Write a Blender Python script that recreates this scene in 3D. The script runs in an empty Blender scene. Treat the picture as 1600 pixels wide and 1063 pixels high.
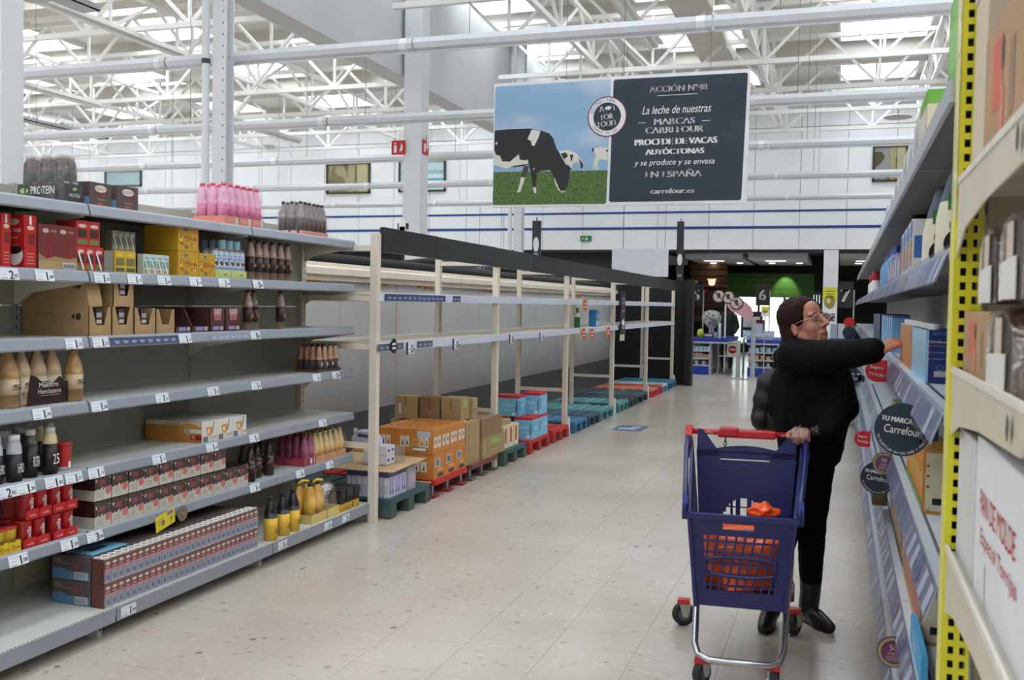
import bpy, bmesh, math, random
from mathutils import Vector, Matrix, Euler, noise
random.seed(7)
PI = math.pi
sc = bpy.context.scene
COL = sc.collection
# ---------------------------------------------------------------- camera (solved from the vanishing points of the aisle)
FPX, CX, CY, EYE = 1532.0, 800.0, 531.5, 1.6
def _unit(v): return Vector(v).normalized()
_d1 = _unit((516, -48.5, FPX)); _d2 = Vector((4560, 134.5, -FPX)).normalized()
_d2 = (_d2 - _d1 * _d1.dot(_d2)).normalized(); _up = _d1.cross(_d2)
if _up.y > 0: _up = -_up
AX = (_d2, _d1, _up)                      # world axes seen from the camera (x right, y down, z ahead)
RIGHT = Vector([a.x for a in AX]); DOWN = Vector([a.y for a in AX]); AHEAD = Vector([a.z for a in AX])
cd = bpy.data.cameras.new('camera'); cam = bpy.data.objects.new('camera', cd); COL.objects.link(cam)
cam.matrix_world = Matrix((( RIGHT.x, -DOWN.x, -AHEAD.x, 0), (RIGHT.y, -DOWN.y, -AHEAD.y, 0), (RIGHT.z, -DOWN.z, -AHEAD.z, EYE), (0, 0, 0, 1)))
cd.sensor_width = 36; cd.lens = FPX * 36 / 1600; cd.clip_start = 0.05; cd.clip_end = 200
cd.dof.use_dof = True; cd.dof.focus_distance = 6.5; cd.dof.aperture_fstop = 6.3
sc.camera = cam
# ---------------------------------------------------------------- world, exposure
sc.view_settings.view_transform = 'Standard'; sc.view_settings.look = 'None'
sc.view_settings.gamma = 1; sc.view_settings.use_curve_mapping = False
sc.view_settings.exposure = 0.0
sc.cycles.use_denoising = True
w = bpy.data.worlds.new('overcast_sky'); sc.world = w; w.use_nodes = True
w.node_tree.nodes['Background'].inputs[0].default_value = (0.80, 0.88, 1.0, 1)
w.node_tree.nodes['Background'].inputs[1].default_value = 1.0
SKYLIGHT_STRENGTH = 5.9
SHOPFRONT_STRENGTH = 2.2
# ---------------------------------------------------------------- pixel helpers (frame 1600 x 1063)
def LY(px, X, z=1.0):
    k = (px - CX) / FPX; a = RIGHT - k * AHEAD
    return -(a.x * X + a.z * (z - EYE)) / a.y
def LX(px, Y, z=1.0):
    k = (px - CX) / FPX; a = RIGHT - k * AHEAD
    return -(a.y * Y + a.z * (z - EYE)) / a.x
def ZP(py, X, Y):
    k = (py - CY) / FPX; a = DOWN - k * AHEAD
    return EYE - (a.x * X + a.y * Y) / a.z
# ---------------------------------------------------------------- materials
_mats = {}
def lin(c):
    c = c / 255.0
    return c / 12.92 if c <= 0.04045 else ((c + 0.055) / 1.055) ** 2.4
def K(r, g, b, rough=0.5, metal=0.0, var=0.05, scale=9.0, bump=0.0, spec=0.5, coat=0.0):
    """plain procedural material: sRGB colour with a slight noise in value"""
    key = (r, g, b, rough, metal, var, scale, bump, spec, coat)
    if key in _mats: return _mats[key]
    m = bpy.data.materials.new('m_%d_%d_%d' % (r, g, b)); m.use_nodes = True
    n = m.node_tree.nodes; l = m.node_tree.links; p = n['Principled BSDF']
    p.inputs['Roughness'].default_value = rough; p.inputs['Metallic'].default_value = metal
    p.inputs['Specular IOR Level'].default_value = spec; p.inputs['Coat Weight'].default_value = coat
    base = (lin(r), lin(g), lin(b), 1); p.inputs['Base Color'].default_value = base
    if var or bump:
        tc = n.new('ShaderNodeTexCoord'); nz = n.new('ShaderNodeTexNoise'); nz.inputs['Scale'].default_value = scale; nz.inputs['Detail'].default_value = 3
        l.new(tc.outputs['Object'], nz.inputs['Vector'])
        if var:
            mr = n.new('ShaderNodeMapRange'); mr.inputs[1].default_value = 0.3; mr.inputs[2].default_value = 0.7
            mr.inputs[3].default_value = 1 - var; mr.inputs[4].default_value = 1 + var
            mx = n.new('ShaderNodeVectorMath'); mx.operation = 'SCALE'; mx.inputs[0].default_value = base[:3]
            l.new(nz.outputs['Fac'], mr.inputs[0]); l.new(mr.outputs[0], mx.inputs['Scale']); l.new(mx.outputs[0], p.inputs['Base Color'])
        if bump:
            bp = n.new('ShaderNodeBump'); bp.inputs['Strength'].default_value = bump; bp.inputs['Distance'].default_value = 0.01
            l.new(nz.outputs['Fac'], bp.inputs['Height']); l.new(bp.outputs[0], p.inputs['Normal'])
    _mats[key] = m; return m
def EM(name, col, strength):
    if name in _mats: return _mats[name]
    m = bpy.data.materials.new(name); m.use_nodes = True
    p = m.node_tree.nodes['Principled BSDF']; p.inputs['Base Color'].default_value = (0.8, 0.8, 0.8, 1)
    p.inputs['Emission Color'].default_value = (*col, 1); p.inputs['Emission Strength'].default_value = strength
    _mats[name] = m; return m
def FILM(name, alpha=0.10, rough=0.12, tint=(1, 1, 1), bump=0.4, scale=30):
    """clear plastic film: mostly see-through with glossy wrinkles"""
    if name in _mats: return _mats[name]
    m = bpy.data.materials.new(name); m.use_nodes = True
    n = m.node_tree.nodes; l = m.node_tree.links; n.remove(n['Principled BSDF']); out = n['Material Output']
    tr = n.new('ShaderNodeBsdfTransparent'); tr.inputs[0].default_value = (*tint, 1)
    gl = n.new('ShaderNodeBsdfGlossy'); gl.inputs['Roughness'].default_value = rough
    tc = n.new('ShaderNodeTexCoord'); nz = n.new('ShaderNodeTexNoise'); nz.inputs['Scale'].default_value = scale; nz.inputs['Distortion'].default_value = 1.5
    bp = n.new('ShaderNodeBump'); bp.inputs['Strength'].default_value = bump; bp.inputs['Distance'].default_value = 0.02
    mx = n.new('ShaderNodeMixShader'); mx.inputs[0].default_value = alpha
    l.new(tc.outputs['Object'], nz.inputs['Vector']); l.new(nz.outputs['Fac'], bp.inputs['Height']); l.new(bp.outputs[0], gl.inputs['Normal'])
    l.new(tr.outputs[0], mx.inputs[1]); l.new(gl.outputs[0], mx.inputs[2]); l.new(mx.outputs[0], out.inputs[0])
    _mats[name] = m; return m
def PRINT(name, cols, scale=14.0, rough=0.45, detail=1.0, coord='Object', contrast=1.0):
    """printed picture: blotches of the given sRGB colours"""
    if name in _mats: return _mats[name]
    m = bpy.data.materials.new(name); m.use_nodes = True
    n = m.node_tree.nodes; l = m.node_tree.links; p = n['Principled BSDF']; p.inputs['Roughness'].default_value = rough
    tc = n.new('ShaderNodeTexCoord'); nz = n.new('ShaderNodeTexNoise'); nz.inputs['Scale'].default_value = scale; nz.inputs['Detail'].default_value = detail
    cr = n.new('ShaderNodeValToRGB'); cr.color_ramp.interpolation = 'CONSTANT'
    el = cr.color_ramp.elements
    k = len(cols)
    for i, c in enumerate(cols):
        pos = 0.0 if i == 0 else 0.34 + 0.32 * i / k
        e = el[i] if i < 2 else el.new(pos)
        e.position = pos; e.color = (lin(c[0]), lin(c[1]), lin(c[2]), 1)
    l.new(tc.outputs[coord], nz.inputs['Vector']); l.new(nz.outputs['Fac'], cr.inputs[0]); l.new(cr.outputs[0], p.inputs['Base Color'])
    _mats[name] = m; return m
# ---------------------------------------------------------------- mesh builder
_txt = {}
def text_mesh(s):
    if s not in _txt:
        cu = bpy.data.curves.new('t', 'FONT'); cu.body = s; cu.size = 1; cu.resolution_u = 3
        o = bpy.data.objects.new('t', cu); COL.objects.link(o)
        dg = bpy.context.evaluated_depsgraph_get(); me = o.evaluated_get(dg).to_mesh()
        v = [x.co.copy() for x in me.vertices]; f = [tuple(p.vertices) for p in me.polygons]
        o.evaluated_get(dg).to_mesh_clear(); bpy.data.objects.remove(o); bpy.data.curves.remove(cu)
        x0 = min(p.x for p in v); x1 = max(p.x for p in v); y0 = min(p.y for p in v); y1 = max(p.y for p in v)
        _txt[s] = ([(p.x - (x0 + x1) / 2, p.y - (y0 + y1) / 2) for p in v], f, x1 - x0, y1 - y0)
    return _txt[s]
V = Vector
UX, UY, UZ = V((1, 0, 0)), V((0, 1, 0)), V((0, 0, 1))
class MB:
    def __init__(s): s.v = []; s.f = []; s.mi = []; s.mats = []; s.sm = []
    def mat(s, m):
        if m not in s.mats: s.mats.append(m)
        return s.mats.index(m)
    def add(s, vs, fs, m, smooth=False, M=None):
        b = len(s.v)
        s.v += [tuple(M @ V(p)) if M else tuple(p) for p in vs]
        ml = m if isinstance(m, list) else None
        for i, f in enumerate(fs):
            s.f.append(tuple(b + k for k in f)); s.mi.append(s.mat(ml[i] if ml else m)); s.sm.append(smooth)
        return s
    def box(s, x0, x1, y0, y1, z0, z1, m, fm=None, M=None):
        vs = [(x0, y0, z0), (x1, y0, z0), (x1, y1, z0), (x0, y1, z0), (x0, y0, z1), (x1, y0, z1), (x1, y1, z1), (x0, y1, z1)]
        fs = [(0, 3, 2, 1), (4, 5, 6, 7), (0, 1, 5, 4), (1, 2, 6, 5), (2, 3, 7, 6), (3, 0, 4, 7)]   # bottom top -y +x +y -x
        if fm: m = [fm.get(k, m) for k in ('B', 'T', 'L', 'F', 'R', 'K')]
        return s.add(vs, fs, m, False, M)
    def cyl(s, p0, p1, r0, r1=None, m=None, seg=10, caps=True, smooth=True):
        r1 = r0 if r1 is None else r1
        p0, p1 = V(p0), V(p1); d = (p1 - p0).normalized(); u = d.orthogonal().normalized(); w_ = d.cross(u)
        vs = []; fs = []
        for p, r in ((p0, r0), (p1, r1)):
            for i in range(seg):
                a = 2 * PI * i / seg; vs.append(p + (u * math.cos(a) + w_ * math.sin(a)) * r)
        for i in range(seg): fs.append((i, (i + 1) % seg, seg + (i + 1) % seg, seg + i))
        s.add(vs, fs, m, smooth)
        if caps: s.add(vs, [tuple(reversed(range(seg))), tuple(range(seg, 2 * seg))], m)
        return s
    def bar(s, p0, p1, w_, h, m, up=UZ):
        p0, p1 = V(p0), V(p1); d = (p1 - p0).normalized(); u = d.cross(up)
        u = d.orthogonal() if u.length < 1e-4 else u
        u = u.normalized() * w_ / 2; n = u.cross(d).normalized() * h / 2
        vs = [p0 - u - n, p0 + u - n, p0 + u + n, p0 - u + n, p1 - u - n, p1 + u - n, p1 + u + n, p1 - u + n]
        return s.add(vs, [(0, 1, 2, 3), (7, 6, 5, 4), (0, 4, 5, 1), (1, 5, 6, 2), (2, 6, 7, 3), (3, 7, 4, 0)], m)
    def tube(s, pts, r, m, seg=8, closed=False):
        pts = [V(p) for p in pts]; n = len(pts); vs = []; fs = []; u = None
        rr = r if isinstance(r, (list, tuple)) else [r] * n
        for i, p in enumerate(pts):
            a = pts[(i - 1) % n] if (i or closed) else p; b = pts[(i + 1) % n] if (i < n - 1 or closed) else p
            d = (b - a).normalized()
            u = d.orthogonal().normalized() if u is None else (u - d * u.dot(d)).normalized()
            w_ = d.cross(u)
            for k in range(seg):
                t = 2 * PI * k / seg; vs.append(p + (u * math.cos(t) + w_ * math.sin(t)) * rr[i])
        for i in range(n if closed else n - 1):
            j = (i + 1) % n
            for k in range(seg): fs.append((i * seg + k, i * seg + (k + 1) % seg, j * seg + (k + 1) % seg, j * seg + k))
        if not closed: fs += [tuple(reversed(range(seg))), tuple(range((n - 1) * seg, n * seg))]
        return s.add(vs, fs, m, True)
    def lathe(s, prof, m, seg=14, at=(0, 0, 0), sx=1, sy=1):
        vs = []; fs = []; ms = []
        for r, z in prof:
            for i in range(seg):
                a = 2 * PI * i / seg; vs.append((at[0] + r * sx * math.cos(a), at[1] + r * sy * math.sin(a), at[2] + z))
        for j in range(len(prof) - 1):
            for i in range(seg):
                fs.append((j * seg + i, j * seg + (i + 1) % seg, (j + 1) * seg + (i + 1) % seg, (j + 1) * seg + i)); ms.append(m[j] if isinstance(m, list) else m)
        fs.append(tuple(range((len(prof) - 1) * seg, len(prof) * seg))); ms.append(m[-1] if isinstance(m, list) else m)
        fs.append(tuple(reversed(range(seg)))); ms.append(m[0] if isinstance(m, list) else m)
        return s.add(vs, fs, ms, True)
    def prism(s, poly, o, u, v, depth, m, side=None):
        """outline poly [(a,b)] in the plane o + a u + b v, thickened by depth along u x v"""
        o, u, v = V(o), V(u), V(v); n = u.cross(v).normalized() * depth; k = len(poly)
        vs = [o + u * a + v * b + n for a, b in poly] + [o + u * a + v * b for a, b in poly]
        s.add(vs, [tuple(range(k))], m); s.add(vs, [tuple(range(2 * k - 1, k - 1, -1))], side or m)
        return s.add(vs, [(i, k + i, k + (i + 1) % k, (i + 1) % k) for i in range(k)], side or m)
    def rect(s, o, u, v, w_, h, m, lift=0.0008):
        """flat print centred on o, right u, up v"""
        o, u, v = V(o), V(u), V(v); n = u.cross(v) * lift; a = u * w_ / 2; b = v * h / 2
        return s.add([o - a - b + n, o + a - b + n, o + a + b + n, o - a + b + n], [(0, 1, 2, 3)], m)
    def disc(s, o, u, v, ra, rb, m, lift=0.0012, seg=24):
        o, u, v = V(o), V(u), V(v); n = u.cross(v) * lift
        return s.add([o + u * ra * math.cos(2 * PI * i / seg) + v * rb * math.sin(2 * PI * i / seg) + n for i in range(seg)], [tuple(range(seg))], m)
    def flat(s, poly, o, u, v, m, lift=0.001):
        o, u, v = V(o), V(u), V(v); n = u.cross(v) * lift
        return s.add([o + u * a + v * b + n for a, b in poly], [tuple(range(len(poly)))], m)
    def text(s, t, o, u, v, h, m, width=None, lift=0.0016, bold=0):
        o, u, v = V(o), V(u), V(v); vs, fs, tw, th = text_mesh(t); k = h / th; kx = (width / tw) if width else k
        n = u.cross(v) * lift
        for dx in ((0,) if not bold else (-bold, bold)):
            s.add([o + u * (a * kx + dx) + v * (b * k) + n for a, b in vs], fs, m)
        return s
    def mesh(s, name):
        me = bpy.data.meshes.new(name); me.from_pydata(s.v, [], s.f)
        for m in s.mats: me.materials.append(m)
        me.polygons.foreach_set('material_index', s.mi); me.polygons.foreach_set('use_smooth', s.sm)
        me.update(); return me
    def build(s, name, parent=None, label=None, kind=None, bevel=0):
        o = bpy.data.objects.new(name, s.mesh(name)); COL.objects.link(o)
        if parent: o.parent = parent
        if label: o['label'] = label
        if kind: o['kind'] = kind
        if bevel:
            b = o.modifiers.new('edge', 'BEVEL'); b.width = bevel; b.segments = 2; b.limit_method = 'ANGLE'; b.angle_limit = 0.7
        return o
def thing(name, label, cat, loc=(0, 0, 0), rz=0, group=None):
    o = bpy.data.objects.new(name, None); COL.objects.link(o); o.empty_display_size = 0.05
    o.location = loc; o.rotation_euler = (0, 0, rz); o['label'] = label; o['category'] = cat
    if group: o['group'] = group
    return o
def tag(o, label, cat, group=None, loc=None, rz=None):
    o['label'] = label; o['category'] = cat
    if group: o['group'] = group
    if loc is not None: o.location = loc
    if rz is not None: o.rotation_euler = (0, 0, rz)
    return o
def inst(me, name, parent=None, loc=(0, 0, 0), rot=(0, 0, 0), scale=None):
    o = bpy.data.objects.new(name, me); COL.objects.link(o); o.parent = parent; o.location = loc; o.rotation_euler = rot
    if scale: o.scale = scale
    return o
def dup(root, loc, rz=0, label=None, group=None):
    def cp(o, parent):
        c = o.copy(); COL.objects.link(c); c.parent = parent
        for ch in o.children: cp(ch, c)
        return c
    r = cp(root, None); r.location = loc; r.rotation_euler = (0, 0, rz)
    if label: r['label'] = label
    if group: r['group'] = group
    return r
def structure(o): o['kind'] = 'structure'; return o
def circle(r, n=24, cx=0, cy=0, a0=0): return [(cx + r * math.cos(a0 + 2 * PI * i / n), cy + r * math.sin(a0 + 2 * PI * i / n)) for i in range(n)]
def rrect(w_, h, r, n=4, cx=0, cy=0):
    out = []
    for sx, sy, a in ((1, 1, 0), (-1, 1, PI / 2), (-1, -1, PI), (1, -1, 1.5 * PI)):
        for i in range(n + 1):
            t = a + PI / 2 * i / n; out.append((cx + sx * (w_ / 2 - r) + r * math.cos(t), cy + sy * (h / 2 - r) + r * math.sin(t)))
    return out
WHITE = K(236, 237, 238, .45); CREAM = K(226, 219, 205, .45); BLACK = K(18, 18, 20, .5); INK = K(20, 22, 30, .6, var=0); PAPER = K(240, 240, 240, .6, var=.02)
KRAFT = K(178, 146, 104, .8, var=.08, scale=20); SILVER = K(196, 198, 202, .3, 0.85, var=.04); STEEL = K(168, 170, 172, .35, 0.9)
# ================================================================ THE HALL
def floor_material(name, grid):
    m = bpy.data.materials.new(name); m.use_nodes = True
    n = m.node_tree.nodes; l = m.node_tree.links; p = n['Principled BSDF']
    tc = n.new('ShaderNodeTexCoord'); geo = n.new('ShaderNodeNewGeometry')
    big = n.new('ShaderNodeTexNoise'); big.inputs['Scale'].default_value = 0.9; big.inputs['Detail'].default_value = 3
    vo = n.new('ShaderNodeTexVoronoi'); vo.inputs['Scale'].default_value = 24; vo.inputs['Randomness'].default_value = 1
    vo2 = n.new('ShaderNodeTexVoronoi'); vo2.inputs['Scale'].default_value = 7
    fine = n.new('ShaderNodeTexNoise'); fine.inputs['Scale'].default_value = 40; fine.inputs['Detail'].default_value = 4
    for t in (big, vo, vo2, fine): l.new(geo.outputs['Position'], t.inputs['Vector'])
    cr = n.new('ShaderNodeValToRGB'); e = cr.color_ramp.elements
    e[0].position = .3; e[0].color = (lin(187), lin(175), lin(163), 1); e[1].position = .7; e[1].color = (lin(202), lin(192), lin(182), 1)
    l.new(big.outputs['Fac'], cr.inputs[0])
    # marble chips: a few voronoi cells turn lighter, browner or dark
    sep = n.new('ShaderNodeSeparateColor'); l.new(vo.outputs['Color'], sep.inputs[0])
    chip = n.new('ShaderNodeValToRGB'); chip.color_ramp.interpolation = 'CONSTANT'; ce = chip.color_ramp.elements
    ce[0].position = 0; ce[0].color = (1, 1, 1, 1); ce[1].position = .80; ce[1].color = (1.1, 1.1, 1.1, 1)
    for pos, c in ((.92, (.9, .86, .81)), (.975, (.78, .73, .69)), (.993, (.5, .46, .45))):
        x = ce.new(pos); x.color = (*c, 1)
    l.new(sep.outputs[0], chip.inputs[0])
    near = n.new('ShaderNodeMath'); near.operation = 'LESS_THAN'; near.inputs[1].default_value = .40; l.new(vo.outputs['Distance'], near.inputs[0])
    mx = n.new('ShaderNodeMix'); mx.data_type = 'RGBA'; mx.blend_type = 'MULTIPLY'
    l.new(near.outputs[0], mx.inputs[0]); l.new(cr.outputs[0], mx.inputs[6]); l.new(chip.outputs[0], mx.inputs[7])
    mr = n.new('ShaderNodeMapRange'); mr.inputs[1].default_value = .3; mr.inputs[2].default_value = .7; mr.inputs[3].default_value = .95; mr.inputs[4].default_value = 1.04
    l.new(fine.outputs['Fac'], mr.inputs[0])
    sca = n.new('ShaderNodeVectorMath'); sca.operation = 'SCALE'; l.new(mx.outputs[2], sca.inputs[0]); l.new(mr.outputs[0], sca.inputs['Scale'])
    l.new(sca.outputs[0], p.inputs['Base Color'])
    p.inputs['Roughness'].default_value = .19
    return m
TERRAZZO = floor_material('terrazzo', True)
GROUT = K(166, 156, 142, .9, var=.1, scale=3)
TX0, TY0, TPX, TPY, NTX, NTY = -4.352 + .03, 3.075, .3845, .388, 13, 18      # tile grid read off the joints
fx1, fy1 = TX0 + NTX * TPX, TY0 + NTY * TPY
mb = MB()
mb.box(-34, 12, -14, 48, -.2, -.006, GROUT)
for x0, x1, y0, y1 in ((-34, TX0, -14, 48), (fx1, 12, -14, 48), (TX0, fx1, -14, TY0), (TX0, fx1, fy1, 48)):
    mb.box(x0, x1, y0, y1, -.006, 0, TERRAZZO)
FLOOR = structure(mb.build('floor'))
g = .0007
tm = MB().box(-TPX / 2 + g, TPX / 2 - g, -TPY / 2 + g, TPY / 2 - g, -.0055, 0, TERRAZZO).mesh('floor_tile')
for i in range(NTX):
    for j in range(NTY):
        inst(tm, 'floor_tile', FLOOR, (TX0 + (i + .5) * TPX, TY0 + (j + .5) * TPY, random.uniform(-.0006, .0)))
# walls round the hall
HW = K(244, 245, 248, .5, var=.03, scale=1.2)
YF = 26.6
structure(MB().box(-34, -33.7, -14, 48, 0, 7.6, HW).build('wall_left'))
structure(MB().box(11.7, 12, -14, 48, 0, 7.6, HW).build('wall_right'))
structure(MB().box(-34, 12, -14.3, -14, 0, 7.6, HW).build('wall_back'))
# far wall above the checkouts: upright panels with open joints, two blue lines
BLUE = K(38, 70, 140, .5)
wf = structure(MB().box(-34, 12, YF + .03, YF + .3, 3.13, 7.6, K(168, 170, 174, .7)).build('wall_far'))
PW = 1.16
pm1 = MB().box(-PW / 2 + .008, PW / 2 - .008, 0, .03, 3.13, 6.28, HW).mesh('wall_panel')
pm2 = MB().box(-PW / 2 + .008, PW / 2 - .008, 0, .03, 6.30, 7.6, HW).mesh('wall_panel_upper')
for i in range(39):
    x = -33.6 + PW * (i + .5)
    inst(pm1, 'wall_panel', wf, (x, YF, 0)); inst(pm2, 'wall_panel_upper', wf, (x, YF, 0))
for z, h in ((4.135, .055), (3.71, .07)): MB().box(-34, 12, YF - .012, YF, z - h / 2, z + h / 2, BLUE).build('blue_line', wf)
# dark shop beyond the lintel
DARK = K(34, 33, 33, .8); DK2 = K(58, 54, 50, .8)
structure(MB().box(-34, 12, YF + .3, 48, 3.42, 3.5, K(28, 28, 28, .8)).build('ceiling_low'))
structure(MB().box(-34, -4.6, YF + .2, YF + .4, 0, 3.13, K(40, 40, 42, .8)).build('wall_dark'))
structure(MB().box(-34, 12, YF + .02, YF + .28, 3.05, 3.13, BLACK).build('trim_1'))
# window_n: windows and posters high on the far wall
def wall_window(n, px0, px1, py0, py1, pane, frame, extra=None):
    x0, x1 = LX(px0, YF, 5.2), LX(px1, YF, 5.2); xm = (x0 + x1) / 2; z0, z1 = ZP(py1, xm, YF), ZP(py0, xm, YF)
    o = structure(MB().box(x0, x1, YF - .03, YF - .005, z0, z1, pane).build('window_%d' % n))
    f = MB(); t = .05
    for a, b, c, d in ((x0, x1, z0, z0 + t), (x0, x1, z1 - t, z1), (x0, x0 + t, z0, z1), (x1 - t, x1, z0, z1)): f.box(a, b, YF - .07, YF, c, d, frame)
    f.build('window_frame', o)
    if extra: extra(o, x0, x1, z0, z1)
    return o
ROOMLIT = PRINT('lit_room', [(92, 84, 62), (128, 120, 92), (164, 156, 122), (110, 104, 84)], 1.3, .3)
def curtains(o, x0, x1, z0, z1):
    w_ = x1 - x0
    MB().box(x0 + w_ * .5, x0 + w_ * .66, YF - .045, YF - .031, z0 + .05, z1 - .05, K(168, 162, 120, .7)).build('curtain', o)
    MB().box(x0 + w_ * .70, x0 + w_ * .95, YF - .045, YF - .031, z0 + .05, z1 - .05, K(186, 178, 138, .7)).build('curtain', o)
    MB().box(x0 + w_ * .1, x0 + w_ * .45, YF - .045, YF - .031, z0 + .22, z0 + .3, K(196, 190, 160, .5)).build('shelf', o)
wall_window(1, 511, 579, 255, 303, ROOMLIT, K(70, 64, 44, .5), curtains)
wall_window(2, 1363, 1418, 227, 284, PRINT('lit_room2', [(60, 58, 48), (100, 96, 84), (150, 150, 146), (84, 76, 56)], 1.6, .3), K(60, 56, 44, .5), curtains)
wall_window(4, 165, 222, 266, 292, K(176, 200, 202, .3), K(90, 94, 96, .5))
wall_window(5, 14, 33, 269, 286, ROOMLIT, K(70, 64, 44, .5))
def poster(o, x0, x1, z0, z1):
    m = MB(); TEAL = K(70, 160, 172, .5, var=0); w_ = x1 - x0
    m.text('carrefouronline', ((x0 + x1) / 2, YF - .03, z0 + .60), UX, UZ, .16, TEAL, width=w_ * .9, lift=.004)
    m.rect(((x0 + x1) / 2 + .25, YF - .03, z0 + .36), UX, UZ, w_ * .6, .05, TEAL, lift=.004)
    m.build('lettering', o)
wall_window(3, 624, 697, 250, 300, K(206, 228, 232, .35), K(52, 58, 64, .5), poster)
# ---------------------------------------------------------------- roof
DECK = K(222, 220, 214, .75, var=.04, scale=.8); BEAMC = K(206, 201, 192, .75, var=.05, scale=1.0); SKY = EM('skylight_pane', (0.86, .94, 1.0), SKYLIGHT_STRENGTH)
ZR = 7.35
sky = []
sx0 = -32.6
while sx0 < 10:
    for k in range(-3, 8):
        sky.append((sx0, sx0 + 1.7, k * 3.75 + .9, k * 3.75 + 3.2))
    sx0 += 3.6
mb = MB(); xs = sorted({-34, 12, *[s[0] for s in sky], *[s[1] for s in sky]}); ys = sorted({-14, 27, *[s[2] for s in sky if -14 < s[2] < 27], *[s[3] for s in sky if -14 < s[3] < 27]})
holes = {(round(s[0], 2), round(s[2], 2)) for s in sky}
for i in range(len(xs) - 1):
    for j in range(len(ys) - 1):
        if (round(xs[i], 2), round(ys[j], 2)) in holes: continue
        a, b, c, d = xs[i], xs[i + 1], ys[j], ys[j + 1]
        mb.add([(a, c, ZR), (a, d, ZR), (b, d, ZR), (b, c, ZR)], [(0, 1, 2, 3)], DECK)
CEIL = structure(mb.build('ceiling'))
pane = MB().box(-.85, .85, -1.15, 1.15, 0, .03, SKY).mesh('skylight_pane')
kerb = MB()
for a, b, c, d in ((-.87, .87, -1.17, -1.13), (-.87, .87, 1.13, 1.17), (-.87, -.83, -1.17, 1.17), (.83, .87, -1.17, 1.17)): kerb.box(a, b, c, d, -.12, .18, WHITE)
kerb = kerb.mesh('skylight_kerb')
for s in sky:
    if -14 < s[2] < 26:
        c = ((s[0] + s[1]) / 2, (s[2] + s[3]) / 2, ZR + .16); o = inst(pane, 'skylight_pane', CEIL, c); k = inst(kerb, 'skylight_kerb', CEIL, (c[0], c[1], ZR))
# deep concrete joists across the hall, a smooth main beam down it
for k in range(1, 8):
    MB().box(-34, 12, k * 3.75 - .35, k * 3.75 + .1, ZR - .42, ZR, BEAMC).build('roof_joist', CEIL)
mbm = MB(); mbm.box(-6.85, -6.5, -14, YF, 5.06, 6.93, K(206, 207, 208, .7, var=.05, scale=.7)); MAINBEAM = tag(mbm.build('main_beam'), 'deep smooth grey concrete beam running down the hall under the roof', 'beam')
TR = K(240, 239, 235, .5, var=.04)
unit = MB().bar((0, 0, 0), (1, 0, 0), .05, .05, TR).mesh('web_member')
def member(parent, a, b, name='web_member', t=1.0):
    a, b = V(a), V(b); d = b - a; o = inst(unit, name, parent, a); o.rotation_mode = 'QUATERNION'; o.rotation_quaternion = UX.rotation_difference(d.normalized()); o.scale = (d.length, t, t)
def truss(a, b, zb, zt, step, label, brace=True):
    """parallel-chord truss from a to b (x, y); posts and diagonals each a member"""
    a, b = V((*a, 0)), V((*b, 0)); L = (b - a).length; n = max(2, round(L / step)); d = (b - a) / n
    t = thing('roof_truss', label, 'roof truss', (0, 0, 0), group='white steel roof trusses')
    for z, k in ((zb, 1.7), (zt, 1.7)): member(t, a + V((0, 0, z)), b + V((0, 0, z)), 'chord', k)
    for i in range(n):
        p, q = a + d * i, a + d * (i + 1); mid = (p + q) / 2
        member(t, p + V((0, 0, zt)), mid + V((0, 0, zb))); member(t, mid + V((0, 0, zb)), q + V((0, 0, zt)))
        member(t, mid + V((0, 0, zb)), mid + V((0, 0, zt)), 'post', .9)
    return t
ords = ['first', 'second', 'third', 'fourth', 'fifth', 'sixth', 'seventh', 'eighth', 'ninth', 'tenth', 'eleventh', 'twelfth']
yy = 8.6; k = 0
while yy < 26:
    truss((-33.5, yy), (-6.9, yy), 5.95, 6.95, 2.0, 'white steel roof truss left of the main beam, %s from the front' % ords[k])
    truss((-6.4, yy), (9.5, yy), 5.95, 6.95, 2.0, 'white steel roof truss right of the main beam, %s from the front' % ords[k])
    yy += 2.35; k += 1
for k, x in enumerate((-28.5, -22.5, -17.0, -12.0, -9.0)): truss((x, 6), (x, 26.2), 6.2, 6.9, 2.2, 'white lengthwise roof truss left of the main beam, %s from the left' % ords[k])
for k, x in enumerate((-4.6, -1.6, 1.6)): truss((x, 8), (x, 26.2), 6.2, 6.9, 2.2, 'white lengthwise roof truss right of the main beam, %s from the left' % ords[k])
# lengthwise fluorescent battens and galvanised cable trays up among the trusses
BAT = K(222, 220, 212, .4)
for k, (x, y0, y1, z) in enumerate([(-15.5, 13, 17.5, 5.75), (-11, 11, 14.5, 5.8), (-20, 14, 20, 5.7), (-13.2, 18, 22, 5.6), (-24, 18, 23, 5.6), (-3.1, 13.2, 16.2, 5.85)]):
    o = MB().box(x - .11, x + .11, y0, y1, z, z + .07, BAT)
    o.box(x - .03, x + .03, y0, y1, z - .05, z, WHITE)
    tag(o.build('roof_batten'), 'long white fluorescent batten up in the roof trusses, %s of its row' % ords[k], 'light', 'battens among the trusses')
GALV = K(186, 190, 192, .5, .2)
for k, (x, y0, y1, z) in enumerate([(-10.2, 8.6, 11.4, 5.62), (-17.5, 14, 20, 5.5)]):
    o = MB().box(x - .15, x + .15, y0, y1, z, z + .02, GALV); o.box(x - .15, x - .14, y0, y1, z, z + .09, GALV); o.box(x + .14, x + .15, y0, y1, z, z + .09, GALV)
    tag(o.build('cable_tray'), 'galvanised cable tray under the roof, %s of the two' % ('nearer' if k == 0 else 'farther'), 'cable tray')
o = MB().box(-10.4, -6.9, 10.2, 10.5, 5.5, 5.62, GALV); tag(o.build('cross_duct'), 'flat grey metal duct crossing at the top left of the roof', 'duct')
o = MB()
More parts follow.
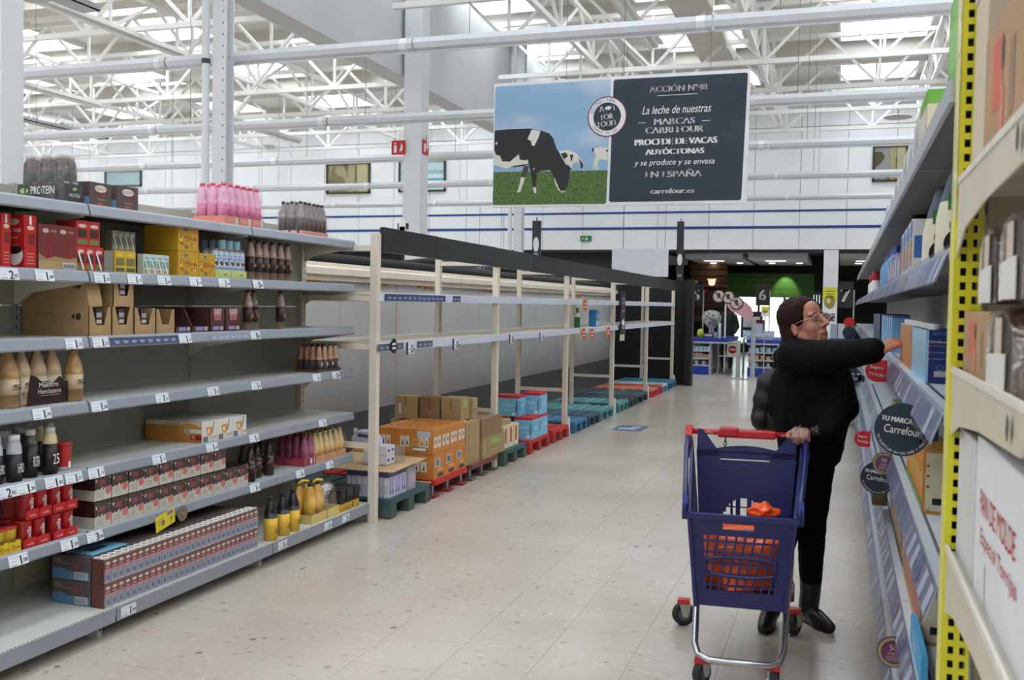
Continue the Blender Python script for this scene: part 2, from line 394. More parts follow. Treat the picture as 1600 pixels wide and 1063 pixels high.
for i in range(16): o.box(-3.05, -2.35, 12.5 + i * .85, 12.5 + i * .85 + .8, 6.9 - .02 * (i % 2), 7.3, BEAMC)
o = o.build('roof_duct', kind=None); tag(o, 'beige segmented duct running lengthwise under the roof, behind the cow sign', 'duct')
# ---------------------------------------------------------------- columns
COLW = K(226, 227, 230, .5, var=.03, scale=1.5)
def steel_column(x, y, w_, label, pipe=False, holes=True):
    t = thing('hall_column', label, 'column', (x, y, 0))
    m = MB(); f = w_ * .12
    m.box(-w_ / 2, w_ / 2, -w_ / 2, -w_ / 2 + f, 0, 7.3, COLW); m.box(-w_ / 2, w_ / 2, w_ / 2 - f, w_ / 2, 0, 7.3, COLW); m.box(-f / 2, f / 2, -w_ / 2 + f, w_ / 2 - f, 0, 7.3, COLW)
    if not holes: m = MB().box(-w_ / 2, w_ / 2, -w_ / 2, w_ / 2, 0, 7.3, COLW)
    m.build('shaft', t)
    if holes:
        h = MB()
        for i in range(44): h.rect((w_ * .32, -w_ / 2, 2.0 + i * .12), UX, UZ, .012, .02, K(60, 60, 64, .8), lift=.002)
        h.build('bolt_holes', t, kind='stuff')
    if pipe:
        m = MB().cyl((-w_ * .95, -w_ * .6, 0), (-w_ * .95, -w_ * .6, 7.2), w_ * .26, None, COLW, 12); o = m.build('drain_pipe', t)
        for z in (2.6, 4.1, 5.6): MB().cyl((-w_ * .95, -w_ * .6, z), (-w_ * .95, -w_ * .6, z + .05), w_ * .29, None, K(60, 62, 66, .5), 12).build('pipe_clip', t)
    return t
steel_column(-6.35, LY(349, -6.35, 4), .16, 'white bolted steel column with a drain pipe, behind the left shelf tops', pipe=True)
steel_column(-6.30, LY(650, -6.30, 4), .29, 'thick plain white square column carrying the red fire signs', holes=False)
steel_column(-6.30, LY(812, -6.30, 4), .17, 'white bolted steel column with a drain pipe, behind the cow sign', pipe=True)
steel_column(-6.30, LY(2, -6.30, 4), .22, 'white column cut by the left edge of the picture', holes=False)
# red extinguisher signs on the thick column
RED = K(205, 32, 40, .45); RW = K(240, 238, 236, .5, var=0)
cy = LY(650, -6.30, 4)
xs_, ys_ = -6.30, cy - .18
x0, x1 = LX(612, ys_, 4.1), LX(633, ys_, 4.1); z1, z0 = ZP(220, x0, ys_), ZP(242, x0, ys_)
t = thing('fire_sign', 'red fire extinguisher sign sticking out left of the thick white column', 'sign', (x0, ys_, z0))
w_, h = x1 - x0, z1 - z0
MB().box(0, w_, 0, .012, 0, h, RED).build('plate', t)
m = MB(); m.flat(rrect(w_ * .22, h * .55, .02, cx=w_ * .28, cy=h * .4), (0, 0, 0), UX, UZ, RW, .003); m.flat(rrect(w_ * .12, h * .14, .01, cx=w_ * .28, cy=h * .78), (0, 0, 0), UX, UZ, RW, .003)
m.flat([(w_ * .58, h * .2), (w_ * .8, h * .25), (w_ * .85, h * .55), (w_ * .72, h * .85), (w_ * .68, h * .5)], (0, 0, 0), UX, UZ, RW, .003); m.build('pictogram', t)
y0_, y1_ = cy - .1, cy + .12
t = thing('fire_sign', 'red fire extinguisher sign flat on the right face of the thick white column', 'sign', (-6.15, y0_, z0 + .02))
MB().box(0, .012, 0, y1_ - y0_, 0, h, RED).build('plate', t)
m = MB(); m.flat(rrect(.07, h * .6, .02, cx=.07, cy=h * .45), (.012, 0, 0), UY, UZ, RW, .002); m.flat([(.13, .08), (.19, .1), (.2, .3), (.15, .36)], (.012, 0, 0), UY, UZ, RW, .002); m.build('pictogram', t)
# ---------------------------------------------------------------- suspended light trunking across the aisle
TUBE = K(214, 217, 222, .35, .1, var=.02); TUBE2 = K(236, 238, 242, .3, var=.02)
def trunking(y, label, z=4.2):
    t = thing('light_trunking', label, 'light', (0, y, z), group='long light trunkings across the hall')
    prof = [(-.075, 0), (-.055, -.05), (-.02, -.065), (.02, -.065), (.055, -.05), (.075, 0), (.05, .055), (-.05, .055)]
    seg = MB().prism(prof, (0, 0, 0), -UY, UZ, 2.96, TUBE).mesh('reflector')
    cap = MB().prism([(a * 1.05, b * 1.05) for a, b in prof], (0, 0, 0), -UY, UZ, .08, TUBE2).mesh('joint_cover')
    lamp = MB().cyl((0, 0, -.075), (2.9, 0, -.075), .013, None, TUBE2, 8).mesh('lamp_tube')
    x = -31.0
    while x < 7:
        inst(seg, 'reflector', t, (x, 0, 0)); inst(lamp, 'lamp_tube', t, (x + .03, 0, 0)); inst(cap, 'joint_cover', t, (x - .06, 0, 0))
        w_ = MB().cyl((x + .6, 0, .05), (x + .6, 0, 2.7), .004, None, K(120, 120, 124, .5), 5).build('hanging_wire', t); x += 2.98
    return t
for k, y in enumerate((9.17, 12.75, 16.2, 20.0, 23.9)): trunking(y, 'grey light trunking hanging across the hall, %s from the front' % ords[k])
# hanging lamp disc, right
t = thing('ceiling_disc', 'small round disc hanging on a wire before the far wall, right', 'ceiling disc', (LX(1402, 24.5, 5.6), 24.5, ZP(188, 0, 24.5)))
MB().lathe([(.02, .07), (.3, .04), (.32, .02), (.28, 0)], K(200, 196, 186, .5), 20).build('disc', t); MB().cyl((0, 0, .05), (0, 0, 1.3), .008, None, K(120, 120, 120, .5), 5).build('wire', t)
t = thing('ceiling_disc', 'small round disc hanging before the far wall, left of the fire signs', 'ceiling disc', (LX(421, 25.0, 5.6), 25.0, ZP(229, -16, 25.0)))
MB().lathe([(.02, .05), (.2, .03), (.22, .02), (.18, 0)], K(226, 226, 222, .5), 20).build('disc', t)
# ================================================================ LEFT SHELVING
SHB = K(206, 205, 198, .5, var=.03); RAIL = K(152, 156, 166, .4, .25, var=.03); BACKP = K(166, 166, 154, .6, var=.03); UNDER_SHADE = K(112, 108, 98, .7)  # shelf undersides and back panel darkened: shade between shelves put into the colour
FL = (-3.2, -3.36, -3.80)                      # base front, shelf front, back panel
LZ = [.135, .48, .785, 1.102, 1.408, 1.716, 2.03]
TAGP = K(232, 235, 240, .5, var=.01); TAGB = K(190, 214, 236, .5, var=0); NAVY = K(62, 72, 112, .45, var=.05, scale=40)
def price_tag(parent, y, z, txt, w_=.105, h=.05, x=-3.36, lean=.0, big=None):
    m = MB(); q = -.25 if abs(x + 3.36) < .001 else 0; v = V((q, 0, 1)).normalized(); o = V((x + .0055, y, z))
    m.prism(rrect(w_, h, .003, 2), o, UY, v, .0012, TAGP)
    m.rect(o + v * h * .30, UY, v, w_ * .9, h * .07, TAGB, .0022)
    hh = h; e, c = txt.split(',') if ',' in txt else (txt, '')
    m.text(e, o + UY * w_ * .12 - v * .004, UY, v, h * .74, INK, lift=.0024, bold=.0012)
    if c: m.text(',' + c, o + UY * w_ * .33 - v * h * .16, UY, v, h * .36, INK, lift=.0024, bold=.0006)
    m.rect(o - UY * w_ * .26 - v * h * .38, UY, v, w_ * .34, h * .04, INK, .0022); m.rect(o - UY * w_ * .26 - v * h * .1, UY, v, w_ * .3, h * .03, K(150, 154, 160, .6), .0022)
    return m.build('price_tag', parent)
def strip(parent, y0, y1, z, x=-3.36, h=.038, mat=None, n=8, txtmat=None):
    m = MB(); v = V((-.25 if abs(x + 3.36) < .001 else 0, 0, 1)).normalized(); o = V((x + .005, (y0 + y1) / 2, z)); m.prism(rrect(y1 - y0, h, .002, 1), o, UY, v, .001, mat or NAVY)
    for i in range(n): m.rect(o + UY * ((i + .5) / n - .5) * (y1 - y0) * .94, UY, v, (y1 - y0) / n * .6, h * .12, txtmat or K(186, 192, 212, .5), .002); m.rect(o - v * h * .2 + UY * ((i + .5) / n - .5) * (y1 - y0) * .94, UY, v, (y1 - y0) / n * .4, h * .1, txtmat or K(186, 192, 212, .5), .002)
    return m.build('rail_strip', parent)
def gondola(y0, y1, label, endplate=True):
    t = thing('shelving_unit', label, 'shelving'); sh = {}
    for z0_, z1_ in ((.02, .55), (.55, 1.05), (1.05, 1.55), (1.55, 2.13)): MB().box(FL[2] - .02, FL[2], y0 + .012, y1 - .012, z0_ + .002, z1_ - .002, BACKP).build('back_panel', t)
    for y in (y0, y1):
        if y == y0 and y0 > 2.6: continue
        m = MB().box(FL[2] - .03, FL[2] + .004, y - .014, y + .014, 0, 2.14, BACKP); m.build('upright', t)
        s = MB()
        for i in range(40): s.rect((FL[2] + .004, y, .25 + i * .046), UY, UZ, .006, .026, K(30, 30, 30, .9), .0015)
        s.build('slot_row', t, kind='stuff')
    a, b = y0 + .006, y1 - .006
    for k, z in enumerate(LZ):
        fx = FL[0] if k == 0 else FL[1]
        m = MB()
        if k == 0: m.box(FL[2], fx - .006, a, b, z - .045, z, SHB); m.box(fx - .0055, fx, a, b, z - .066, z + .002, RAIL)
        else:
            m.box(FL[2], fx - .03, a, b, z - .028, z, SHB, {'B': UNDER_SHADE})
        o = m.build('shelf', t); sh[k] = o
        if k == 0:
            s = MB()
            for i in range(int((b - a) / .022)): s.rect((fx - .016, a + .01 + i * .022, z), UX, UY, .006, .012, K(40, 40, 40, .9), .001)
            s.build('perforation_row', o, kind='stuff')
            MB().box(FL[2], fx - .06, b - .05, b - .02, 0, z - .045, K(186, 186, 180, .5)).build('foot', t)
            MB().rect((fx - .06, b - .035, .05), UY, UZ, .012, .04, BLACK, .002).build('foot_slot', t)
        else:
            r = MB(); r.prism([(-.03, .0), (-.012, .004), (-.002, -.006), (.008, -.046), (.001, -.054), (-.03, -.046)], (fx, b, z), UX, UZ, b - a, RAIL); r.build('price_rail', o)
            for yb in (a + .003, b - .003):
                q = MB().prism([(0, 0), (.40, 0), (.40, -.03), (.10, -.075), (.02, -.13), (0, -.13)], (FL[2] + .004, yb + .0015, z - .028), UX, UZ, .003, CREAM); q.build('bracket', o)
    return t, sh
U1, S1 = gondola(2.42, 3.74, 'light grey supermarket shelving bay nearest the camera, cut by the left edge')
U2, S2 = gondola(3.74, 5.08, 'middle light grey shelving bay with long rows of chocolate milk packs')
U3, S3 = gondola(5.08, 6.40, 'far light grey shelving bay with nearly empty shelves beside the pallet rack')
def shelf_of(y): return S1 if y < 3.74 else S2 if y < 5.08 else S3
def tags(k, items):
    for px, txt in items:
        x = FL[0] if k == 0 else FL[1]; z = LZ[k] - .027 if k else .103
        y = LY(px, x, z); price_tag(shelf_of(y)[k], y, z, txt, x=x if k else x - .003)
tags(5, [(12, '2,45'), (68, '1,39'), (158, '1,75'), (209, '1,75'), (255, '1,64'), (304, '1,39'), (349, '1,79'), (402, '0,85')])
tags(4, [(114, '1,75'), (156, '1,53'), (288, '1,31'), (398, '0,85')])
tags(3, [(64, '1,79'), (154, '1,78'), (252, '1,31'), (332, '1,35'), (399, '1,39'), (494, '1,45'), (524, '0,89')])
tags(2, [(8, '2,45'), (39, '1,20'), (83, '1,92'), (114, '1,57'), (149, '1,71'), (247, '1,71'), (330, '1,79'), (396, '1,25'), (503, '1,35')])
tags(1, [(27, '1,08'), (107, '1,20'), (147, '3,38'), (397, '1,39'), (468, '1,45'), (514, '1,39')])
tags(0, [(200, '1,09'), (441, '1,29'), (512, '1,59'), (540, '2,05')])
def strip_px(k, p0_, p1_, **kw):
    x = FL[1]; z = LZ[k] - .027; y0, y1 = LY(p0_, x, z), LY(p1_, x, z); strip(shelf_of(y0 + .01)[k], y0, y1, z, x=x, **kw)
strip_px(4, 171, 278); strip_px(4, 327, 388, n=6, mat=K(150, 152, 172, .4, var=.05, scale=40))
# leaning shelf signs on the chocolate-milk shelf
y = LY(258, -3.338, .43)
t = thing('promotion_card', 'yellow promotion price card leaning off the chocolate milk shelf', 'price card', (-3.338, y, .432))
m = MB(); u = V((0, 1, .22)).normalized(); v = V((.1, -.22, 1)).normalized(); m.prism(rrect(.155, .085, .004, 2), (0, 0, 0), u, v, .002, K(236, 222, 40, .35))
m.text('1', V((0, 0, 0)) + u * .045 - v * .008, u, v, .03, INK, lift=.004); m.text(',55', V((0, 0, 0)) + u * .06 - v * .004, u, v, .014, INK, lift=.004)
m.rect(V((0, 0, 0)) + u * .04 + v * .028, u, v, .05, .02, K(170, 120, 150, .5), .0035); m.rect(V((0, 0, 0)) - u * .02 - v * .005, u, v, .022, .03, K(150, 126, 90, .5), .0035)
for i in range(3): m.rect(V((0, 0, 0)) - u * .04 + v * (.02 - i * .012), u, v, .05, .003, K(120, 116, 40, .5), .0035)
m.build('card', t)
y = LY(287, -3.33, .42)
m = MB(); m.prism(circle(.042, 28), (-3.340, y, .438), UY, UZ, .004, K(112, 92, 78, .4)); m.prism([(.034 * math.cos(a), .034 * math.sin(a)) for a in [2 * PI * i / 28 for i in range(28)]], (-3.336, y, .438), UY, UZ, .0015, K(150, 128, 106, .4)); m.disc((-3.3345, y, .438), UY, UZ, .026, .026, K(120, 98, 82, .4), .0008)
m.text('50', (-3.3335, y, .438), UY, UZ, .018, K(190, 170, 140, .4)); tag(m.build('round_shelf_disc'), 'small round brown disc sign on the shelf edge beside the yellow card', 'shelf sign')
# ================================================================ PALLET RACK along the left beyond the shelves
PX, PB = -3.16, -3.77
RY = [6.38, 8.98, 11.55, 14.12, 16.75, 19.5]
POSTC = K(224, 212, 196, .45, var=.04); 
rack = thing('pallet_rack', 'long empty cream pallet rack with black header along the left of the aisle', 'rack')
slot = MB()
for i in range(38): slot.rect((0, 0, .35 + i * .05), UY, UZ, .007, .024, K(40, 36, 34, .9), .001)
slotm = slot.mesh('slot_row')
for i, y in enumerate(RY):
    p = MB().box(PX - .055, PX, y - .03, y + .03, 0, 2.085, POSTC).build('front_post', rack)
    if i >= 2:
        MB().prism([(-.05, 0), (.05, 0), (.038, .2), (-.03, .235)], (PX + .005, y + .02, 0), UY, UZ, .025, K(226, 224, 220, .4)).build('foot_guard', p)
    b = MB().box(PB - .05, PB, y - .03, y + .03, 0, 2.05, POSTC).build('back_post', rack)
    s = inst(slotm, 'slot_row', b, (PB + .0005, y, 0)); s['kind'] = 'stuff'
    for z in (.55, 1.27, 1.62, 1.98): MB().box(PB, PX - .05, y - .018, y + .018, z - .02, z + .02, POSTC).build('cross_bar', rack)
RAILW = K(214, 218, 230, .35, var=.03)
shr = {}
for lv, z in (('lower', 1.30), ('upper', 1.665)):
    for i in range(5):
        y0, y1 = RY[i] + .03, RY[i + 1] - .03
        s = MB().box(PB - .03, PX - .01, y0, y1, z - .018, z, CREAM).build('shelf', rack); shr[(lv, i)] = s
        MB().box(PX - .012, PX + .008, y0 - .03, y1 + .03, z - .068, z - .004, RAILW).build('front_beam', s)
        MB().box(PB - .04, PB, y0, y1, z - .07, z - .01, CREAM).build('back_beam', s)
HB = [K(30, 32, 33, .55), K(36, 39, 40, .55), K(46, 50, 50, .55)]
y = RY[0] + .05; k = 0
while y < 19.4:
    L = (1.0, 1.42, 1.18, 1.6, .9)[k % 5]; y1 = min(y + L, 19.62)
    dz = -.03 * (y - 6.4) / 13
    MB().box(PX - .02, PX + .012, y, y1 - .003, 1.955 + dz * 1.6, 2.135 + dz, HB[k % 3]).build('header_panel', rack); y = y1; k += 1
# price strips and tags on the rack beams
def rk(lv, y): 
    i = max(j for j in range(5) if RY[j] <= y or j == 0); return shr[(lv, i)]
def rack_strip(lv, p0_, p1_, mat=None, n=8):
    z = 1.665 - .036 if lv == 'upper' else 1.264; y0, y1 = LY(p0_, PX, z), LY(p1_, PX, z); strip(rk(lv, y0), y0, y1, z, x=PX + .006, h=.05, mat=mat, n=n)
rack_strip('upper', 599, 694, n=12); rack_strip('upper', 706, 718, n=2); rack_strip('lower', 588, 628, mat=K(84, 92, 112, .4, var=.1, scale=30), n=4); rack_strip('lower', 650, 674, mat=K(84, 92, 112, .4, var=.1, scale=30), n=3)
def rack_tag(px, txt, w_=.12):
    z = 1.24; y = LY(px, PX, z); o = price_tag(rk('lower', y), y, z, txt, w_=w_, h=.085, x=PX + .008)
    MB().prism(rrect(.03, .1, .012, 3), (PX + .013, y - w_ * .62, z), UY, UZ, .002, K(34, 44, 96, .4)).build('tag_clip', rk('lower', y))
for px in (640, 711, 798, 845): rack_tag(px, '0,69')
def oval_sign(px, py, r, cols, X=PX + .02, txt=None, yel=True):
    y = LY(px, X, 1.25); z = ZP(py, X, y)
    m = MB().prism(circle(r, 20), (X, y, z), UY, UZ, .003, cols)
    if yel: m.rect((X, y - r * 1.0, z), UY, UZ, r * 1.1, r * 1.9, K(236, 180, 60, .4), .002)
    for i in range(2): m.rect((X + .003, y, z + (.4 - .8 * i) * r * .7), UY, UZ, r * 1.2, r * .28, RW, .001)
    return m, y
for n_, (px, py) in enumerate([(914, 477), (912, 522), (925, 522), (951, 519), (975, 517)]):
    m, y = oval_sign(px, py, .075, K(212, 40, 44, .4)); o = m.build('offer_sign')
    tag(o, ['red and yellow offer sign on the upper beam of the empty rack', 'leftmost red and yellow offer sign on the lower beam of the empty rack', 'second red and yellow offer sign from the left on the lower rack beam', 'third red and yellow offer sign from the left on the lower rack beam', 'red offer sign on the lower rack beam just right of the dark hanging panel'][n_], 'shelf sign', 'offer signs on the empty rack')
m, y = oval_sign(615, 541, .055, K(26, 30, 44, .4), yel=False); tag(m.build('round_shelf_sign'), 'dark round own-brand sign on the near end of the lower rack beam', 'shelf sign')
# leftovers on the rack
y = LY(904, -3.22, 1.35)
t = thing('milk_bottle', 'white and green carton bottle left on the empty rack shelf', 'bottle', (-3.24, y, 1.30))
MB().lathe([(.035, 0), (.04, .01), (.04, .14), (.028, .19), (.016, .21), (.016, .235)], [K(30, 110, 60, .4), K(30, 110, 60, .4), K(232, 236, 232, .4), K(90, 150, 100, .4), K(40, 120, 70, .4)], 12).build('body', t); MB().cyl((0, 0, .235), (0, 0, .255), .019, None, K(40, 130, 70, .4), 12).build('cap', t)
y = LY(930, -3.22, 1.35)
t = thing('milk_carton', 'blue milk carton left standing alone on the empty rack shelf', 'carton', (-3.24, y, 1.30))
m = MB().box(-.05, .05, -.08, .08, 0, .23, K(54, 132, 190, .4)); m.rect((.05, 0, .05), UY, UZ, .14, .06, K(200, 222, 236, .4)); m.text('LECHE', (.05, 0, .15), UY, UZ, .04, RW); m.build('body', t); MB().cyl((0, 0, .23), (0, 0, .245), .02, None, RW, 12).build('cap', t)
t = thing('hanging_poster', 'tall dark navy poster with white lettering hanging on the rack', 'sign', (PX + .03, LY(969, PX, 1.4), 0))
zt, zb = ZP(455, PX, 14.6), ZP(522, PX, 14.6); m = MB().box(0, .012, -.16, .16, zb, zt, K(30, 28, 56, .5))
for i, (s_, c) in enumerate([('AQUI', RW), ('LLEVA', RW), ('MENOS', K(214, 60, 60, .4, var=0)), ('GASTO', RW)]): m.text(s_, (.012, 0, zt - .12 - i * .06), UY, UZ, .036, c, width=.2, lift=.003)
m.flat([(-.11, .0), (-.02, .02), (.05, .05), (.11, .0), (.08, -.06), (-.05, -.05)], (.012, 0, zt - .46), UY, UZ, RW, .003); m.rect((.012, 0, zb + .1), UY, UZ, .08, .04, RW, .003); m.build('panel', t)
MB().box(0, .01, -.15, .15, zb - .1, zb - .005, K(206, 200, 170, .5)).build('lower_card', t)
# ================================================================ COLD ROOM WALL behind the rack
WX = -4.52
GREYP = K(196, 196, 196, .55, var=.04, scale=1.5); GB = K(96, 99, 98, .7, var=.1, scale=2.5); CORN = K(236, 224, 208, .5)
cw = structure(MB().box(WX - .14, WX - .02, 4.6, 20.3, 0, 1.80, K(120, 118, 116, .8)).build('wall_cold_room'))
jl = [4.6] + [LY(p, WX, 1.3) for p in (619, 796)]; stp = (jl[2] - jl[1]) / 3; y = jl[1] - 3 * stp
while y < 20.2:
    a, b = max(4.6, y), min(20.3, y + stp)
    if b > a: MB().box(WX - .02, WX, a + .004, b - .004, .50, 1.80, GREYP).build('wall_panel', cw)
    y += stp
MB().box(WX - .02, WX + .012, 4.6, 20.3, 0, .5, GB).build('dark_plinth', cw)
m = MB(); m.prism([(0, 0), (.05, 0), (.05, .045), (.10, .055), (.10, .115), (.06, .13), (.06, .165), (0, .165)], (WX, 20.3, 1.78), UX, UZ, 15.7, CORN); m.build('cornice', cw)
FOAM = K(208, 140, 70, .9, bump=.6, scale=60)
for y0, y1, h in ((6.8, 7.9, .03), (8.9, 9.3, .02), (10.1, 10.7, .025), (12.2, 12.7, .02), (16.6, 17.3, .03)):
    m = MB(); 
    for i in range(10):
        a = y0 + (y1 - y0) * i / 10; m.box(WX + .001, WX + .03, a, a + (y1 - y0) / 10 * .9, 1.78 - h * random.uniform(.4, 1.6), 1.785, FOAM)
    m.build('foam_seal', cw, kind='stuff')
MB().box(WX + .0005, WX + .003, jl[1] - .008, jl[1] + .008, 0.9, 1.78, K(206, 150, 96, .8)).build('rust_streak', cw)
structure(MB().box(-4.5, -2.86, 20.0, 20.12, 0, 2.12, K(14, 14, 15, .6)).build('wall_partition'))
structure(MB().box(-2.98, -2.84, 19.75, 20.0, 0, 2.14, K(16, 16, 17, .5)).build('trim_2'))
structure(MB().box(-5.9, WX + .001, 4.6, 20.0, 1.87, 1.945, K(120, 118, 116, .8)).build('ceiling_cold_room'))
# black insulated pipes over the cold room
PIPE = K(44, 46, 44, .85, bump=.3, scale=18)
def pipe(pts, r, label): tag(MB().tube(pts, r, PIPE, 10).build('insulated_pipe'), label, 'pipe', 'black pipes over the cold room')
pipe([(-4.72, 5.5, 2.002), (-4.72, 19.5, 2.002)], .055, 'long black insulated pipe lying along the cold room roof')
pipe([(-5.05, 5.5, 2.14), (-5.0, 8.6, 2.14), (-4.9, 8.9, 2.13), (-4.88, 9.02, 2.09), (-4.88, 9.1, 2.01)], .06, 'black insulated pipe bending down behind the rack header, left end')
pipe([(-5.3, 10.5, 2.0), (-5.1, 11.8, 2.13), (-4.9, 12.3, 2.06), (-4.88, 14.5, 1.998)], .05, 'black insulated pipe with a hump behind the rack header')
pipe([(-5.3, 13.5, 2.02), (-5.15, 14.8, 2.14), (-4.9, 15.6, 2.08), (-4.9, 18.5, 2.008)], .06, 'black insulated pipe near the far end of the cold room')
# ================================================================ PALLETS
def pallet(y0, w_, mats, label, rz=0, style='wood', x=-3.09, depth=1.05):
    t = thing('pallet', label, 'pallet', (x, y0 + w_ / 2, 0), rz, group='pallets under the rack')
    mt, mbk = mats; nb = 7; bw = depth / nb
    top = MB().box(-bw * .42, bw * .42, -w_ / 2, w_ / 2, -.011, .011, mt).mesh('deck_board')
    for i in range(nb):
        o = inst(top, 'deck_board', t, (-depth + bw * (i + .5), 0, .134 + random.uniform(-.002, .002)))
    bl = MB().box(-.065, .065, -.05, .05, 0, .098, mbk)
    leg = MB().box(-.02, .02, -.02, .02, .012, .11, STEEL).box(-.06, .06, -.05, .05, 0, .014, mbk).mesh('foot')
    blm = bl.mesh('block')
    for xx in (-.07, -depth / 2, -depth + .07):
        for yy_ in (-w_ / 2 + .05, 0, w_ / 2 - .05):
            inst(leg if style == 'metal' else blm, 'foot' if style == 'metal' else 'block', t, (xx, yy_, .006))
        MB().box(xx - .06, xx + .06, -w_ / 2, w_ / 2, .104, .123, mt).build('stringer_board', t)
    return t
W_RED = (K(196, 44, 42, .6, var=.12, scale=12), K(166, 48, 44, .7, var=.15)); W_REDL = (K(196, 124, 104, .75, var=.12, scale=8), K(190, 52, 46, .7, var=.15))
W_BLU = (K(62, 120, 154, .7, var=.12, scale=10), K(52, 100, 134, .75, var=.15)); W_NAV = (K(66, 88, 110, .75, var=.12, scale=10), K(48, 66, 84, .8, var=.15)); W_TEAL = (K(96, 154, 156, .7, var=.12, scale=9), K(70, 124, 130, .75, var=.15))
W_BLK = (K(58, 62, 70, .75, var=.12), K(50, 56, 64, .8, var=.15)); W_GRN = (K(66, 92, 96, .75, var=.15), K(72, 88, 82, .8, var=.2, scale=14)); W_BRN = (K(132, 72, 64, .75, var=.15), K(112, 90, 80, .8)); W_PALE = (K(160, 190, 188, .7, var=.1), K(84, 130, 150, .8, var=.15))
PAL = [(6.49, .73, W_GRN, 'green-blue worn pallet under the lilac milk packs', 'wood'), (7.32, .73, W_RED, 'bright red pallet on metal feet under the orange boxes', 'metal'), (8.17, .70, W_BRN, 'dark brownish pallet on metal feet under the tall kraft boxes', 'metal'),
       (9.04, .71, W_GRN, 'blue-green pallet under the cream juice packs', 'wood'), (9.87, .74, W_RED, 'red wooden pallet under the light blue boxes', 'wood'), (10.76, .68, W_RED, 'empty red wooden pallet right of the light blue boxes', 'wood'),
       (11.72, .63, W_BLU, 'empty bright blue pallet beside the second foot guard', 'wood'), (12.42, .62, W_NAV, 'empty dark blue pallet between the bright blue and teal pallets', 'wood'), (13.10, .78, W_TEAL, 'empty teal pallet before the middle rack post', 'wood'),
       (14.26, .68, W_TEAL, 'empty teal pallet just beyond the middle rack post', 'wood'), (15.02, .48, W_BLK, 'empty blackish pallet next to the second teal pallet', 'wood'), (15.60, .92, W_NAV, 'empty dark blue pallet in front of the red ones', 'wood'),
       (16.84, .62, W_REDL, 'empty faded red pallet, nearer of the far red pair', 'wood'), (17.50, .42, W_RED, 'empty red pallet, farther of the far red pair', 'wood'), (17.98, .55, W_PALE, 'empty pale blue pallet after the far red pair', 'wood'), (18.66, .85, W_BLU, 'farthest empty blue pallet at the black partition', 'wood')]
for y0, w_, mats, lab, st in PAL: pallet(y0, w_, mats, lab, style=st)
# floor sticker
x0, x1 = LX(958, 12.5, 0), LX(1007, 12.5, 0)
m = MB().prism([(-.18, -.28), (.2, -.28), (.2, .28), (-.18, .28)], (-2.58, 12.55, .0005), UX, UY, .0012, K(70, 92, 132, .4)); m.rect((-2.6, 12.5, .0017), UX, UY, .24, .2, K(170, 186, 206, .4), .0005); m.rect((-2.52, 12.7, .0017), UX, UY, .12, .1, K(214, 220, 228, .4), .0006); m.rect((-2.5, 12.38, .0017), UX, UY, .05, .06, K(190, 90, 90, .4), .0009)
tag(m.build('floor_sticker'), 'blue and white sticker on the floor of the aisle', 'sticker')
# ================================================================ GOODS ON THE LEFT SHELVES
XF = -3.385                                   # front line of goods on the upper shelves
def yr(p0_, p1_, k, x=XF): return LY(p0_, x, LZ[k] + .05), LY(p1_, x, LZ[k] + .05)
def dpt(px, y, k, x=XF): return min(.40, x - LX(px, y, LZ[k] + .05))
def bottle_mesh(name, r, h, body, cap, lab=None, z0=.18, z1=.55, neck=.42, seg=12, cap_h=.08, shoulder=None, text=None, tcol=None, tilt=0):
    b = shoulder or body; L = lab or body
    prof = [(r * .86, 0), (r, h * .03), (r, h * z0), (r * 1.01, h * z0), (r * 1.01, h * z1), (r, h * z1), (r * .93, h * (z1 + .14)), (r * neck * 1.15, h * (.985 - cap_h)), (r * neck, h * (1 - cap_h)), (r * neck * 1.12, h * (1 - cap_h)), (r * neck * 1.12, h * .995), (r * neck * .9, h)]
    ms = [body, body, L, L, L, b, b, b, cap, cap, cap]
    m = MB().lathe(prof, ms, seg)
    if text: m.text(text, (r * 1.01, 0, h * (z0 + z1) / 2), UY, UZ, h * (z1 - z0) * .34, tcol or RW, width=r * 1.1, lift=.003)
    return m.mesh(name)
def boxcase(name, label, cat, y0, y1, z, depth, h, m, fm=None, x=XF, group=None, deco=None, bevel=.002, rz=0, part='carton'):
    t = thing(name, label, cat, (x, (y0 + y1) / 2, z), rz, group); w_ = y1 - y0
    b = MB().box(-depth, 0, -w_ / 2, w_ / 2, .0005, h, m, fm); o = b.build(part, t, bevel=bevel)
    if deco:
        d = MB(); deco(d, w_, depth, h); d.build('print', t, kind='stuff')
    return t
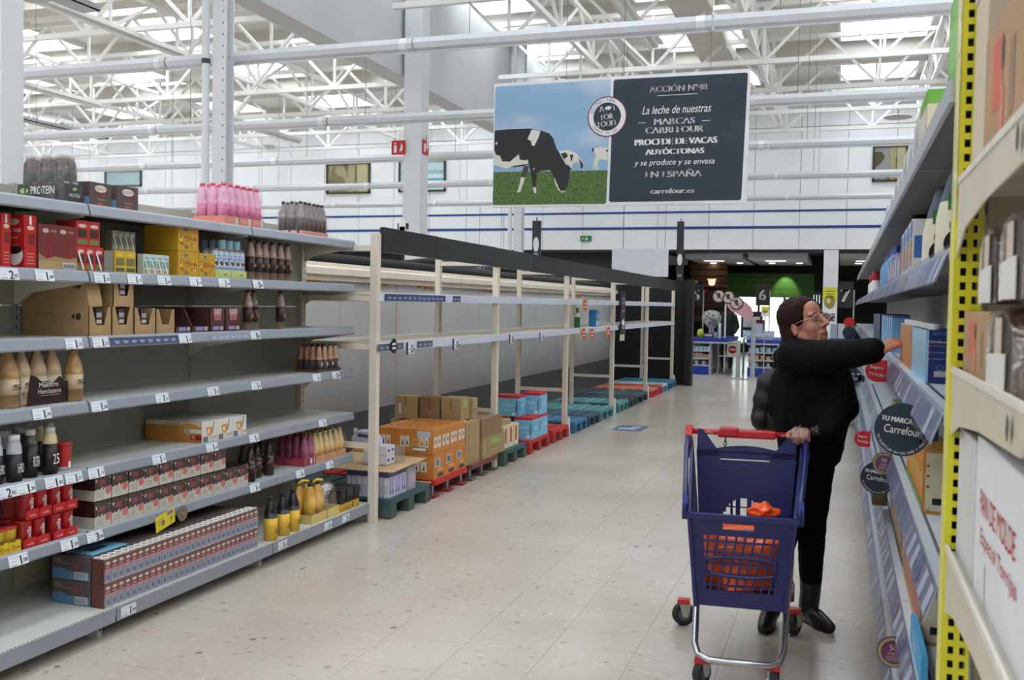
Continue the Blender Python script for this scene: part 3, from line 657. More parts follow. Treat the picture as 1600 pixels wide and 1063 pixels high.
def wrap_pack(name, label, cat, y0, z, me, nx, ny, px_, py_, h, x=XF, tray=None, tray_h=.05, film=True, group=None, traydeco=None, filmcol='shrink_film', part='bottle', fh=.93, taper=.75):
    """bottles in nx rows of depth by ny along the shelf, in a tray and shrink film; every bottle a part"""
    t = thing(name, label, cat, (x, y0, z), 0, group)
    for i in range(nx):
        for j in range(ny): inst(me, part, t, (-px_ * (i + .5), py_ * (j + .5), .003))
    D, W_ = px_ * nx, py_ * ny
    if tray:
        m = MB().box(-D, 0, 0, W_, .0005, .003, tray)
        for a, b, c, d in ((-D, 0, -.002, .0), (-D, 0, W_, W_ + .002), (-D - .002, -D, 0, W_), (0, .002, 0, W_)): m.box(a, b, c, d, .0005, tray_h, tray)
        if traydeco: traydeco(m, W_, D)
        m.build('tray', t)
    if film:
        e = .004; k = taper; hh = h * fh; zz = [0.002, hh * .62, hh]; vs = []
        for z_, q in ((.002, 1), (hh * .62, 1), (hh, k)):
            for a, b in ((-1, -1), (1, -1), (1, 1), (-1, 1)): vs.append((-D / 2 + a * (D / 2 + e) * (1 - (1 - q) * .6), W_ / 2 + b * (W_ / 2 + e) * (1 - (1 - q) * .6), z_))
        fs = [(i + 4 * j, (i + 1) % 4 + 4 * j, (i + 1) % 4 + 4 * j + 4, i + 4 * j + 4) for j in range(2) for i in range(4)] + [(8, 9, 10, 11)]
        MB().add(vs, fs, FILM(filmcol)).build('shrink_film', t)
    return t
def single(me, name, label, cat, px, k, x, group=None, rz=0): return tag(inst(me, name, None, (x, LY(px, x, LZ[k] + .08), LZ[k] + .001), (0, 0, rz)), label, cat, group)
# ---- top shelf
y0, y1 = yr(101, 128, 6); D = dpt(28, y0, 6)
pb = bottle_mesh('bottle', .031, .225, K(26, 28, 32, .35), K(206, 202, 200, .4), K(22, 24, 28, .4), .02, .62, .62, shoulder=K(74, 48, 42, .35), text='PROTEIN', cap_h=.12)
BLKT = K(22, 22, 24, .5); GRNL = K(150, 190, 96, .5)
def pdeco(m, W_, D):
    m.text('PROTEIN', (-D * .46, -.002, .056), UX, UZ, .036, RW, width=D * .5); m.disc((-D * .86, -.002, .054), UX, UZ, .026, .013, GRNL)
    m.text('PROTEIN', (.002, W_ * .55, .034), UY, UZ, .016, RW, width=W_ * .6); m.disc((.002, W_ * .55, .064), UY, UZ, .014, .008, GRNL)
n = max(3, round(D / .085))
wrap_pack('protein_drink_pack', 'black tray of shrink-wrapped protein drink bottles on the top shelf', 'bottle pack', y0, LZ[6], pb, n, 2, D / n, (y1 - y0) / 2, .225, tray=BLKT, tray_h=.085, traydeco=pdeco)
BRN = K(92, 78, 74, .55)
def puleva(m, w_, d, h):
    m.disc((0, 0, h * .74), UY, UZ, w_ * .27, h * .15, K(226, 216, 212, .5)); m.text('PULEVA', (0, 0, h * .74), UY, UZ, h * .09, K(196, 50, 60, .5, var=0), width=w_ * .42, lift=.003)
    m.rect((0, .01, h * .48), UY, UZ, w_ * .14, h * .13, K(170, 56, 52, .5)); m.text('Batido', (0, .005, h * .3), UY, UZ, h * .07, K(206, 196, 190, .5, var=0), width=w_ * .34); m.rect((0, 0, h * .12), UY, UZ, w_ * .24, h * .1, K(200, 84, 60, .5))
    m.flat([(-w_ * .5, h * .55), (w_ * .5, h * .55), (w_ * .5, h * .56), (-w_ * .5, h * .56)], (0, 0, 0), UY, UZ, K(70, 58, 54, .6)); m.rect((-d * .06, -w_ / 2, h * .2), UX, UZ, d * .10, h * .36, K(120, 160, 200, .5))
for a, b, c, lab in ((140, 174, 127, 'brown milkshake case on the top shelf, next to the protein tray'), (183, 216, 175, 'brown milkshake case on the top shelf, right of its twin')):
    y0, y1 = yr(a, b, 6); boxcase('milkshake_case', lab, 'box', y0, y1, LZ[6], .30, ZP(283, XF, y0) - LZ[6] if a < 150 else ZP(289, XF, y0) - LZ[6], BRN, deco=puleva)
pk = bottle_mesh('bottle', .033, .24, K(222, 128, 168, .3), K(222, 84, 104, .35), K(216, 112, 156, .3), .1, .5, .42, shoulder=K(226, 160, 190, .25), text='Okey', tcol=K(200, 50, 90, .4, var=0))
def okd(c1):
    def f(m, W_, D):
        m.text('Okey', (.002, W_ * .36, .028), UY, UZ, .03, K(240, 200, 190, .5, var=0), width=W_ * .5); m.rect((.002, W_ * .82, .026), UY, UZ, W_ * .24, .04, K(206, 206, 206, .5))
    return f
for a, b, lab in ((352, 373, 'pink strawberry milkshake bottle pack on the top shelf, left one'), (374, 393, 'pink strawberry milkshake bottle pack on the top shelf, middle one'), (394, 412, 'pink strawberry milkshake bottle pack on the top shelf, right one')):
    y0, y1 = yr(a, b, 6); wrap_pack('milkshake_pack', lab, 'bottle pack', y0, LZ[6], pk, 3, 2, .072, (y1 - y0) / 2, .24, tray=K(232, 130, 110, .5), tray_h=.05, group='pink milkshake packs', traydeco=okd(0))
ck = bottle_mesh('bottle', .032, .22, K(74, 54, 52, .2), K(70, 62, 62, .3), K(60, 44, 44, .3), .1, .5, .36, shoulder=K(126, 112, 110, .15), text='Okey', tcol=K(190, 60, 60, .4, var=0))
for a, b, lab in ((473, 493, 'dark chocolate milkshake bottle pack on the top shelf, left one'), (494, 512, 'dark chocolate milkshake bottle pack on the top shelf, right one')):
    y0, y1 = yr(a, b, 6); wrap_pack('milkshake_pack', lab, 'bottle pack', y0, LZ[6], ck, 3, 3, .066, (y1 - y0) / 3, .22, tray=K(226, 150, 140, .5), tray_h=.03, group='chocolate milkshake packs')
# ---- second shelf
REDC = K(190, 34, 36, .4); 
def taza(m, w_, d, h):
    f = -w_ / 2
    m.disc((-d * .5, f, h * .87), UX, UZ, d * .26, h * .06, K(232, 214, 170, .5)); m.text('VALOR', (-d * .5, f, h * .87), UX, UZ, h * .045, K(120, 40, 30, .5, var=0), width=d * .36, lift=.003); m.text('a la TAZA', (-d * .46, f, h * .71), UX, UZ, h * .065, RW, width=d * .66)
    m.text('chocolate', (-d * .5, f, h * .58), UX, UZ, h * .03, RW, width=d * .4); m.disc((-d * .46, f, h * .25), UX, UZ, d * .40, h * .19, RW); m.disc((-d * .46, f, h * .35), UX, UZ, d * .36, h * .08, K(52, 28, 22, .3), .003); m.flat([(-d * .98, .02), (-d * .75, .03), (-d * .7, .075), (-d * .98, .09)], (0, f, 0), UX, UZ, K(170, 110, 70, .5), .003)
    m.disc((0, 0, h * .76), UY, UZ, w_ * .3, h * .04, K(222, 200, 170, .5)); m.rect((0, 0, h * .9), UY, UZ, w_ * .18, h * .16, RW); m.rect((0, w_ * .1, h * .55), UY, UZ, w_ * .55, h * .2, K(120, 30, 30, .5)); 
    for i in range(4): m.rect((0, 0, h * (.1 + i * .06)), UY, UZ, w_ * .6, h * .02, K(228, 140, 130, .5))
for a, b, c, lab in ((38, 57, 5, 'red chocolate drink carton with a cup picture on the second shelf from top'), (8, 26, -26, 'red chocolate drink carton cut by the left edge, second shelf from top')):
    y0, y1 = yr(a, b, 5); D = dpt(c, y0, 5) if c > 0 else .12
    boxcase('chocolate_carton', lab, 'carton', y0, y1 if b > 40 else y1 - .012, LZ[5], D, .235, REDC, deco=taza, x=XF if b > 40 else XF - .02)
y0, y1 = yr(60, 120, 5)
def tazacase(m, w_, d, h):
    m.box(.0005, .002, -w_ / 2, w_ / 2, 0, h * .2, K(176, 150, 108, .8)); m.flat([(-w_ / 2, h * .2), (w_ / 2, h * .2), (w_ / 2, h * .3), (w_ * .3, h * .26), (-w_ * .1, h * .3), (-w_ * .3, h * .24), (-w_ / 2, h * .36)], (.0005, 0, 0), UY, UZ, K(160, 132, 96, .8))
    for s in (-.22, .27): m.rect((0, w_ * s, h * .46), UY, UZ, w_ * .07, h * .55, K(150, 30, 34, .4)); 
    for s in (-.32, .13): m.disc((0, w_ * s, h * .86), UY, UZ, w_ * .08, h * .05, K(214, 190, 170, .5)); m.text('TAZA', (0, w_ * (s + .2), h * .86), UY, UZ, h * .045, K(222, 200, 186, .5, var=0), width=w_ * .16)
    m.rect((.002, w_ * .28, h * .1), UY, UZ, w_ * .34, h * .13, RW); 
    for i in range(12): m.rect((.0022, w_ * (.14 + i * .026), h * .1), UY, UZ, w_ * .012, h * .1, INK, .002)
boxcase('chocolate_case', 'wine red display case of chocolate drink cartons, torn open at its foot', 'box', y0, y1, LZ[5], .32, ZP(349, XF, y0) - LZ[5], K(118, 48, 46, .6), deco=tazacase)
def mini_pack(name, label, y0, y1, z, n, h, deep, body, tops, deco_cols, x=XF, group=None, strip_=None):
    """row of little brick cartons: each carton a part"""
    t = thing(name, label, 'carton pack', (x, y0, z), 0, group); w_ = (y1 - y0) / n
    c = MB().box(-.038, 0, .0008, w_ - .0008, .001, h, body, {'T': tops})
    c.rect((0, w_ / 2, h * .5), UY, UZ, w_ * .8, h * .34, deco_cols[0]); c.disc((0, w_ / 2, h * .8), UY, UZ, w_ * .34, h * .07, deco_cols[1]); c.rect((0, w_ / 2, h * .16), UY, UZ, w_ * .8, h * .16, deco_cols[2])
    if strip_: c.flat([(w_ * .15, h * .75), (w_ * .3, h * .78), (w_ * .85, h * .1), (w_ * .7, h * .06)], (0, 0, 0), UY, UZ, strip_, .002)
    me = c.mesh('carton')
    for i in range(n):
        for j in range(deep): inst(me, 'carton', t, (-j * .039, w_ * i, 0))
    return t
RC = (K(70, 40, 34, .5), K(226, 200, 196, .5), K(90, 140, 70, .5))
y0, y1 = yr(119, 161, 5); mini_pack('milkshake_cartons', 'red small milkshake cartons with straws, lower row on the second shelf', y0, y1, LZ[5], 3, .118, 3, K(200, 52, 50, .45), K(180, 60, 56, .5), RC, strip_=RW)
y0, y1 = yr(119, 156, 5); mini_pack('milkshake_cartons', 'red small milkshake cartons stacked on the row with straws', y0, y1, LZ[5] + .119, 2, .118, 3, K(196, 48, 48, .45), K(180, 60, 56, .5), RC)
y0, y1 = yr(163, 177, 5); boxcase('grey_carton', 'plain grey low carton between red and yellow drink packs', 'carton', y0, y1, LZ[5], .2, .105, K(132, 128, 122, .6))
YEL = K(216, 180, 50, .5); DKG = K(84, 84, 74, .5)
y0, y1 = yr(179, 212, 5); mini_pack('milkshake_cartons', 'yellow small vanilla milkshake cartons on the second shelf from top', y0, y1, LZ[5], 2, .112, 2, YEL, K(150, 130, 60, .5), (K(120, 120, 70, .5), K(230, 200, 90, .5), K(90, 100, 70, .5)))
y0, y1 = yr(188, 224, 5); mini_pack('milkshake_cartons', 'greyish small milkshake cartons stacked at the back over the yellow ones', y0, y1, LZ[5] + .113, 4, .10, 2, K(120, 120, 104, .5), DKG, (K(90, 96, 90, .5), K(140, 146, 140, .5), K(160, 150, 120, .5)), x=XF - .05, strip_=K(196, 186, 160, .5))
y0, y1 = yr(224, 264, 5); mini_pack('milkshake_cartons', 'pale blue and green small milkshake cartons with straws, low row', y0, y1, LZ[5], 4, .105, 1, K(204, 214, 208, .45), K(160, 190, 210, .5), (K(120, 160, 140, .5), K(130, 180, 214, .5), K(196, 150, 120, .5)), strip_=RW)
GOLD = PRINT('gold_print', [(198, 150, 30), (214, 166, 40), (150, 70, 40), (226, 190, 90)], 26, .45); GOLDP = K(206, 160, 40, .5)
def goldbox(m, w_, d, h):
    m.rect((0, 0, h * .48), UY, UZ, w_ * .84, h * .5, GOLD); m.disc((0, -w_ * .12, h * .84), UY, UZ, w_ * .1, h * .07, K(120, 110, 140, .5)); m.disc((0, -w_ * .1, h * .16), UY, UZ, w_ * .12, h * .08, K(140, 120, 90, .5)); m.text('FLAN', (0, w_ * .05, h * .5), UY, UZ, h * .14, K(170, 50, 50, .5, var=0), width=w_ * .6, lift=.003)
g_ = 'yellow dessert drink boxes'
y0, y1 = yr(278, 310, 5); D = dpt(225, y0, 5)
for z_, lab in ((LZ[5], 'deep yellow drink case on the second shelf, lower one of the stack'), (LZ[5] + .138, 'deep yellow drink case on the second shelf, upper one of the stack')):
    boxcase('yellow_case', lab, 'box', y0, y1, z_, D, .137, GOLDP, deco=goldbox, group=g_)
y0, y1 = yr(311, 336, 5); boxcase('yellow_case', 'low yellow drink case right of the yellow stack', 'box', y0, y1, LZ[5], .3, .135, GOLDP, deco=goldbox, group=g_)
WB = K(206, 214, 222, .4)
def colacase(m, w_, d, h): pass
y0, y1 = yr(336, 360, 5)
for a, b, lab in ((336, 360, 'white and blue chocolate drink tray with lime edge, left one'), (361, 385, 'white and blue chocolate drink tray with lime edge, right one')):
    y0, y1 = yr(a, b, 5)
    t = thing('drink_tray', lab, 'drink tray', (XF, y0, LZ[5]), 0, 'lime-edged drink trays'); w_ = (y1 - y0) / 3
    can = MB().lathe([(.026, 0), (.027, .004), (.027, .145), (.022, .155), (.022, .165), (.024, .168)], [WB, PRINT('can_print', [(190, 206, 220), (120, 150, 196), (210, 214, 220), (96, 70, 64)], 30, .35), K(150, 196, 216, .4), K(146, 110, 92, .4), K(150, 116, 98, .4)], 10).mesh('can')
    for i in range(3):
        for j in range(4): inst(can, 'can', t, (-.027 - j * .054, w_ * (i + .5), .002))
    m = MB().box(0, .002, 0, y1 - y0, .001, .048, K(196, 210, 130, .5)); m.text('deyn', (.002, (y1 - y0) * .66, .022), UY, UZ, .018, K(40, 44, 100, .5, var=0), width=.04); m.build('tray', t)
y0, y1 = yr(350, 384, 5); t = thing('drink_tray', 'tray of brown lidded cans lying on top of the white drink trays', 'drink tray', (XF - .02, y0, LZ[5] + .171)); w_ = (y1 - y0) / 3
lid = MB().lathe([(.026, 0), (.027, .004), (.027, .05), (.025, .056)], [WB, K(140, 184, 206, .4), K(136, 104, 88, .4)], 10).mesh('can')
for i in range(3):
    for j in range(3): inst(lid, 'can', t, (-.027 - j * .054, w_ * (i + .5), .0))
CHB = bottle_mesh('chocolate_milk_bottle', .0295, .245, K(150, 122, 112, .3), K(44, 36, 36, .4), K(52, 34, 32, .4), .2, .58, .42, shoulder=K(160, 132, 122, .3), text='Cacao', tcol=K(214, 160, 110, .5, var=0), cap_h=.07)
for i, px in enumerate((391, 403, 413, 425, 437, 448)): single(CHB, 'chocolate_milk_bottle', 'chocolate milk bottle with dark label, %s of the six on the second shelf' % ords[i], 'bottle', px, 5, XF - .05, 'single chocolate milk bottles')
for px, x, lab in ((387, XF - .04, 'chocolate milk bottle in front of its pair on the third shelf'), (396, XF - .10, 'chocolate milk bottle behind its pair on the third shelf'), (438, XF - .05, 'chocolate milk bottle standing alone on the third shelf')): single(CHB, 'chocolate_milk_bottle', lab, 'bottle', px, 4, x, 'single chocolate milk bottles')
# ---- third shelf: own-brand kraft trays with cut-out fronts
def kraft_tray(label, p0_, p1_, z, D, h, full=True, back=False, logo=True, cut=.62, mat=KRAFT, lip=.38):
    y0, y1 = yr(p0_, p1_, 4); w_ = y1 - y0; t = thing('display_tray', label, 'box', (XF, y0, z), 0, 'kraft display trays')
    m = MB(); e = .003
    m.box(-D, 0, 0, w_, .0005, e, mat); m.box(-D, 0, 0, e, e, h, mat); m.box(-D, 0, w_ - e, w_, e, h, mat); m.box(-D, -D + e, e, w_ - e, e, h, mat)
    if full and not back: m.box(-D, -.09, e, w_ - e, h - e, h, mat)
    m.prism([(0, e), (w_, e), (w_, h), (w_ * .86, h), (w_ * .68, h * lip), (w_ * .32, h * lip), (w_ * .14, h), (0, h)], (-e, 0, 0), UY, UZ, e, mat)
    if logo: m.flat([(-.105, h * .66), (-.085, h * .78), (-.085, h * .54)], (0, 0, 0), UX, UZ, K(60, 44, 34, .7)); m.disc((-.062, 0, h * .66), UX, UZ, .016, h * .12, K(60, 44, 34, .7)); m.rect((-D * .68, 0, h * .75), UX, UZ, D * .28, h * .03, K(140, 112, 76, .8))
    m.build('tray', t)
    if full:
        bm_ = MB().box(-.052, 0, -.022, .022, .004, h * .93, K(66, 52, 56, .5)); bm_.rect((0, 0, h * .72), UY, UZ, .034, h * .16, K(170, 160, 166, .5)); bm_.rect((0, 0, h * .5), UY, UZ, .034, h * .12, K(206, 190, 180, .5)); bm_ = bm_.mesh('drink_carton')
        for j in range(3): inst(bm_, 'drink_carton', t, (-.008 - j * .056, w_ / 2, 0))
    return t
yk = yr(139, 174, 4)[0]; D = dpt(35, yk, 4); h1 = .142
kraft_tray('long kraft display tray on the third shelf, lower left of the stack', 139, 174, LZ[4], D, h1)
y0, y1 = yr(139, 160, 4); t = thing('display_tray', 'long kraft display tray with slanted front on top of the lower left one', 'box', (XF, y0, LZ[4] + h1 + .001), 0, 'kraft display trays'); w_ = y1 - y0; h2 = .15
m = MB().prism([(-D, 0), (-.001, 0), (-.001, h2 * .1), (-.03, h2), (-D, h2)], (0, w_, 0), UX, UZ, w_, KRAFT); m.flat([(-.105, h2 * .66), (-.085, h2 * .78), (-.085, h2 * .54)], (0, 0, 0), UX, UZ, K(60, 44, 34, .7)); m.disc((-.062, 0, h2 * .66), UX, UZ, .016, h2 * .12, K(60, 44, 34, .7)); m.rect((-D * .7, 0, h2 * .78), UX, UZ, D * .3, h2 * .03, K(140, 112, 76, .8)); m.build('tray', t)
kraft_tray('kraft display tray on the third shelf, second of the lower row', 175, 208, LZ[4], .3, h1, logo=False)
kraft_tray('kraft display tray stacked upright on the second one of the row', 177, 209, LZ[4] + h1 + .001, .26, h1, logo=False)
kraft_tray('kraft display tray on the third shelf, third of the lower row', 210, 243, LZ[4], .3, h1 * .96, logo=False)
kraft_tray('empty kraft display tray on the third shelf, fourth of the row', 244, 273, LZ[4], .3, h1 * .92, full=False, logo=False)
CHOC = K(84, 50, 48, .55)
def choctray(label, p0_, p1_, full):
    y0, y1 = yr(p0_, p1_, 4); w_ = y1 - y0; h = .135; t = thing('display_tray', label, 'box', (XF, y0, LZ[4]), 0, 'dark brown display trays'); m = MB(); e = .003; D = .3
    m.box(-D, 0, 0, w_, .0005, e, CHOC); m.box(-D, -D + e, 0, w_, e, h, CHOC); fr = .04 if not full else h
    for yy_ in (0, w_ - e): m.prism([(-D, e), (0, e), (0, fr), (-.05, h), (-D, h)], (0, yy_ + e, 0), UX, UZ, e, CHOC)
    m.box(-e, 0, 0, w_, e, .035 if not full else h, CHOC); m.rect((0, w_ * .42, .022), UY, UZ, w_ * .42, .02, K(150, 150, 190, .5)); m.rect((0, w_ * .8, .022), UY, UZ, w_ * .2, .02, K(196, 176, 190, .5)); m.build('tray', t)
    if full:
        m = MB().flat([(w_ * .22, h), (w_ * .3, h * .5), (w_ * .7, h * .5), (w_ * .78, h)], (0, 0, 0), UY, UZ, K(176, 120, 130, .5), .002); m.text('101', (0, w_ * .5, h * .85), UY, UZ, h * .2, RW, width=w_ * .4, lift=.003); m.rect((0, w_ * .5, h * .6), UY, UZ, w_ * .24, h * .12, K(196, 84, 84, .5), .003); m.build('print', t)
for a, b, f, lab in ((274, 299, 0, 'empty dark brown tray next to the empty kraft tray'), (300, 327, 0, 'empty dark brown tray before the full brown boxes'), (328, 351, 1, 'dark brown box with pink label on the third shelf, left of two'), (352, 376, 1, 'dark brown box with pink label on the third shelf, right of two')): choctray(lab, a, b, f)
# ---- fourth shelf: tiger-nut milk and glass bottles
HB_ = bottle_mesh('horchata_bottle', .043, .265, K(206, 180, 146, .3), K(50, 40, 36, .4), K(226, 206, 178, .35), .22, .48, .3, shoulder=K(216, 186, 150, .25), text='S', tcol=K(60, 40, 34, .5, var=0), cap_h=.09)
HB2 = bottle_mesh('horchata_bottle', .043, .265, K(176, 140, 96, .3), K(40, 34, 30, .4), K(214, 186, 150, .35), .22, .48, .3, shoulder=K(190, 150, 100, .2), text='S', tcol=K(50, 34, 30, .5, var=0), cap_h=.09)
single(HB2, 'horchata_bottle', 'tiger-nut milk bottle left of the brown carrier on the fourth shelf', 'bottle', 14, 3, XF - .08, 'tiger-nut milk bottles'); single(HB2, 'horchata_bottle', 'tiger-nut milk bottle right of the brown carrier on the fourth shelf', 'bottle', 115, 3, XF - .06, 'tiger-nut milk bottles')
y0, y1 = LY(34, XF - .05, 1.2), LY(106, XF - .05, 1.2); t = thing('horchata_pack', 'four tiger-nut milk bottles in a dark brown printed carrier', 'bottle pack', (XF - .05, y0, LZ[3])); w_ = y1 - y0
for i in range(3): inst(HB_, 'bottle', t, (-.05, w_ * (i + .5) / 3, .003))
for i in range(3): inst(HB_, 'bottle', t, (-.14, w_ * (i + .5) / 3, .003))
m = MB(); CB = K(50, 28, 28, .45); m.prism([(w_ * .12, .0), (w_, .0), (w_, .10), (w_ * .93, .10), (w_ * .82, .125), (w_ * .66, .09), (w_ * .45, .10), (w_ * .3, .13), (w_ * .2, .14)], (-.004, 0, .001), UY, UZ, .004, CB)
m.prism([(-.19, 0), (0, 0), (0, .14), (-.10, .10), (-.19, .12)], (0, .0, .001), UX, UZ, .003, K(196, 186, 180, .5)); m.text('Maestro', (.0, w_ * .56, .092), UY, UZ, .022, RW, width=w_ * .42, lift=.004); m.text('Horchatero', (.0, w_ * .58, .062), UY, UZ, .022, RW, width=w_ * .5, lift=.004); m.rect((.0, w_ * .6, .043), UY, UZ, w_ * .44, .003, K(170, 160, 150, .5), .004); m.text('CHUFI', (.0, w_ * .54, .118), UY, UZ, .018, K(210, 200, 190, .5, var=0), width=w_ * .2, lift=.004); m.build('carrier', t)
y0, y1 = yr(498, 532, 3); D = dpt(461, y0, 3)
gbm = bottle_mesh('bottle', .024, .185, K(92, 52, 40, .2), K(40, 34, 32, .3), K(70, 48, 52, .35), .12, .45, .45, shoulder=K(196, 144, 114, .12), text='S', tcol=RW, cap_h=.05)
wrap_pack('glass_bottle_pack', 'shrink pack of small glass bottles alone at the far end of the fourth shelf', 'bottle pack', y0, LZ[3], gbm, 4, 4, D / 4, (y1 - y0) / 4, .185, tray=K(84, 52, 50, .5), tray_h=.02, fh=.9)
# ---- fifth shelf
yb = bottle_mesh('yogurt_drink_bottle', .033, .205, K(206, 208, 212, .35), K(214, 214, 214, .35), K(30, 30, 34, .4), .0, .6, .66, shoulder=K(180, 182, 188, .3), text='YoPRO', cap_h=.14)
pr = bottle_mesh('protein_bottle', .033, .215, K(24, 26, 30, .35), K(206, 204, 196, .35), K(24, 24, 28, .4), .02, .66, .62, shoulder=K(206, 186, 140, .3), text='25', cap_h=.12)
pr2 = bottle_mesh('protein_bottle', .033, .215, K(24, 26, 30, .35), K(200, 198, 190, .35), K(24, 24, 28, .4), .02, .66, .62, shoulder=K(60, 54, 48, .3), text='PROTEIN', cap_h=.12)
for px, x, me, lab, nm in ((-8, XF - .05, yb, 'white and black yogurt drink bottle cut by the left edge', 'yogurt_drink_bottle'), (22, XF - .02, yb, 'white and black yogurt drink bottle in front on the fifth shelf', 'yogurt_drink_bottle'), (9, XF - .17, yb, 'white and black yogurt drink bottle in the back row', 'yogurt_drink_bottle'), (47, XF - .04, pr2, 'black protein bottle between the yogurt drink and the tall 25 one', 'protein_bottle'), (33, XF - .13, pr2, 'black protein bottle half hidden behind the yogurt drink', 'protein_bottle'), (78, XF - .02, pr, 'black protein bottle with cream shoulder and big 25', 'protein_bottle'), (60, XF - .13, pr, 'cream shouldered protein bottle at the back, left', 'protein_bottle'), (76, XF - .15, pr, 'cream shouldered protein bottle at the back, right', 'protein_bottle')): single(me, nm, lab, 'bottle', px, 2, x)
y = LY(100, XF - .04, .85); t = thing('red_cup', 'red lidded drink cup beside the black protein bottles', 'cup', (XF - .04, y, LZ[2])); MB().lathe([(.026, 0), (.027, .02), (.034, .115), (.036, .118), (.036, .124)], [K(206, 206, 208, .4), K(196, 44, 50, .4), K(180, 36, 40, .4), K(176, 34, 38, .4)], 16).build('cup', t); MB().lathe([(.037, .118), (.037, .128), (.032, .134)], K(170, 32, 36, .35), 16).build('lid', t)
MB().rect((.031, 0, .03), UY, UZ, .016, .03, RW).build('label', t)
y0, y1 = yr(315, 385, 2); D = dpt(227, y0, 2); hC = .118; WHC = K(226, 222, 216, .45); ORG = K(206, 140, 66, .45)
t = thing('milk_case', 'orange and white case of three milk packs on the fifth shelf', 'box', (XF, y0, LZ[2])); n = 3; w_ = (y1 - y0) / n
m = MB().box(-D, 0, .001, w_ - .001, .001, hC, WHC, {'L': ORG})
m.disc((-D * .22, .001, hC * .62), UX, UZ, D * .2, hC * .3, K(214, 156, 84, .45)); m.rect((-D * .5, .001, hC * .88), UX, UZ, D * .98, hC * .2, K(220, 206, 188, .45), .0006); m.text('COVAP', (-D * .5, .001, hC * .86), UX, UZ, hC * .15, K(110, 34, 40, .5, var=0), width=D * .24); m.rect((-D * .15, .001, hC * .55), UX, UZ, D * .3, hC * .2, K(236, 226, 210, .5), .002); m.text('50', (-D * .24, .001, hC * .55), UX, UZ, hC * .17, K(120, 30, 30, .5, var=0), lift=.003); m.rect((-D * .1, .001, hC * .25), UX, UZ, D * .2, hC * .24, K(170, 40, 40, .5), .002); m.text('95', (-D * .14, .001, hC * .25), UX, UZ, hC * .16, RW, lift=.003)
p0m = m
def covfront(m):
    m.flat([(w_ * .25, hC * .72), (w_ * .72, hC * .72), (w_ * .6, hC * .3), (w_ * .36, hC * .3)], (0, 0, 0), UY, UZ, K(216, 160, 84, .45)); m.rect((0, w_ * .42, hC * .52), UY, UZ, w_ * .12, hC * .2, K(240, 226, 196, .5), .002); m.text('COVAP', (0, w_ * .76, hC * .2), UY, UZ, hC * .12, K(190, 50, 60, .5, var=0), width=w_ * .42); m.rect((0, w_ * .24, hC * .15), UY, UZ, w_ * .3, hC * .26, K(120, 120, 124, .5)); m.tube([(.001, w_ * .8, hC * .95), (.001, w_ * .72, hC * .6), (.001, w_ * .66, hC * .4)], .0018, K(70, 44, 40, .5), 5)
covfront(m); m.build('milk_pack', t)
m = MB().box(-D, 0, .001, w_ - .001, .001, hC, WHC); covfront(m); me = m.mesh('milk_pack')
for i in (1, 2): inst(me, 'milk_pack', t, (0, w_ * i, 0))
# ---- sixth shelf: red spread cups in trays, chocolate milk packs, bottles
cupm = MB().lathe([(.028, 0), (.029, .004), (.037, .108), (.039, .11), (.039, .117), (.03, .119)], [K(186, 30, 36, .3)] * 2 + [K(170, 26, 30, .3)] * 3, 14)
cupm.text('nocilla', (.034, 0, .06), UZ, -UY, .024, RW, width=.066, lift=.004); cupm = cupm.mesh('cup')
def nocilla(label, p0_, p1_, n, z, nd=3, x=XF + .005):
    y0, y1 = yr(p0_, p1_, 1, x); w_ = (y1 - y0) / n; t = thing('cup_tray', label, 'cup pack', (x, y0, z), 0, 'red spread cup trays'); RT = K(190, 28, 34, .45)
    for i in range(n):
        for j in range(nd): inst(cupm, 'cup', t, (-.042 - j * .08, w_ * (i + .5), .003))
    m = MB().box(-.082 * nd, 0, 0, y1 - y0, .0005, .002, RT)
    for i in range(n): m.prism([(w_ * i + .002, 0), (w_ * (i + 1) - .002, 0), (w_ * (i + 1) - .002, .04), (w_ * i + w_ * .5, .046), (w_ * i + .002, .036)], (0, 0, .002), UY, UZ, .002, RT); m.text('nocilla', (.002, w_ * (i + .5), .02), UY, UZ, .011, K(240, 214, 210, .5, var=0), width=w_ * .46)
    m.build('tray', t); MB().box(-.082 * nd, .002, -.001, 0, .002, .118, FILM('shrink_film')).build('shrink_film', t); return t
nocilla('tray of red spread cups on the sixth shelf, lower row, left pair', 36, 78, 2, LZ[1]); nocilla('tray of red spread cups on the sixth shelf, lower row, right pair', 83, 121, 2, LZ[1])
nocilla('tray of red spread cups stacked in the upper row, left', 40, 81, 2, LZ[1] + .126); nocilla('tray of red spread cups stacked in the upper row, right', 82, 121, 2, LZ[1] + .126)
y0, y1 = yr(-26, 31, 1, XF + .005); t = thing('cocoa_cup_tray', 'yellow tray of cocoa drink cups at the left edge', 'cup pack', (XF + .01, y0, LZ[1])); w_ = (y1 - y0) / 3
cc = MB().lathe([(.03, 0), (.031, .004), (.039, .1), (.041, .102), (.041, .11)], [K(216, 180, 40, .4), K(222, 186, 46, .4), K(190, 40, 40, .4), K(180, 34, 36, .4)], 14); cc.text('ColaCao', (.036, 0, .06), UY, UZ, .018, K(70, 36, 26, .5, var=0), width=.056, lift=.004); cc = cc.mesh('cup')
for i in range(3): inst(cc, 'cup', t, (-.045, w_ * (i + .5), .003)); inst(cc, 'cup', t, (-.13, w_ * (i + .5), .003))
m = MB()
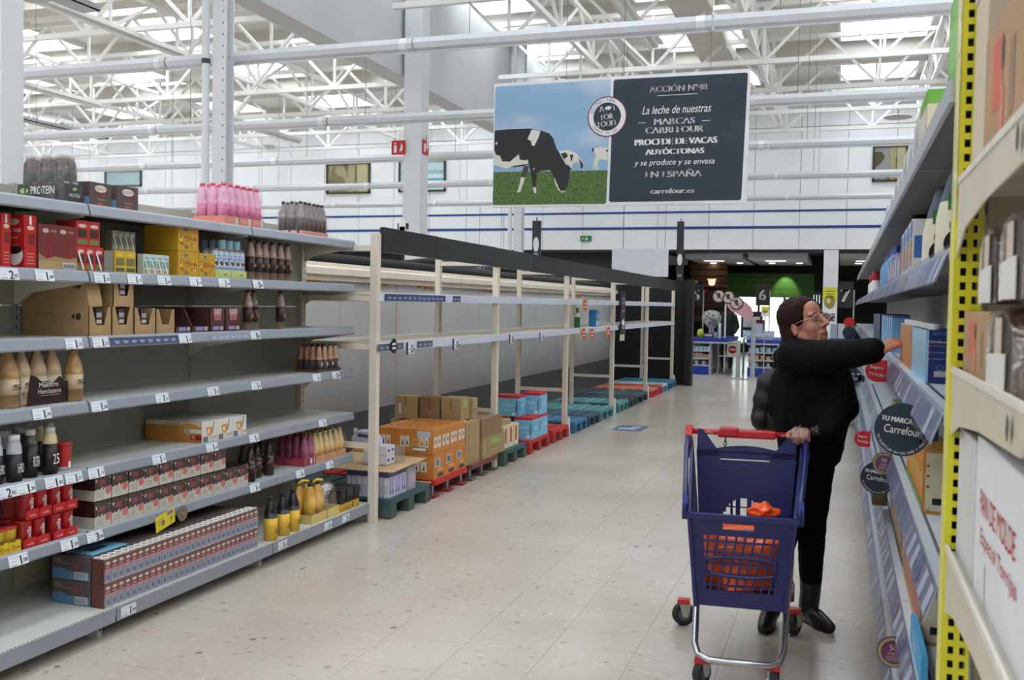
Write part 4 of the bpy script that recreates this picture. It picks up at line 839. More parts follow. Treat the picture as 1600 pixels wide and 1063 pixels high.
for i in range(3): m.prism([(w_ * i + .001, 0), (w_ * (i + 1) - .001, 0), (w_ * (i + 1) - .001, .052), (w_ * (i + .6), .056), (w_ * (i + .5), .045), (w_ * i + .001, .05)], (0, 0, .001), UY, UZ, .002, K(220, 184, 40, .45)); m.text('0', (.002, w_ * (i + .3), .028), UY, UZ, .02, K(120, 60, 30, .5, var=0), lift=.003); m.text('Cao', (.002, w_ * (i + .7), .026), UY, UZ, .014, K(70, 36, 26, .5, var=0), lift=.003)
m.build('tray', t)
DB = K(62, 35, 31, .3); CR = K(214, 208, 194, .4)
def chocpack(w_, h, D=.30):
    cm = MB()
    for i in range(2):
        a, b = w_ * i / 2 + .001, w_ * (i + 1) / 2 - .001
        cm.box(-.05, 0, a, b, h * .42, h, DB); cm.box(-.05, 0, a, b, .001, h * .42, CR)
        cm.flat([(a, h * .42), (b, h * .42), (b, h * .55), (a + (b - a) * .6, h * .42), (a + (b - a) * .3, h * .5)], (0, 0, 0), UY, UZ, CR)
    cm.rect((0, w_ * .42, h * .72), UY, UZ, w_ * .36, h * .22, K(150, 60, 60, .4), .0018); cm.rect((0, w_ * .1, h * .78), UY, UZ, w_ * .1, h * .12, K(206, 196, 186, .5), .0018); cm.disc((0, w_ * .8, h * .36), UY, UZ, w_ * .17, h * .16, K(214, 112, 104, .45), .002); cm.disc((0, w_ * .1, h * .5), UY, UZ, w_ * .06, h * .06, K(40, 26, 24, .5), .002)
    for q in range(3): cm.rect((0, w_ * .3, h * (.3 - q * .07)), UY, UZ, w_ * .32, h * .015, K(120, 110, 100, .5), .0018)
    cm.disc((0, w_ * .92, h * .84), UY, UZ, w_ * .03, h * .03, RW, .002); return cm.mesh('carton_row')
y0 = LY(146, XF, .55); y1 = LY(387, XF, .55); nlow = 11; w_ = (y1 - y0) / nlow; hP = .125
frontm = chocpack(w_ - .004, hP); plain = MB().box(-.05, 0, .001, w_ - .005, hP * .42, hP, DB).box(-.05, 0, .001, w_ - .005, .001, hP * .42, CR).mesh('carton_row')
filmm = MB(); filmm.box(-.258, .0025, -.001, w_ - .003, .0, hP + .003, FILM('shrink_film')); filmm = filmm.mesh('shrink_film')
def cpack(i, z, lab):
    t = thing('chocolate_milk_pack', lab, 'carton pack', (XF + .006, y0 + w_ * i, z), 0, 'brown and cream chocolate milk packs'); inst(frontm, 'carton_row', t)
    for j in range(1, 5): inst(plain, 'carton_row', t, (-.0512 * j, 0, 0))
    inst(filmm, 'shrink_film', t)
for i in range(nlow): cpack(i, LZ[1], 'brown and cream chocolate milk pack, %s from the left in the lower row' % ords[i])
for i in range(nlow - 2): cpack(i + .02 * (i % 3), LZ[1] + hP + .006, 'brown and cream chocolate milk pack, %s from the left in the upper row' % ords[i])
ckb = bottle_mesh('chocolate_shake_bottle', .033, .21, K(58, 40, 40, .2), K(40, 34, 34, .3), K(54, 36, 36, .25), .15, .5, .4, shoulder=K(66, 48, 46, .15), text='Okey', tcol=K(190, 70, 60, .4, var=0))
for i, (px, x) in enumerate(((391, XF - .03), (401, XF - .07), (407, XF - .14), (420, XF - .05), (380, XF - .12))): single(ckb, 'chocolate_shake_bottle', 'dark chocolate shake bottle, %s of the loose ones right of the brown packs' % ords[i], 'bottle', px, 1, x, 'loose dark shake bottles')
y0, y1 = yr(476, 493, 1); D = dpt(431, y0, 1); mgb = bottle_mesh('bottle', .033, .2, K(150, 56, 90, .3), K(160, 60, 90, .35), K(146, 50, 86, .3), .1, .5, .42, shoulder=K(160, 80, 110, .25), text='Okey', tcol=K(216, 130, 150, .4, var=0))
wrap_pack('milkshake_pack', 'magenta strawberry milkshake pack in a pink tray on the sixth shelf', 'bottle pack', y0, LZ[1], mgb, 4, 2, D / 4, (y1 - y0) / 2, .2, tray=K(190, 60, 90, .5), tray_h=.055, traydeco=lambda m, W_, D: (m.rect((.002, W_ * .7, .03), UY, UZ, W_ * .4, .036, RW), m.text('Okey', (-D * .5, -.002, .026), UX, UZ, .022, K(230, 150, 140, .5, var=0))))
yeb = bottle_mesh('bottle', .033, .2, K(222, 180, 110, .3), K(226, 196, 140, .35), K(220, 176, 104, .3), .1, .5, .42, shoulder=K(228, 196, 140, .22), text='Okey', tcol=K(200, 70, 60, .4, var=0))
for a, b, lab in ((494, 509, 'yellow vanilla milkshake pack on the sixth shelf, left one'), (510, 525, 'yellow vanilla milkshake pack on the sixth shelf, middle one'), (526, 540, 'yellow vanilla milkshake pack on the sixth shelf, right one')):
    y0, y1 = yr(a, b, 1); wrap_pack('milkshake_pack', lab, 'bottle pack', y0, LZ[1], yeb, 3, 2, .07, (y1 - y0) / 2, .2, tray=K(228, 170, 120, .5), tray_h=.05, group='vanilla milkshake packs', traydeco=lambda m, W_, D: m.text('Okey', (.002, W_ * .4, .025), UY, UZ, .022, K(220, 120, 100, .5, var=0), width=W_ * .5))
# ---- base shelf
XB = -3.235
def base_y(px): return LY(px, XB, .25)
y0 = base_y(163); y1 = base_y(403); nC = 28; w_ = (y1 - y0) / nC; hM = .1155
cart = MB().box(-.036, 0, .0008, w_ - .0008, .001, hM, K(120, 92, 88, .4), {'T': K(176, 164, 160, .5), 'L': K(96, 56, 50, .45)})
cart.rect((0, w_ / 2, hM * .24), UY, UZ, w_ * .96, hM * .46, K(150, 152, 168, .4), .0006); cart.rect((0, w_ / 2, hM * .76), UY, UZ, w_ * .96, hM * .44, K(128, 84, 78, .4), .0006); cart.disc((0, w_ / 2, hM * .82), UY, UZ, w_ * .33, hM * .06, K(216, 196, 190, .5), .0014); cart.rect((0, w_ / 2, hM * .66), UY, UZ, w_ * .5, hM * .04, K(206, 170, 160, .5), .0014); cart.rect((0, w_ / 2, hM * .53), UY, UZ, w_ * .94, hM * .1, K(196, 140, 150, .45), .0014); cart.disc((0, w_ / 2, hM * .24), UY, UZ, w_ * .22, hM * .10, K(110, 112, 130, .5), .0014); cart.rect((0, w_ / 2, hM * .04), UY, UZ, w_ * .9, hM * .05, K(190, 186, 184, .5), .0014)
cart = cart.mesh('carton'); straw = MB().cyl((-.03, w_ * .2, hM + .003), (-.006, w_ * .8, hM + .003), .0028, None, RW, 6).mesh('straw')
npk = 0
for lv in range(2):
    i = 0
    while i < nC:
        n = 4 if i + 4 <= nC else nC - i; npk += 1
        t = thing('milkshake_brick_pack', 'brown and lilac milkshake cartons, %s pack from the left, %s row' % (ords[i // 4], ('lower', 'upper')[lv]), 'carton pack', (XB, y0 + w_ * i, LZ[0] + lv * (hM + .002)), 0, 'brown and lilac milkshake cartons')
        for j in range(n):
            for d in range(2): inst(cart, 'carton', t, (-.037 * d, w_ * j, 0))
            if lv: 
                for d in range(2): inst(straw, 'straw', t, (-.037 * d, w_ * j, 0))
        i += n
DKB = K(84, 72, 72, .55); BLL = K(84, 122, 156, .5)
def puls(m, w_, d, h):
    f = -w_ / 2; m.rect((-d * .5, f, h * .2), UX, UZ, d * .98, h * .36, BLL); m.flat([(-d * .98, h * .36), (-d * .7, h * .36), (-d * .6, h * .44), (-d * .8, h * .48), (-d * .98, h * .44)], (0, f, 0), UX, UZ, BLL); m.disc((-d * .84, f, h * .76), UX, UZ, d * .1, h * .13, K(120, 106, 104, .5)); m.text('Batido', (-d * .6, f, h * .68), UX, UZ, h * .1, K(150, 140, 138, .5, var=0), width=d * .24); m.rect((-d * .38, f, h * .6), UX, UZ, d * .14, h * .16, K(150, 70, 60, .5)); m.rect((-d * .24, f, h * .22), UX, UZ, d * .34, h * .3, K(206, 206, 214, .5), .002)
    for i in range(14): m.rect((-d * (.38 - i * .021), f, h * .22), UX, UZ, d * .009, h * .24, K(60, 60, 90, .5, var=0), .003)
D = XB - .085 - LX(80, y0, .25)
for lv in range(2): boxcase('milkshake_case', 'dark brown and blue case at the base shelf end, %s of two' % ('lower', 'upper')[lv], 'box', y0 + .002, y0 + .30, LZ[0] + lv * .1175, D, .1165, DKB, deco=puls, x=XB - .082, group='brown and blue cases')
for i in range(3): 
    for lv in range(2): boxcase('milkshake_case', 'dark brown case behind the small cartons on the base shelf, %s in the %s row' % (ords[i + 1], ('lower', 'upper')[lv]), 'box', y0 + .305 + i * .31, y0 + .605 + i * .31, LZ[0] + lv * .1175, D, .1165, DKB, x=XB - .082, group='brown and blue cases')
y = y0 + .06; m = MB().box(XB - .26, XB - .1, y - .02, y + .22, .3705, .3725, K(120, 186, 216, .5)); m.prism([(-.02, -.05), (.03, -.05), (.02, .06), (-.01, .06)], (XB - .18, y + .08, .3726), UX, UY, .001, K(50, 60, 70, .6)); tag(m.build('blue_lid_card'), 'light blue card with a grip hole lying on the brown case', 'card')
m = MB().box(-3.79, -3.78, LY(24, -3.78, .3), LY(76, -3.78, .3), .17, .33, K(196, 186, 160, .7)); m.box(-3.78, -3.772, LY(24, -3.78, .3), LY(76, -3.78, .3), .285, .33, K(206, 196, 172, .7)); tag(m.build('loose_shelf_board'), 'cream metal board leaning on the back of the empty base shelf', 'board')
cb = bottle_mesh('cacao_bottle', .041, .268, K(222, 174, 50, .3), K(28, 26, 26, .4), K(226, 180, 56, .35), .0, .5, .36, shoulder=K(36, 32, 32, .3), text='Cacaolat', tcol=K(70, 40, 20, .5, var=0), cap_h=.1)
for i, px in enumerate((423, 442, 458)): tag(inst(cb, 'cacao_bottle', None, (XB - .03 + .0 * i, LY(px, XB - .03, .2), LZ[0] + .001)), 'yellow and black cocoa drink bottle on the base shelf, %s of three' % ords[i], 'bottle', 'single cocoa drink bottles')
cy = bottle_mesh('bottle', .041, .262, K(222, 168, 54, .3), K(40, 36, 34, .4), K(218, 164, 50, .35), .1, .6, .34, shoulder=K(214, 160, 60, .25), text='Cacaolat', tcol=K(110, 60, 20, .5, var=0), cap_h=.08)
y0, y1 = LY(487, XB, .2), LY(510, XB, .2); D = XB - LX(466, y0, .2)
t = wrap_pack('cocoa_bottle_pack', 'tall yellow cocoa drink bottles wrapped in film on a pale tray', 'bottle pack', y0, LZ[0], cy, 2, 2, .085, (y1 - y0) / 2, .262, x=XB, tray=K(226, 196, 110, .5), tray_h=.062, fh=1.0)
for k in range(2): MB().tube([(-.12 + .06 * k, .02 + (y1 - y0) * .5 * k, .255), (-.1 + .06 * k, .05 + (y1 - y0) * .4 * k, .275), (-.07 + .06 * k, .08 + (y1 - y0) * .4 * k, .27)], .009, K(222, 186, 50, .4), 6).build('carry_strap', t)
y0, y1 = LY(511, XB, .2), LY(531, XB, .2); t = thing('open_tray', 'half empty pale yellow tray with a torn clear film hood', 'tray', (XB, y0, LZ[0])); w_ = y1 - y0
m = MB().box(-.17, 0, 0, w_, .0005, .003, K(222, 190, 100, .5)); [m.box(a, b, c, d, .0005, .062, K(226, 196, 110, .5)) for a, b, c, d in ((-.17, 0, 0, .003), (-.17, 0, w_ - .003, w_), (-.17, -.167, 0, w_), (-.003, 0, 0, w_))]; m.build('tray', t)
m = MB(); vs = []; 
for z_, q in ((.05, 1), (.15, .96), (.21, .75), (.235, .4)):
    for i in range(12): a = 2 * PI * i / 12; vs.append((-.085 + .085 * q * max(-1, min(1, 1.25 * math.cos(a))), w_ / 2 + w_ / 2 * q * max(-1, min(1, 1.25 * math.sin(a))), z_))
m.add(vs, [(12 * j + i, 12 * j + (i + 1) % 12, 12 * j + 12 + (i + 1) % 12, 12 * j + 12 + i) for j in range(3) for i in range(12)] + [tuple(range(36, 48))], FILM('hood_film', .3, .1), True); m.build('film_hood', t)
inst(cb, 'bottle', t, (-.12, w_ * .5, .004), scale=(.8, .8, .62))
sm = MB().lathe([(.021, 0), (.022, .05), (.022, .052), (.022, .105), (.017, .12), (.017, .14), (.019, .142), (.019, .148)], [K(222, 174, 50, .35)] * 2 + [K(40, 32, 30, .3)] * 5, 10).mesh('bottle')
for a, b, lab in ((533, 540, 'small black and yellow cocoa bottle pack, nearest of three'), (542, 552, 'small black and yellow cocoa bottle pack, middle of three'), (554, 563, 'small black and yellow cocoa bottle pack, farthest of three')):
    y0, y1 = LY(a, XB, .2), LY(b, XB, .2); n = 2; t = wrap_pack('small_cocoa_pack', lab, 'bottle pack', y0, LZ[0], sm, 3, 2, .046, (y1 - y0) / 2, .148, x=XB, film=False, group='small cocoa packs'); MB().box(-.138, 0.001, 0, y1 - y0, .095, .15, K(38, 32, 30, .45)).build('sleeve', t)
# ================================================================ GOODS ON THE PALLETS
PZ = .1455; XP = -3.13
def py_(px, z=.3, x=XP): return LY(px, x, z)
LIL = K(206, 202, 222, .45, var=.06, scale=25); LILD = K(92, 92, 132, .45); CAPW = K(226, 228, 236, .4)
y0, y1 = py_(607, .15) , py_(635, .15); nl = 3; w_ = (y1 - y0) / nl; D = min(.62, XP - LX(541, y0, .2)); nd = 4; d_ = D / nd; hL = .20
m = MB().box(-d_ + .003, -.001, .002, w_ - .002, .001, hL * .76, LIL).box(-d_ + .003, -.001, .002, w_ - .002, hL * .76, hL, LILD)
for s in (.3, .7): m.rect((-.001, w_ * s, hL * .42), UY, UZ, w_ * .3, hL * .6, K(170, 164, 206, .45)); m.disc((-.001, w_ * s, hL * .2), UY, UZ, w_ * .12, hL * .1, K(110, 104, 160, .45), .002)
for s in (.27, .73): m.rect((-d_ * s, .002, hL * .38), UX, UZ, d_ * .4, hL * .7, K(218, 216, 228, .45)); m.rect((-d_ * s, .002, hL * .3), UX, UZ, d_ * .3, hL * .3, K(196, 194, 212, .45), .0018)
m.rect((-d_ * .5, .002, hL * .38), UX, UZ, d_ * .03, hL * .74, K(60, 58, 76, .6), .002); me = m.mesh('carton_pack')
for i in range(nl):
    for j in range(nd):
        if i == 2 and j > 1: continue
        o = inst(me, 'milk_pack', None, (XP - d_ * j, y0 + w_ * i, PZ)); tag(o, 'lilac milk pack on the first pallet, %s from the left in the %s rank' % (ords[nd - 1 - j], ('front', 'middle', 'rear')[i]), 'carton pack', 'lilac milk packs under the cardboard sheet')
greym = MB().box(-.3, 0, .002, .16, .001, hL * .9, K(170, 158, 170, .5, var=.1, scale=20)); greym.rect((0, .08, hL * .4), UY, UZ, .1, hL * .5, K(186, 170, 186, .5)); tag(greym.build('milk_pack'), 'greyish lilac milk pack at the far side of the first pallet', 'carton pack', loc=(XP, y1 + .01, PZ))
m = MB(); zs = PZ + hL + .004; sheet = [(.06, -.08), (.02, .62), (-.68, .70), (-.70, -.1)]
m.add([(a, b, random.uniform(-.002, .004)) for a, b in sheet] + [(a, b, -.006) for a, b in sheet], [(0, 1, 2, 3), (7, 6, 5, 4), (0, 4, 5, 1), (1, 5, 6, 2), (2, 6, 7, 3), (3, 7, 4, 0)], K(196, 166, 124, .8, var=.06, scale=12)); o = m.build('cardboard_sheet'); tag(o, 'flat kraft cardboard sheet lying on the lilac milk packs', 'cardboard', loc=(XP, y0 + .02, zs + .006))
m = MB().box(-.6, .02, -.02, .72, 0, .006, K(190, 160, 118, .8)); tag(m.build('cardboard_sheet'), 'kraft cardboard sheet on the deck of the first pallet', 'cardboard', loc=(XP, y1 - .28, PZ - .006))
# two packs of white cartons on the sheet, one wrapped, and a bag
yb_ = LY(600, XP - .12, .38); zt = zs + .011
WLC = K(222, 218, 226, .45, var=.04, scale=30)
t = thing('milk_pack', 'white lilac milk cartons lying on the cardboard sheet, half unwrapped', 'carton pack', (XP - .10, yb_, zt))
for i in range(2):
    for j in range(2):
        m = MB().box(-.2, 0, .003 + .07 * i, .069 + .07 * i, .001 + .072 * j, .07 + .072 * j, WLC); m.disc((0, .035 + .07 * i, .035 + .072 * j), UY, UZ, .02, .012, K(80, 84, 130, .5)); m.build('carton', t)
MB().box(-.19, .05, .14, .22, 0, .13, FILM('torn_film', .3, .2, bump=.9, scale=22)).build('torn_film', t)
t = thing('milk_pack', 'lilac milk carton pack lying on top with a blue cap band', 'carton pack', (XP - .19, yb_ - .01, zt + .147))
m = MB().prism([(-.2, 0), (0, 0), (-.02, .06), (-.06, .10), (-.17, .10), (-.2, .05)], (0, .13, 0), UX, UZ, .13, K(200, 196, 220, .4, var=.08, scale=30)); m.build('carton', t); MB().prism([(-.15, .06), (-.06, .055), (-.05, .075), (-.14, .085)], (0, -.001, 0), UX, UZ, .003, K(60, 66, 130, .4)).build('blue_band', t); MB().cyl((-.19, .04, .085), (-.19, .04, .115), .015, None, CAPW, 10).build('cap', t)
# ---- orange boxes
OR = K(206, 132, 58, .6, var=.05, scale=12); ORL = K(232, 226, 214, .5)
def orange_box(label, y0, y1, z, x, D, h, kind=0):
    w_ = y1 - y0
    def deco(m, w_, d, h):
        if kind == 0:
            for s in (-.22, .22):
                m.rect((0, w_ * s, h * .48), UY, UZ, w_ * .34, h * .44, ORL); m.disc((0, w_ * s, h * .5), UY, UZ, w_ * .08, h * .1, K(150, 120, 90, .5), .002)
        else: m.rect((0, -w_ * .15, h * .66), UY, UZ, w_ * .45, h * .34, K(206, 206, 210, .5)); [m.rect((0, -w_ * .3 + i * w_ * .04, h * .66), UY, UZ, w_ * .016, h * .26, INK, .002) for i in range(8)]; m.rect((0, w_ * .1, h * .14), UY, UZ, w_ * .5, h * .14, K(60, 60, 80, .5)); m.disc((0, w_ * .1, h * .35), UY, UZ, w_ * .3, h * .06, K(226, 168, 96, .5))
        f = -w_ / 2
        for s in (.36, .62): m.rect((-d * s, f, h * .5), UX, UZ, d * .22, h * .42, ORL); m.flat([(-d * s - .01, h * .36), (-d * s + .012, h * .36), (-d * s + .004, h * .6)], (0, f, 0), UX, UZ, K(120, 96, 70, .5), .002)
        for s in (.3, .7): m.disc((-d * s, 0, h), UX, UY, d * .07, w_ * .08, K(70, 40, 20, .8)); m.rect((-d * .5, w_ * .3, h), UX, UY, d * .5, w_ * .02, K(96, 58, 30, .8))
    return boxcase('orange_box', label, 'box', y0, y1, z, D, h, OR, x=x, deco=deco, group='orange drink boxes on the red pallet')
ya, yb_ = py_(676, .35), py_(726, .35); hO = .205
Dt = min(.75, XP - LX(587, ya, .45)); d3 = Dt / 3
for i in range(3): orange_box('orange box in the lower layer on the red pallet, %s at the front' % ords[i], ya + (yb_ - ya) * i / 3 + .004, ya + (yb_ - ya) * (i + 1) / 3 - .004, PZ, XP + .01, .25, hO, 1)
for j in range(1, 3): orange_box('orange box in the lower layer facing the camera, %s from the front' % ords[j], ya + .004, ya + .24, PZ, XP + .01 - .255 * j, .25, hO)
for j in range(1, 3): orange_box('orange box inside the lower layer, %s from the front' % ords[j], ya + .25, yb_, PZ, XP + .01 - .255 * j, .25, hO)
for i in range(4): orange_box('orange box in the upper layer on the red pallet, %s at the front' % ords[i], ya + (yb_ - ya) * i / 4 + .001, ya + (yb_ - ya) * (i + 1) / 4 - .001, PZ + hO + .001, XP + .004, d3 - .002, hO)
for j in range(1, 3):
    for i in range(2): orange_box('orange box in the upper layer, %s from the front, %s rank' % (ords[j], ('near', 'far')[i]), ya + (yb_ - ya) * i / 2 + .001, ya + (yb_ - ya) * (i + 1) / 2 - .001, PZ + hO + .001, XP + .004 - d3 * j, d3 - .002, hO)
# a printed front with the maker's wording on the corner box of the upper layer
m = MB(); m.text('AVENA', (0, 0, .0), UX, UZ, .03, K(236, 190, 120, .5, var=0), width=.13); m.text('DIGEST', (0, 0, -.04), UX, UZ, .03, K(236, 190, 120, .5, var=0), width=.14); m.rect((.04, 0, .045), UX, UZ, .12, .05, K(196, 198, 206, .5)); m.rect((0, 0, -.082), UX, UZ, .13, .03, K(50, 50, 60, .5)); m.rect((0, 0, -.082), UX, UZ, .12, .022, RW, .002)
o = m.build('printed_label'); tag(o, 'printed wording on the corner orange box', 'label', loc=(XP - .12, ya + .0005, PZ + hO * 1.6))
# ---- kraft boxes
KB = K(172, 146, 104, .8, var=.06, scale=10); KB2 = K(150, 120, 88, .8, var=.06, scale=10); GREEN = K(150, 186, 96, .6)
def kraft_box(label, y0, y1, z, x, D, h, m=KB, green=True, bar=False, caps=False, slit=True):
    def deco(q, w_, d, h):
        if green: q.rect((0, w_ * .05, h * .72), UY, UZ, w_ * .34, h * .24, GREEN); q.rect((0, w_ * .02, h * .45), UY, UZ, w_ * .5, h * .03, K(120, 96, 66, .8))
        if bar:
            q.rect((-d * .75, -w_ / 2, h * .45), UX, UZ, d * .2, h * .6, K(60, 56, 50, .7)); q.rect((-d * .75, -w_ / 2, h * .45), UX, UZ, d * .16, h * .54, K(196, 190, 176, .6), .002)
        if slit: q.rect((-d * .5, -w_ / 2, h * .72), UX, UZ, d * .03, h * .5, K(84, 62, 40, .9)); q.rect((0, -w_ * .3, h * .6), UY, UZ, w_ * .02, h * .7, K(110, 86, 58, .9))
    t = boxcase('kraft_box', label, 'box', y0, y1, z, D, h, m, x=x, deco=deco)
    if caps:
        cm = MB().cyl((0, 0, 0), (0, 0, .014), .016, None, RW, 10).mesh('cap')
        for i in range(3):
            for j in range(2): inst(cm, 'cap', t, (-D * (.2 + .3 * i), (j - .5) * (y1 - y0) * .5, h))
    return t
yA = py_(728, .3); yB = py_(749, .3); yC = py_(753, .25); yD = py_(790, .25)
kraft_box('tall kraft box at the near corner of the brownish pallet', yA, yB, PZ, XP, .26, .385, bar=True, green=False, caps=True)
kraft_box('tall kraft box behind the corner one on the brownish pallet', yA, yB, PZ, XP - .27, .26, .385, green=False, caps=True)
kraft_box('low kraft box with a green square at the front of the brownish pallet', yC, yD - .06, PZ, XP + .01, .28, .19)
kraft_box('brown box standing on the low kraft box with the green square', yC - .0, yD - .13, PZ + .191, XP, .22, .185, KB2, green=False)
kraft_box('kraft box deep inside the brownish pallet load', yC, yD - .06, PZ, XP - .29, .36, .37, green=False)
kraft_box('tall kraft box at the rear of the brownish pallet, left', yA, yB + .0, PZ, XP - .54, .2, .385, green=False)
zz = PZ + .402
for a, b, dx, D, mm, g, lab in ((-.02, .17, .47, .22, KB, False, 'kraft box in the top row behind the orange boxes, leftmost'), (.0, .18, .27, .18, KB2, False, 'brown box in the top row behind the orange boxes, second from left')):
    x = XP - dx; kraft_box(lab, yA + a, yA + b, zz, x, D, .20, mm, green=g, bar=not g and mm is KB)
x = XP - .09; ya_, yb2 = LY(734, x, .6), LY(752, x, .6); kraft_box('kraft box with a green square in the top row behind the orange boxes', yA + .02, yA + .22, zz, XP - .06, .19, .20)
kraft_box('narrow kraft box with a green square at the right end of the top row', yA + .24, yA + .36, zz - .014, XP - .03, .2, .195)
# ---- cream juice packs on the blue-green pallet
yE = py_(789, .25); yF_ = py_(813, .25); w_ = (yF_ - yE) / 3
jm = MB().box(-.2, 0, .002, w_ - .002, .001, .225, K(222, 206, 170, .5)); jm.rect((0, w_ * .5, .12), UY, UZ, w_ * .3, .16, K(176, 72, 50, .5)); jm.rect((0, w_ * .5, .03), UY, UZ, w_ * .7, .04, K(230, 226, 214, .5), .0018); jm.rect((-.1, .002, .12), UX, UZ, .03, .17, K(170, 70, 50, .5)); jm = jm.mesh('juice_pack')
for i in range(3): tag(inst(jm, 'juice_pack', None, (XP - .02, yE + w_ * i, PZ)), 'cream juice pack with a red stripe on the blue-green pallet, %s of three' % ords[i], 'carton pack', 'cream juice packs')
kraft_box('small kraft box on top of the cream juice packs', yE + .03, yE + w_ * 2.2, PZ + .227, XP - .06, .16, .05, KB, green=False, slit=False)
# ---- light blue boxes on the red pallet
LB = K(122, 190, 218, .5, var=.04, scale=14); LR = K(196, 40, 58, .5)
def blue_box(label, y0, y1, z, x, D, h):
    t = thing('blue_box', label, 'box', (x, y0, z), 0, 'light blue drink boxes with red tops'); w_ = y1 - y0
    MB().box(-D, 0, 0, w_, .0005, h * .88, LB).build('carton', t); MB().box(-D - .001, .001, -.001, w_ + .001, h * .88, h, LR).build('red_band', t)
    m = MB(); m.text('Leche', (-D * .5, 0, h * .55), UX, UZ, h * .16, K(206, 226, 238, .5, var=0), width=D * .6); m.rect((-D * .4, 0, h * .3), UX, UZ, D * .5, h * .04, K(180, 214, 230, .5)); m.rect((-D * .08, 0, h * .45), UX, UZ, D * .06, h * .5, K(40, 90, 130, .6)); m.text('Leche', (0, w_ * .55, h * .5), UY, UZ, h * .14, K(206, 226, 238, .5, var=0), width=w_ * .5); m.rect((0, w_ * .15, h * .5), UY, UZ, w_ * .08, h * .5, K(40, 90, 130, .6)); m.rect((-D * .2, 0, h * .12), UX, UZ, D * .14, h * .14, RW); m.build('print', t)
yG, yH = py_(829, .3), py_(853, .3); hB = .235; Dg = .2
blue_box('light blue box with red top, lower left at the pallet front', yG - .02, (yG + yH) / 2 - .06, PZ, XP + .02, Dg, hB); blue_box('light blue box with red top, lower right at the pallet front', (yG + yH) / 2 - .055, yH, PZ, XP + .02, .24, hB)
blue_box('light blue box with red top, lower one standing at the back', yG - .02, yH - .2, PZ, XP - .24, .24, hB)
blue_box('light blue box with red top in the upper layer, left', yG - .0, yG + .26, PZ + hB + .001, XP - .14, .27, hB * .95); blue_box('light blue box with red top in the upper layer, right', yH - .30, yH - .0, PZ + hB + .001, XP + .01, .19, hB * 1.02)
# ================================================================ THE HANGING COW SIGN
SY = 10.5; sx0, sx1, sz0, sz1 = -3.79, -.975, 2.683, 4.075
sg = thing('hanging_sign', 'large hanging sign with cows on the left and white lettering on dark', 'sign', (0, SY, 0))
FRM = K(222, 223, 226, .4, .2)
m = MB().box(sx0, sx1, 0, .05, sz0, sz1, FRM); m.build('board', sg)
def SPT(px, py): # crop pixel (1600 x 876 view of the sign) to board metres
    a = (px - 40) / (1560 - 40); topy = 103 + (30 - 103) * a; boty = 862 + (852 - 862) * a
    return sx0 + a * (sx1 - sx0), sz1 - (py - topy) / (boty - topy) * (sz1 - sz0)
def sp(pts): return [SPT(*p) for p in pts]
def skyprint():
    m = bpy.data.materials.new('sky_print'); m.use_nodes = True; n = m.node_tree.nodes; l = m.node_tree.links; p = n['Principled BSDF']; p.inputs['Roughness'].default_value = .35
    tc = n.new('ShaderNodeTexCoord'); mp = n.new('ShaderNodeMapping'); mp.inputs['Scale'].default_value = (1.0, 1, 2.2); nz = n.new('ShaderNodeTexNoise'); nz.inputs['Scale'].default_value = 1.1; nz.inputs['Detail'].default_value = 5
    cr = n.new('ShaderNodeValToRGB'); e = cr.color_ramp.elements; e[0].position = .5; e[0].color = (lin(138), lin(172), lin(204), 1); e[1].position = .75; e[1].color = (lin(196), lin(204), lin(214), 1)
    l.new(tc.outputs['Object'], mp.inputs[0]); l.new(mp.outputs[0], nz.inputs['Vector']); l.new(nz.outputs['Fac'], cr.inputs[0]); l.new(cr.outputs[0], p.inputs['Base Color']); return m
SKYP = skyprint(); GRASS = PRINT('grass_print', [(52, 74, 30), (70, 98, 40), (88, 116, 52), (60, 86, 34), (104, 130, 62)], 34, .5, detail=4)
N_ = -UY
def on_sign(mb_, pts, mat, lift): return mb_.add([(a, -lift, b) for a, b in sp(pts)], [tuple(range(len(pts)))], mat)
def rr_px(x0, y0, x1, y1, r=10): return rrect_px(x0, y0, x1, y1, r)
def rrect_px(x0, y0, x1, y1, r):
    out = []
    for cx, cy, a in ((x1 - r, y1 - r, 0), (x0 + r, y1 - r, PI / 2), (x0 + r, y0 + r, PI), (x1 - r, y0 + r, 1.5 * PI)):
        for i in range(5): t = a + PI / 2 * i / 4; out.append((cx + r * math.cos(t), cy + r * math.sin(t)))
    return out[::-1]
m = MB(); L = [(48, 128), (58, 122), (758, 84), (766, 92), (757, 640), (44, 645)]; on_sign(m, L[::-1], SKYP, .001); on_sign(m, [(44, 645), (757, 640), (752, 838), (742, 846), (50, 848), (42, 840)][::-1], GRASS, .001)
m.build('sky_and_field', sg)
CK = K(24, 24, 28, .4); CWt = K(214, 208, 198, .4); PKc = K(196, 170, 150, .4)
cow = MB()
on_sign(cow, [(48, 390), (130, 383), (280, 380), (345, 393), (395, 410), (420, 440), (440, 500), (480, 560), (505, 605), (528, 612), (536, 628), (524, 650), (525, 690), (512, 740), (497, 766), (470, 762), (450, 730), (430, 680), (405, 635), (350, 640), (322, 650), (316, 742), (298, 742), (290, 680), (280, 640), (270, 600), (230, 610), (150, 618), (90, 605), (46, 590)][::-1], CK, .002)
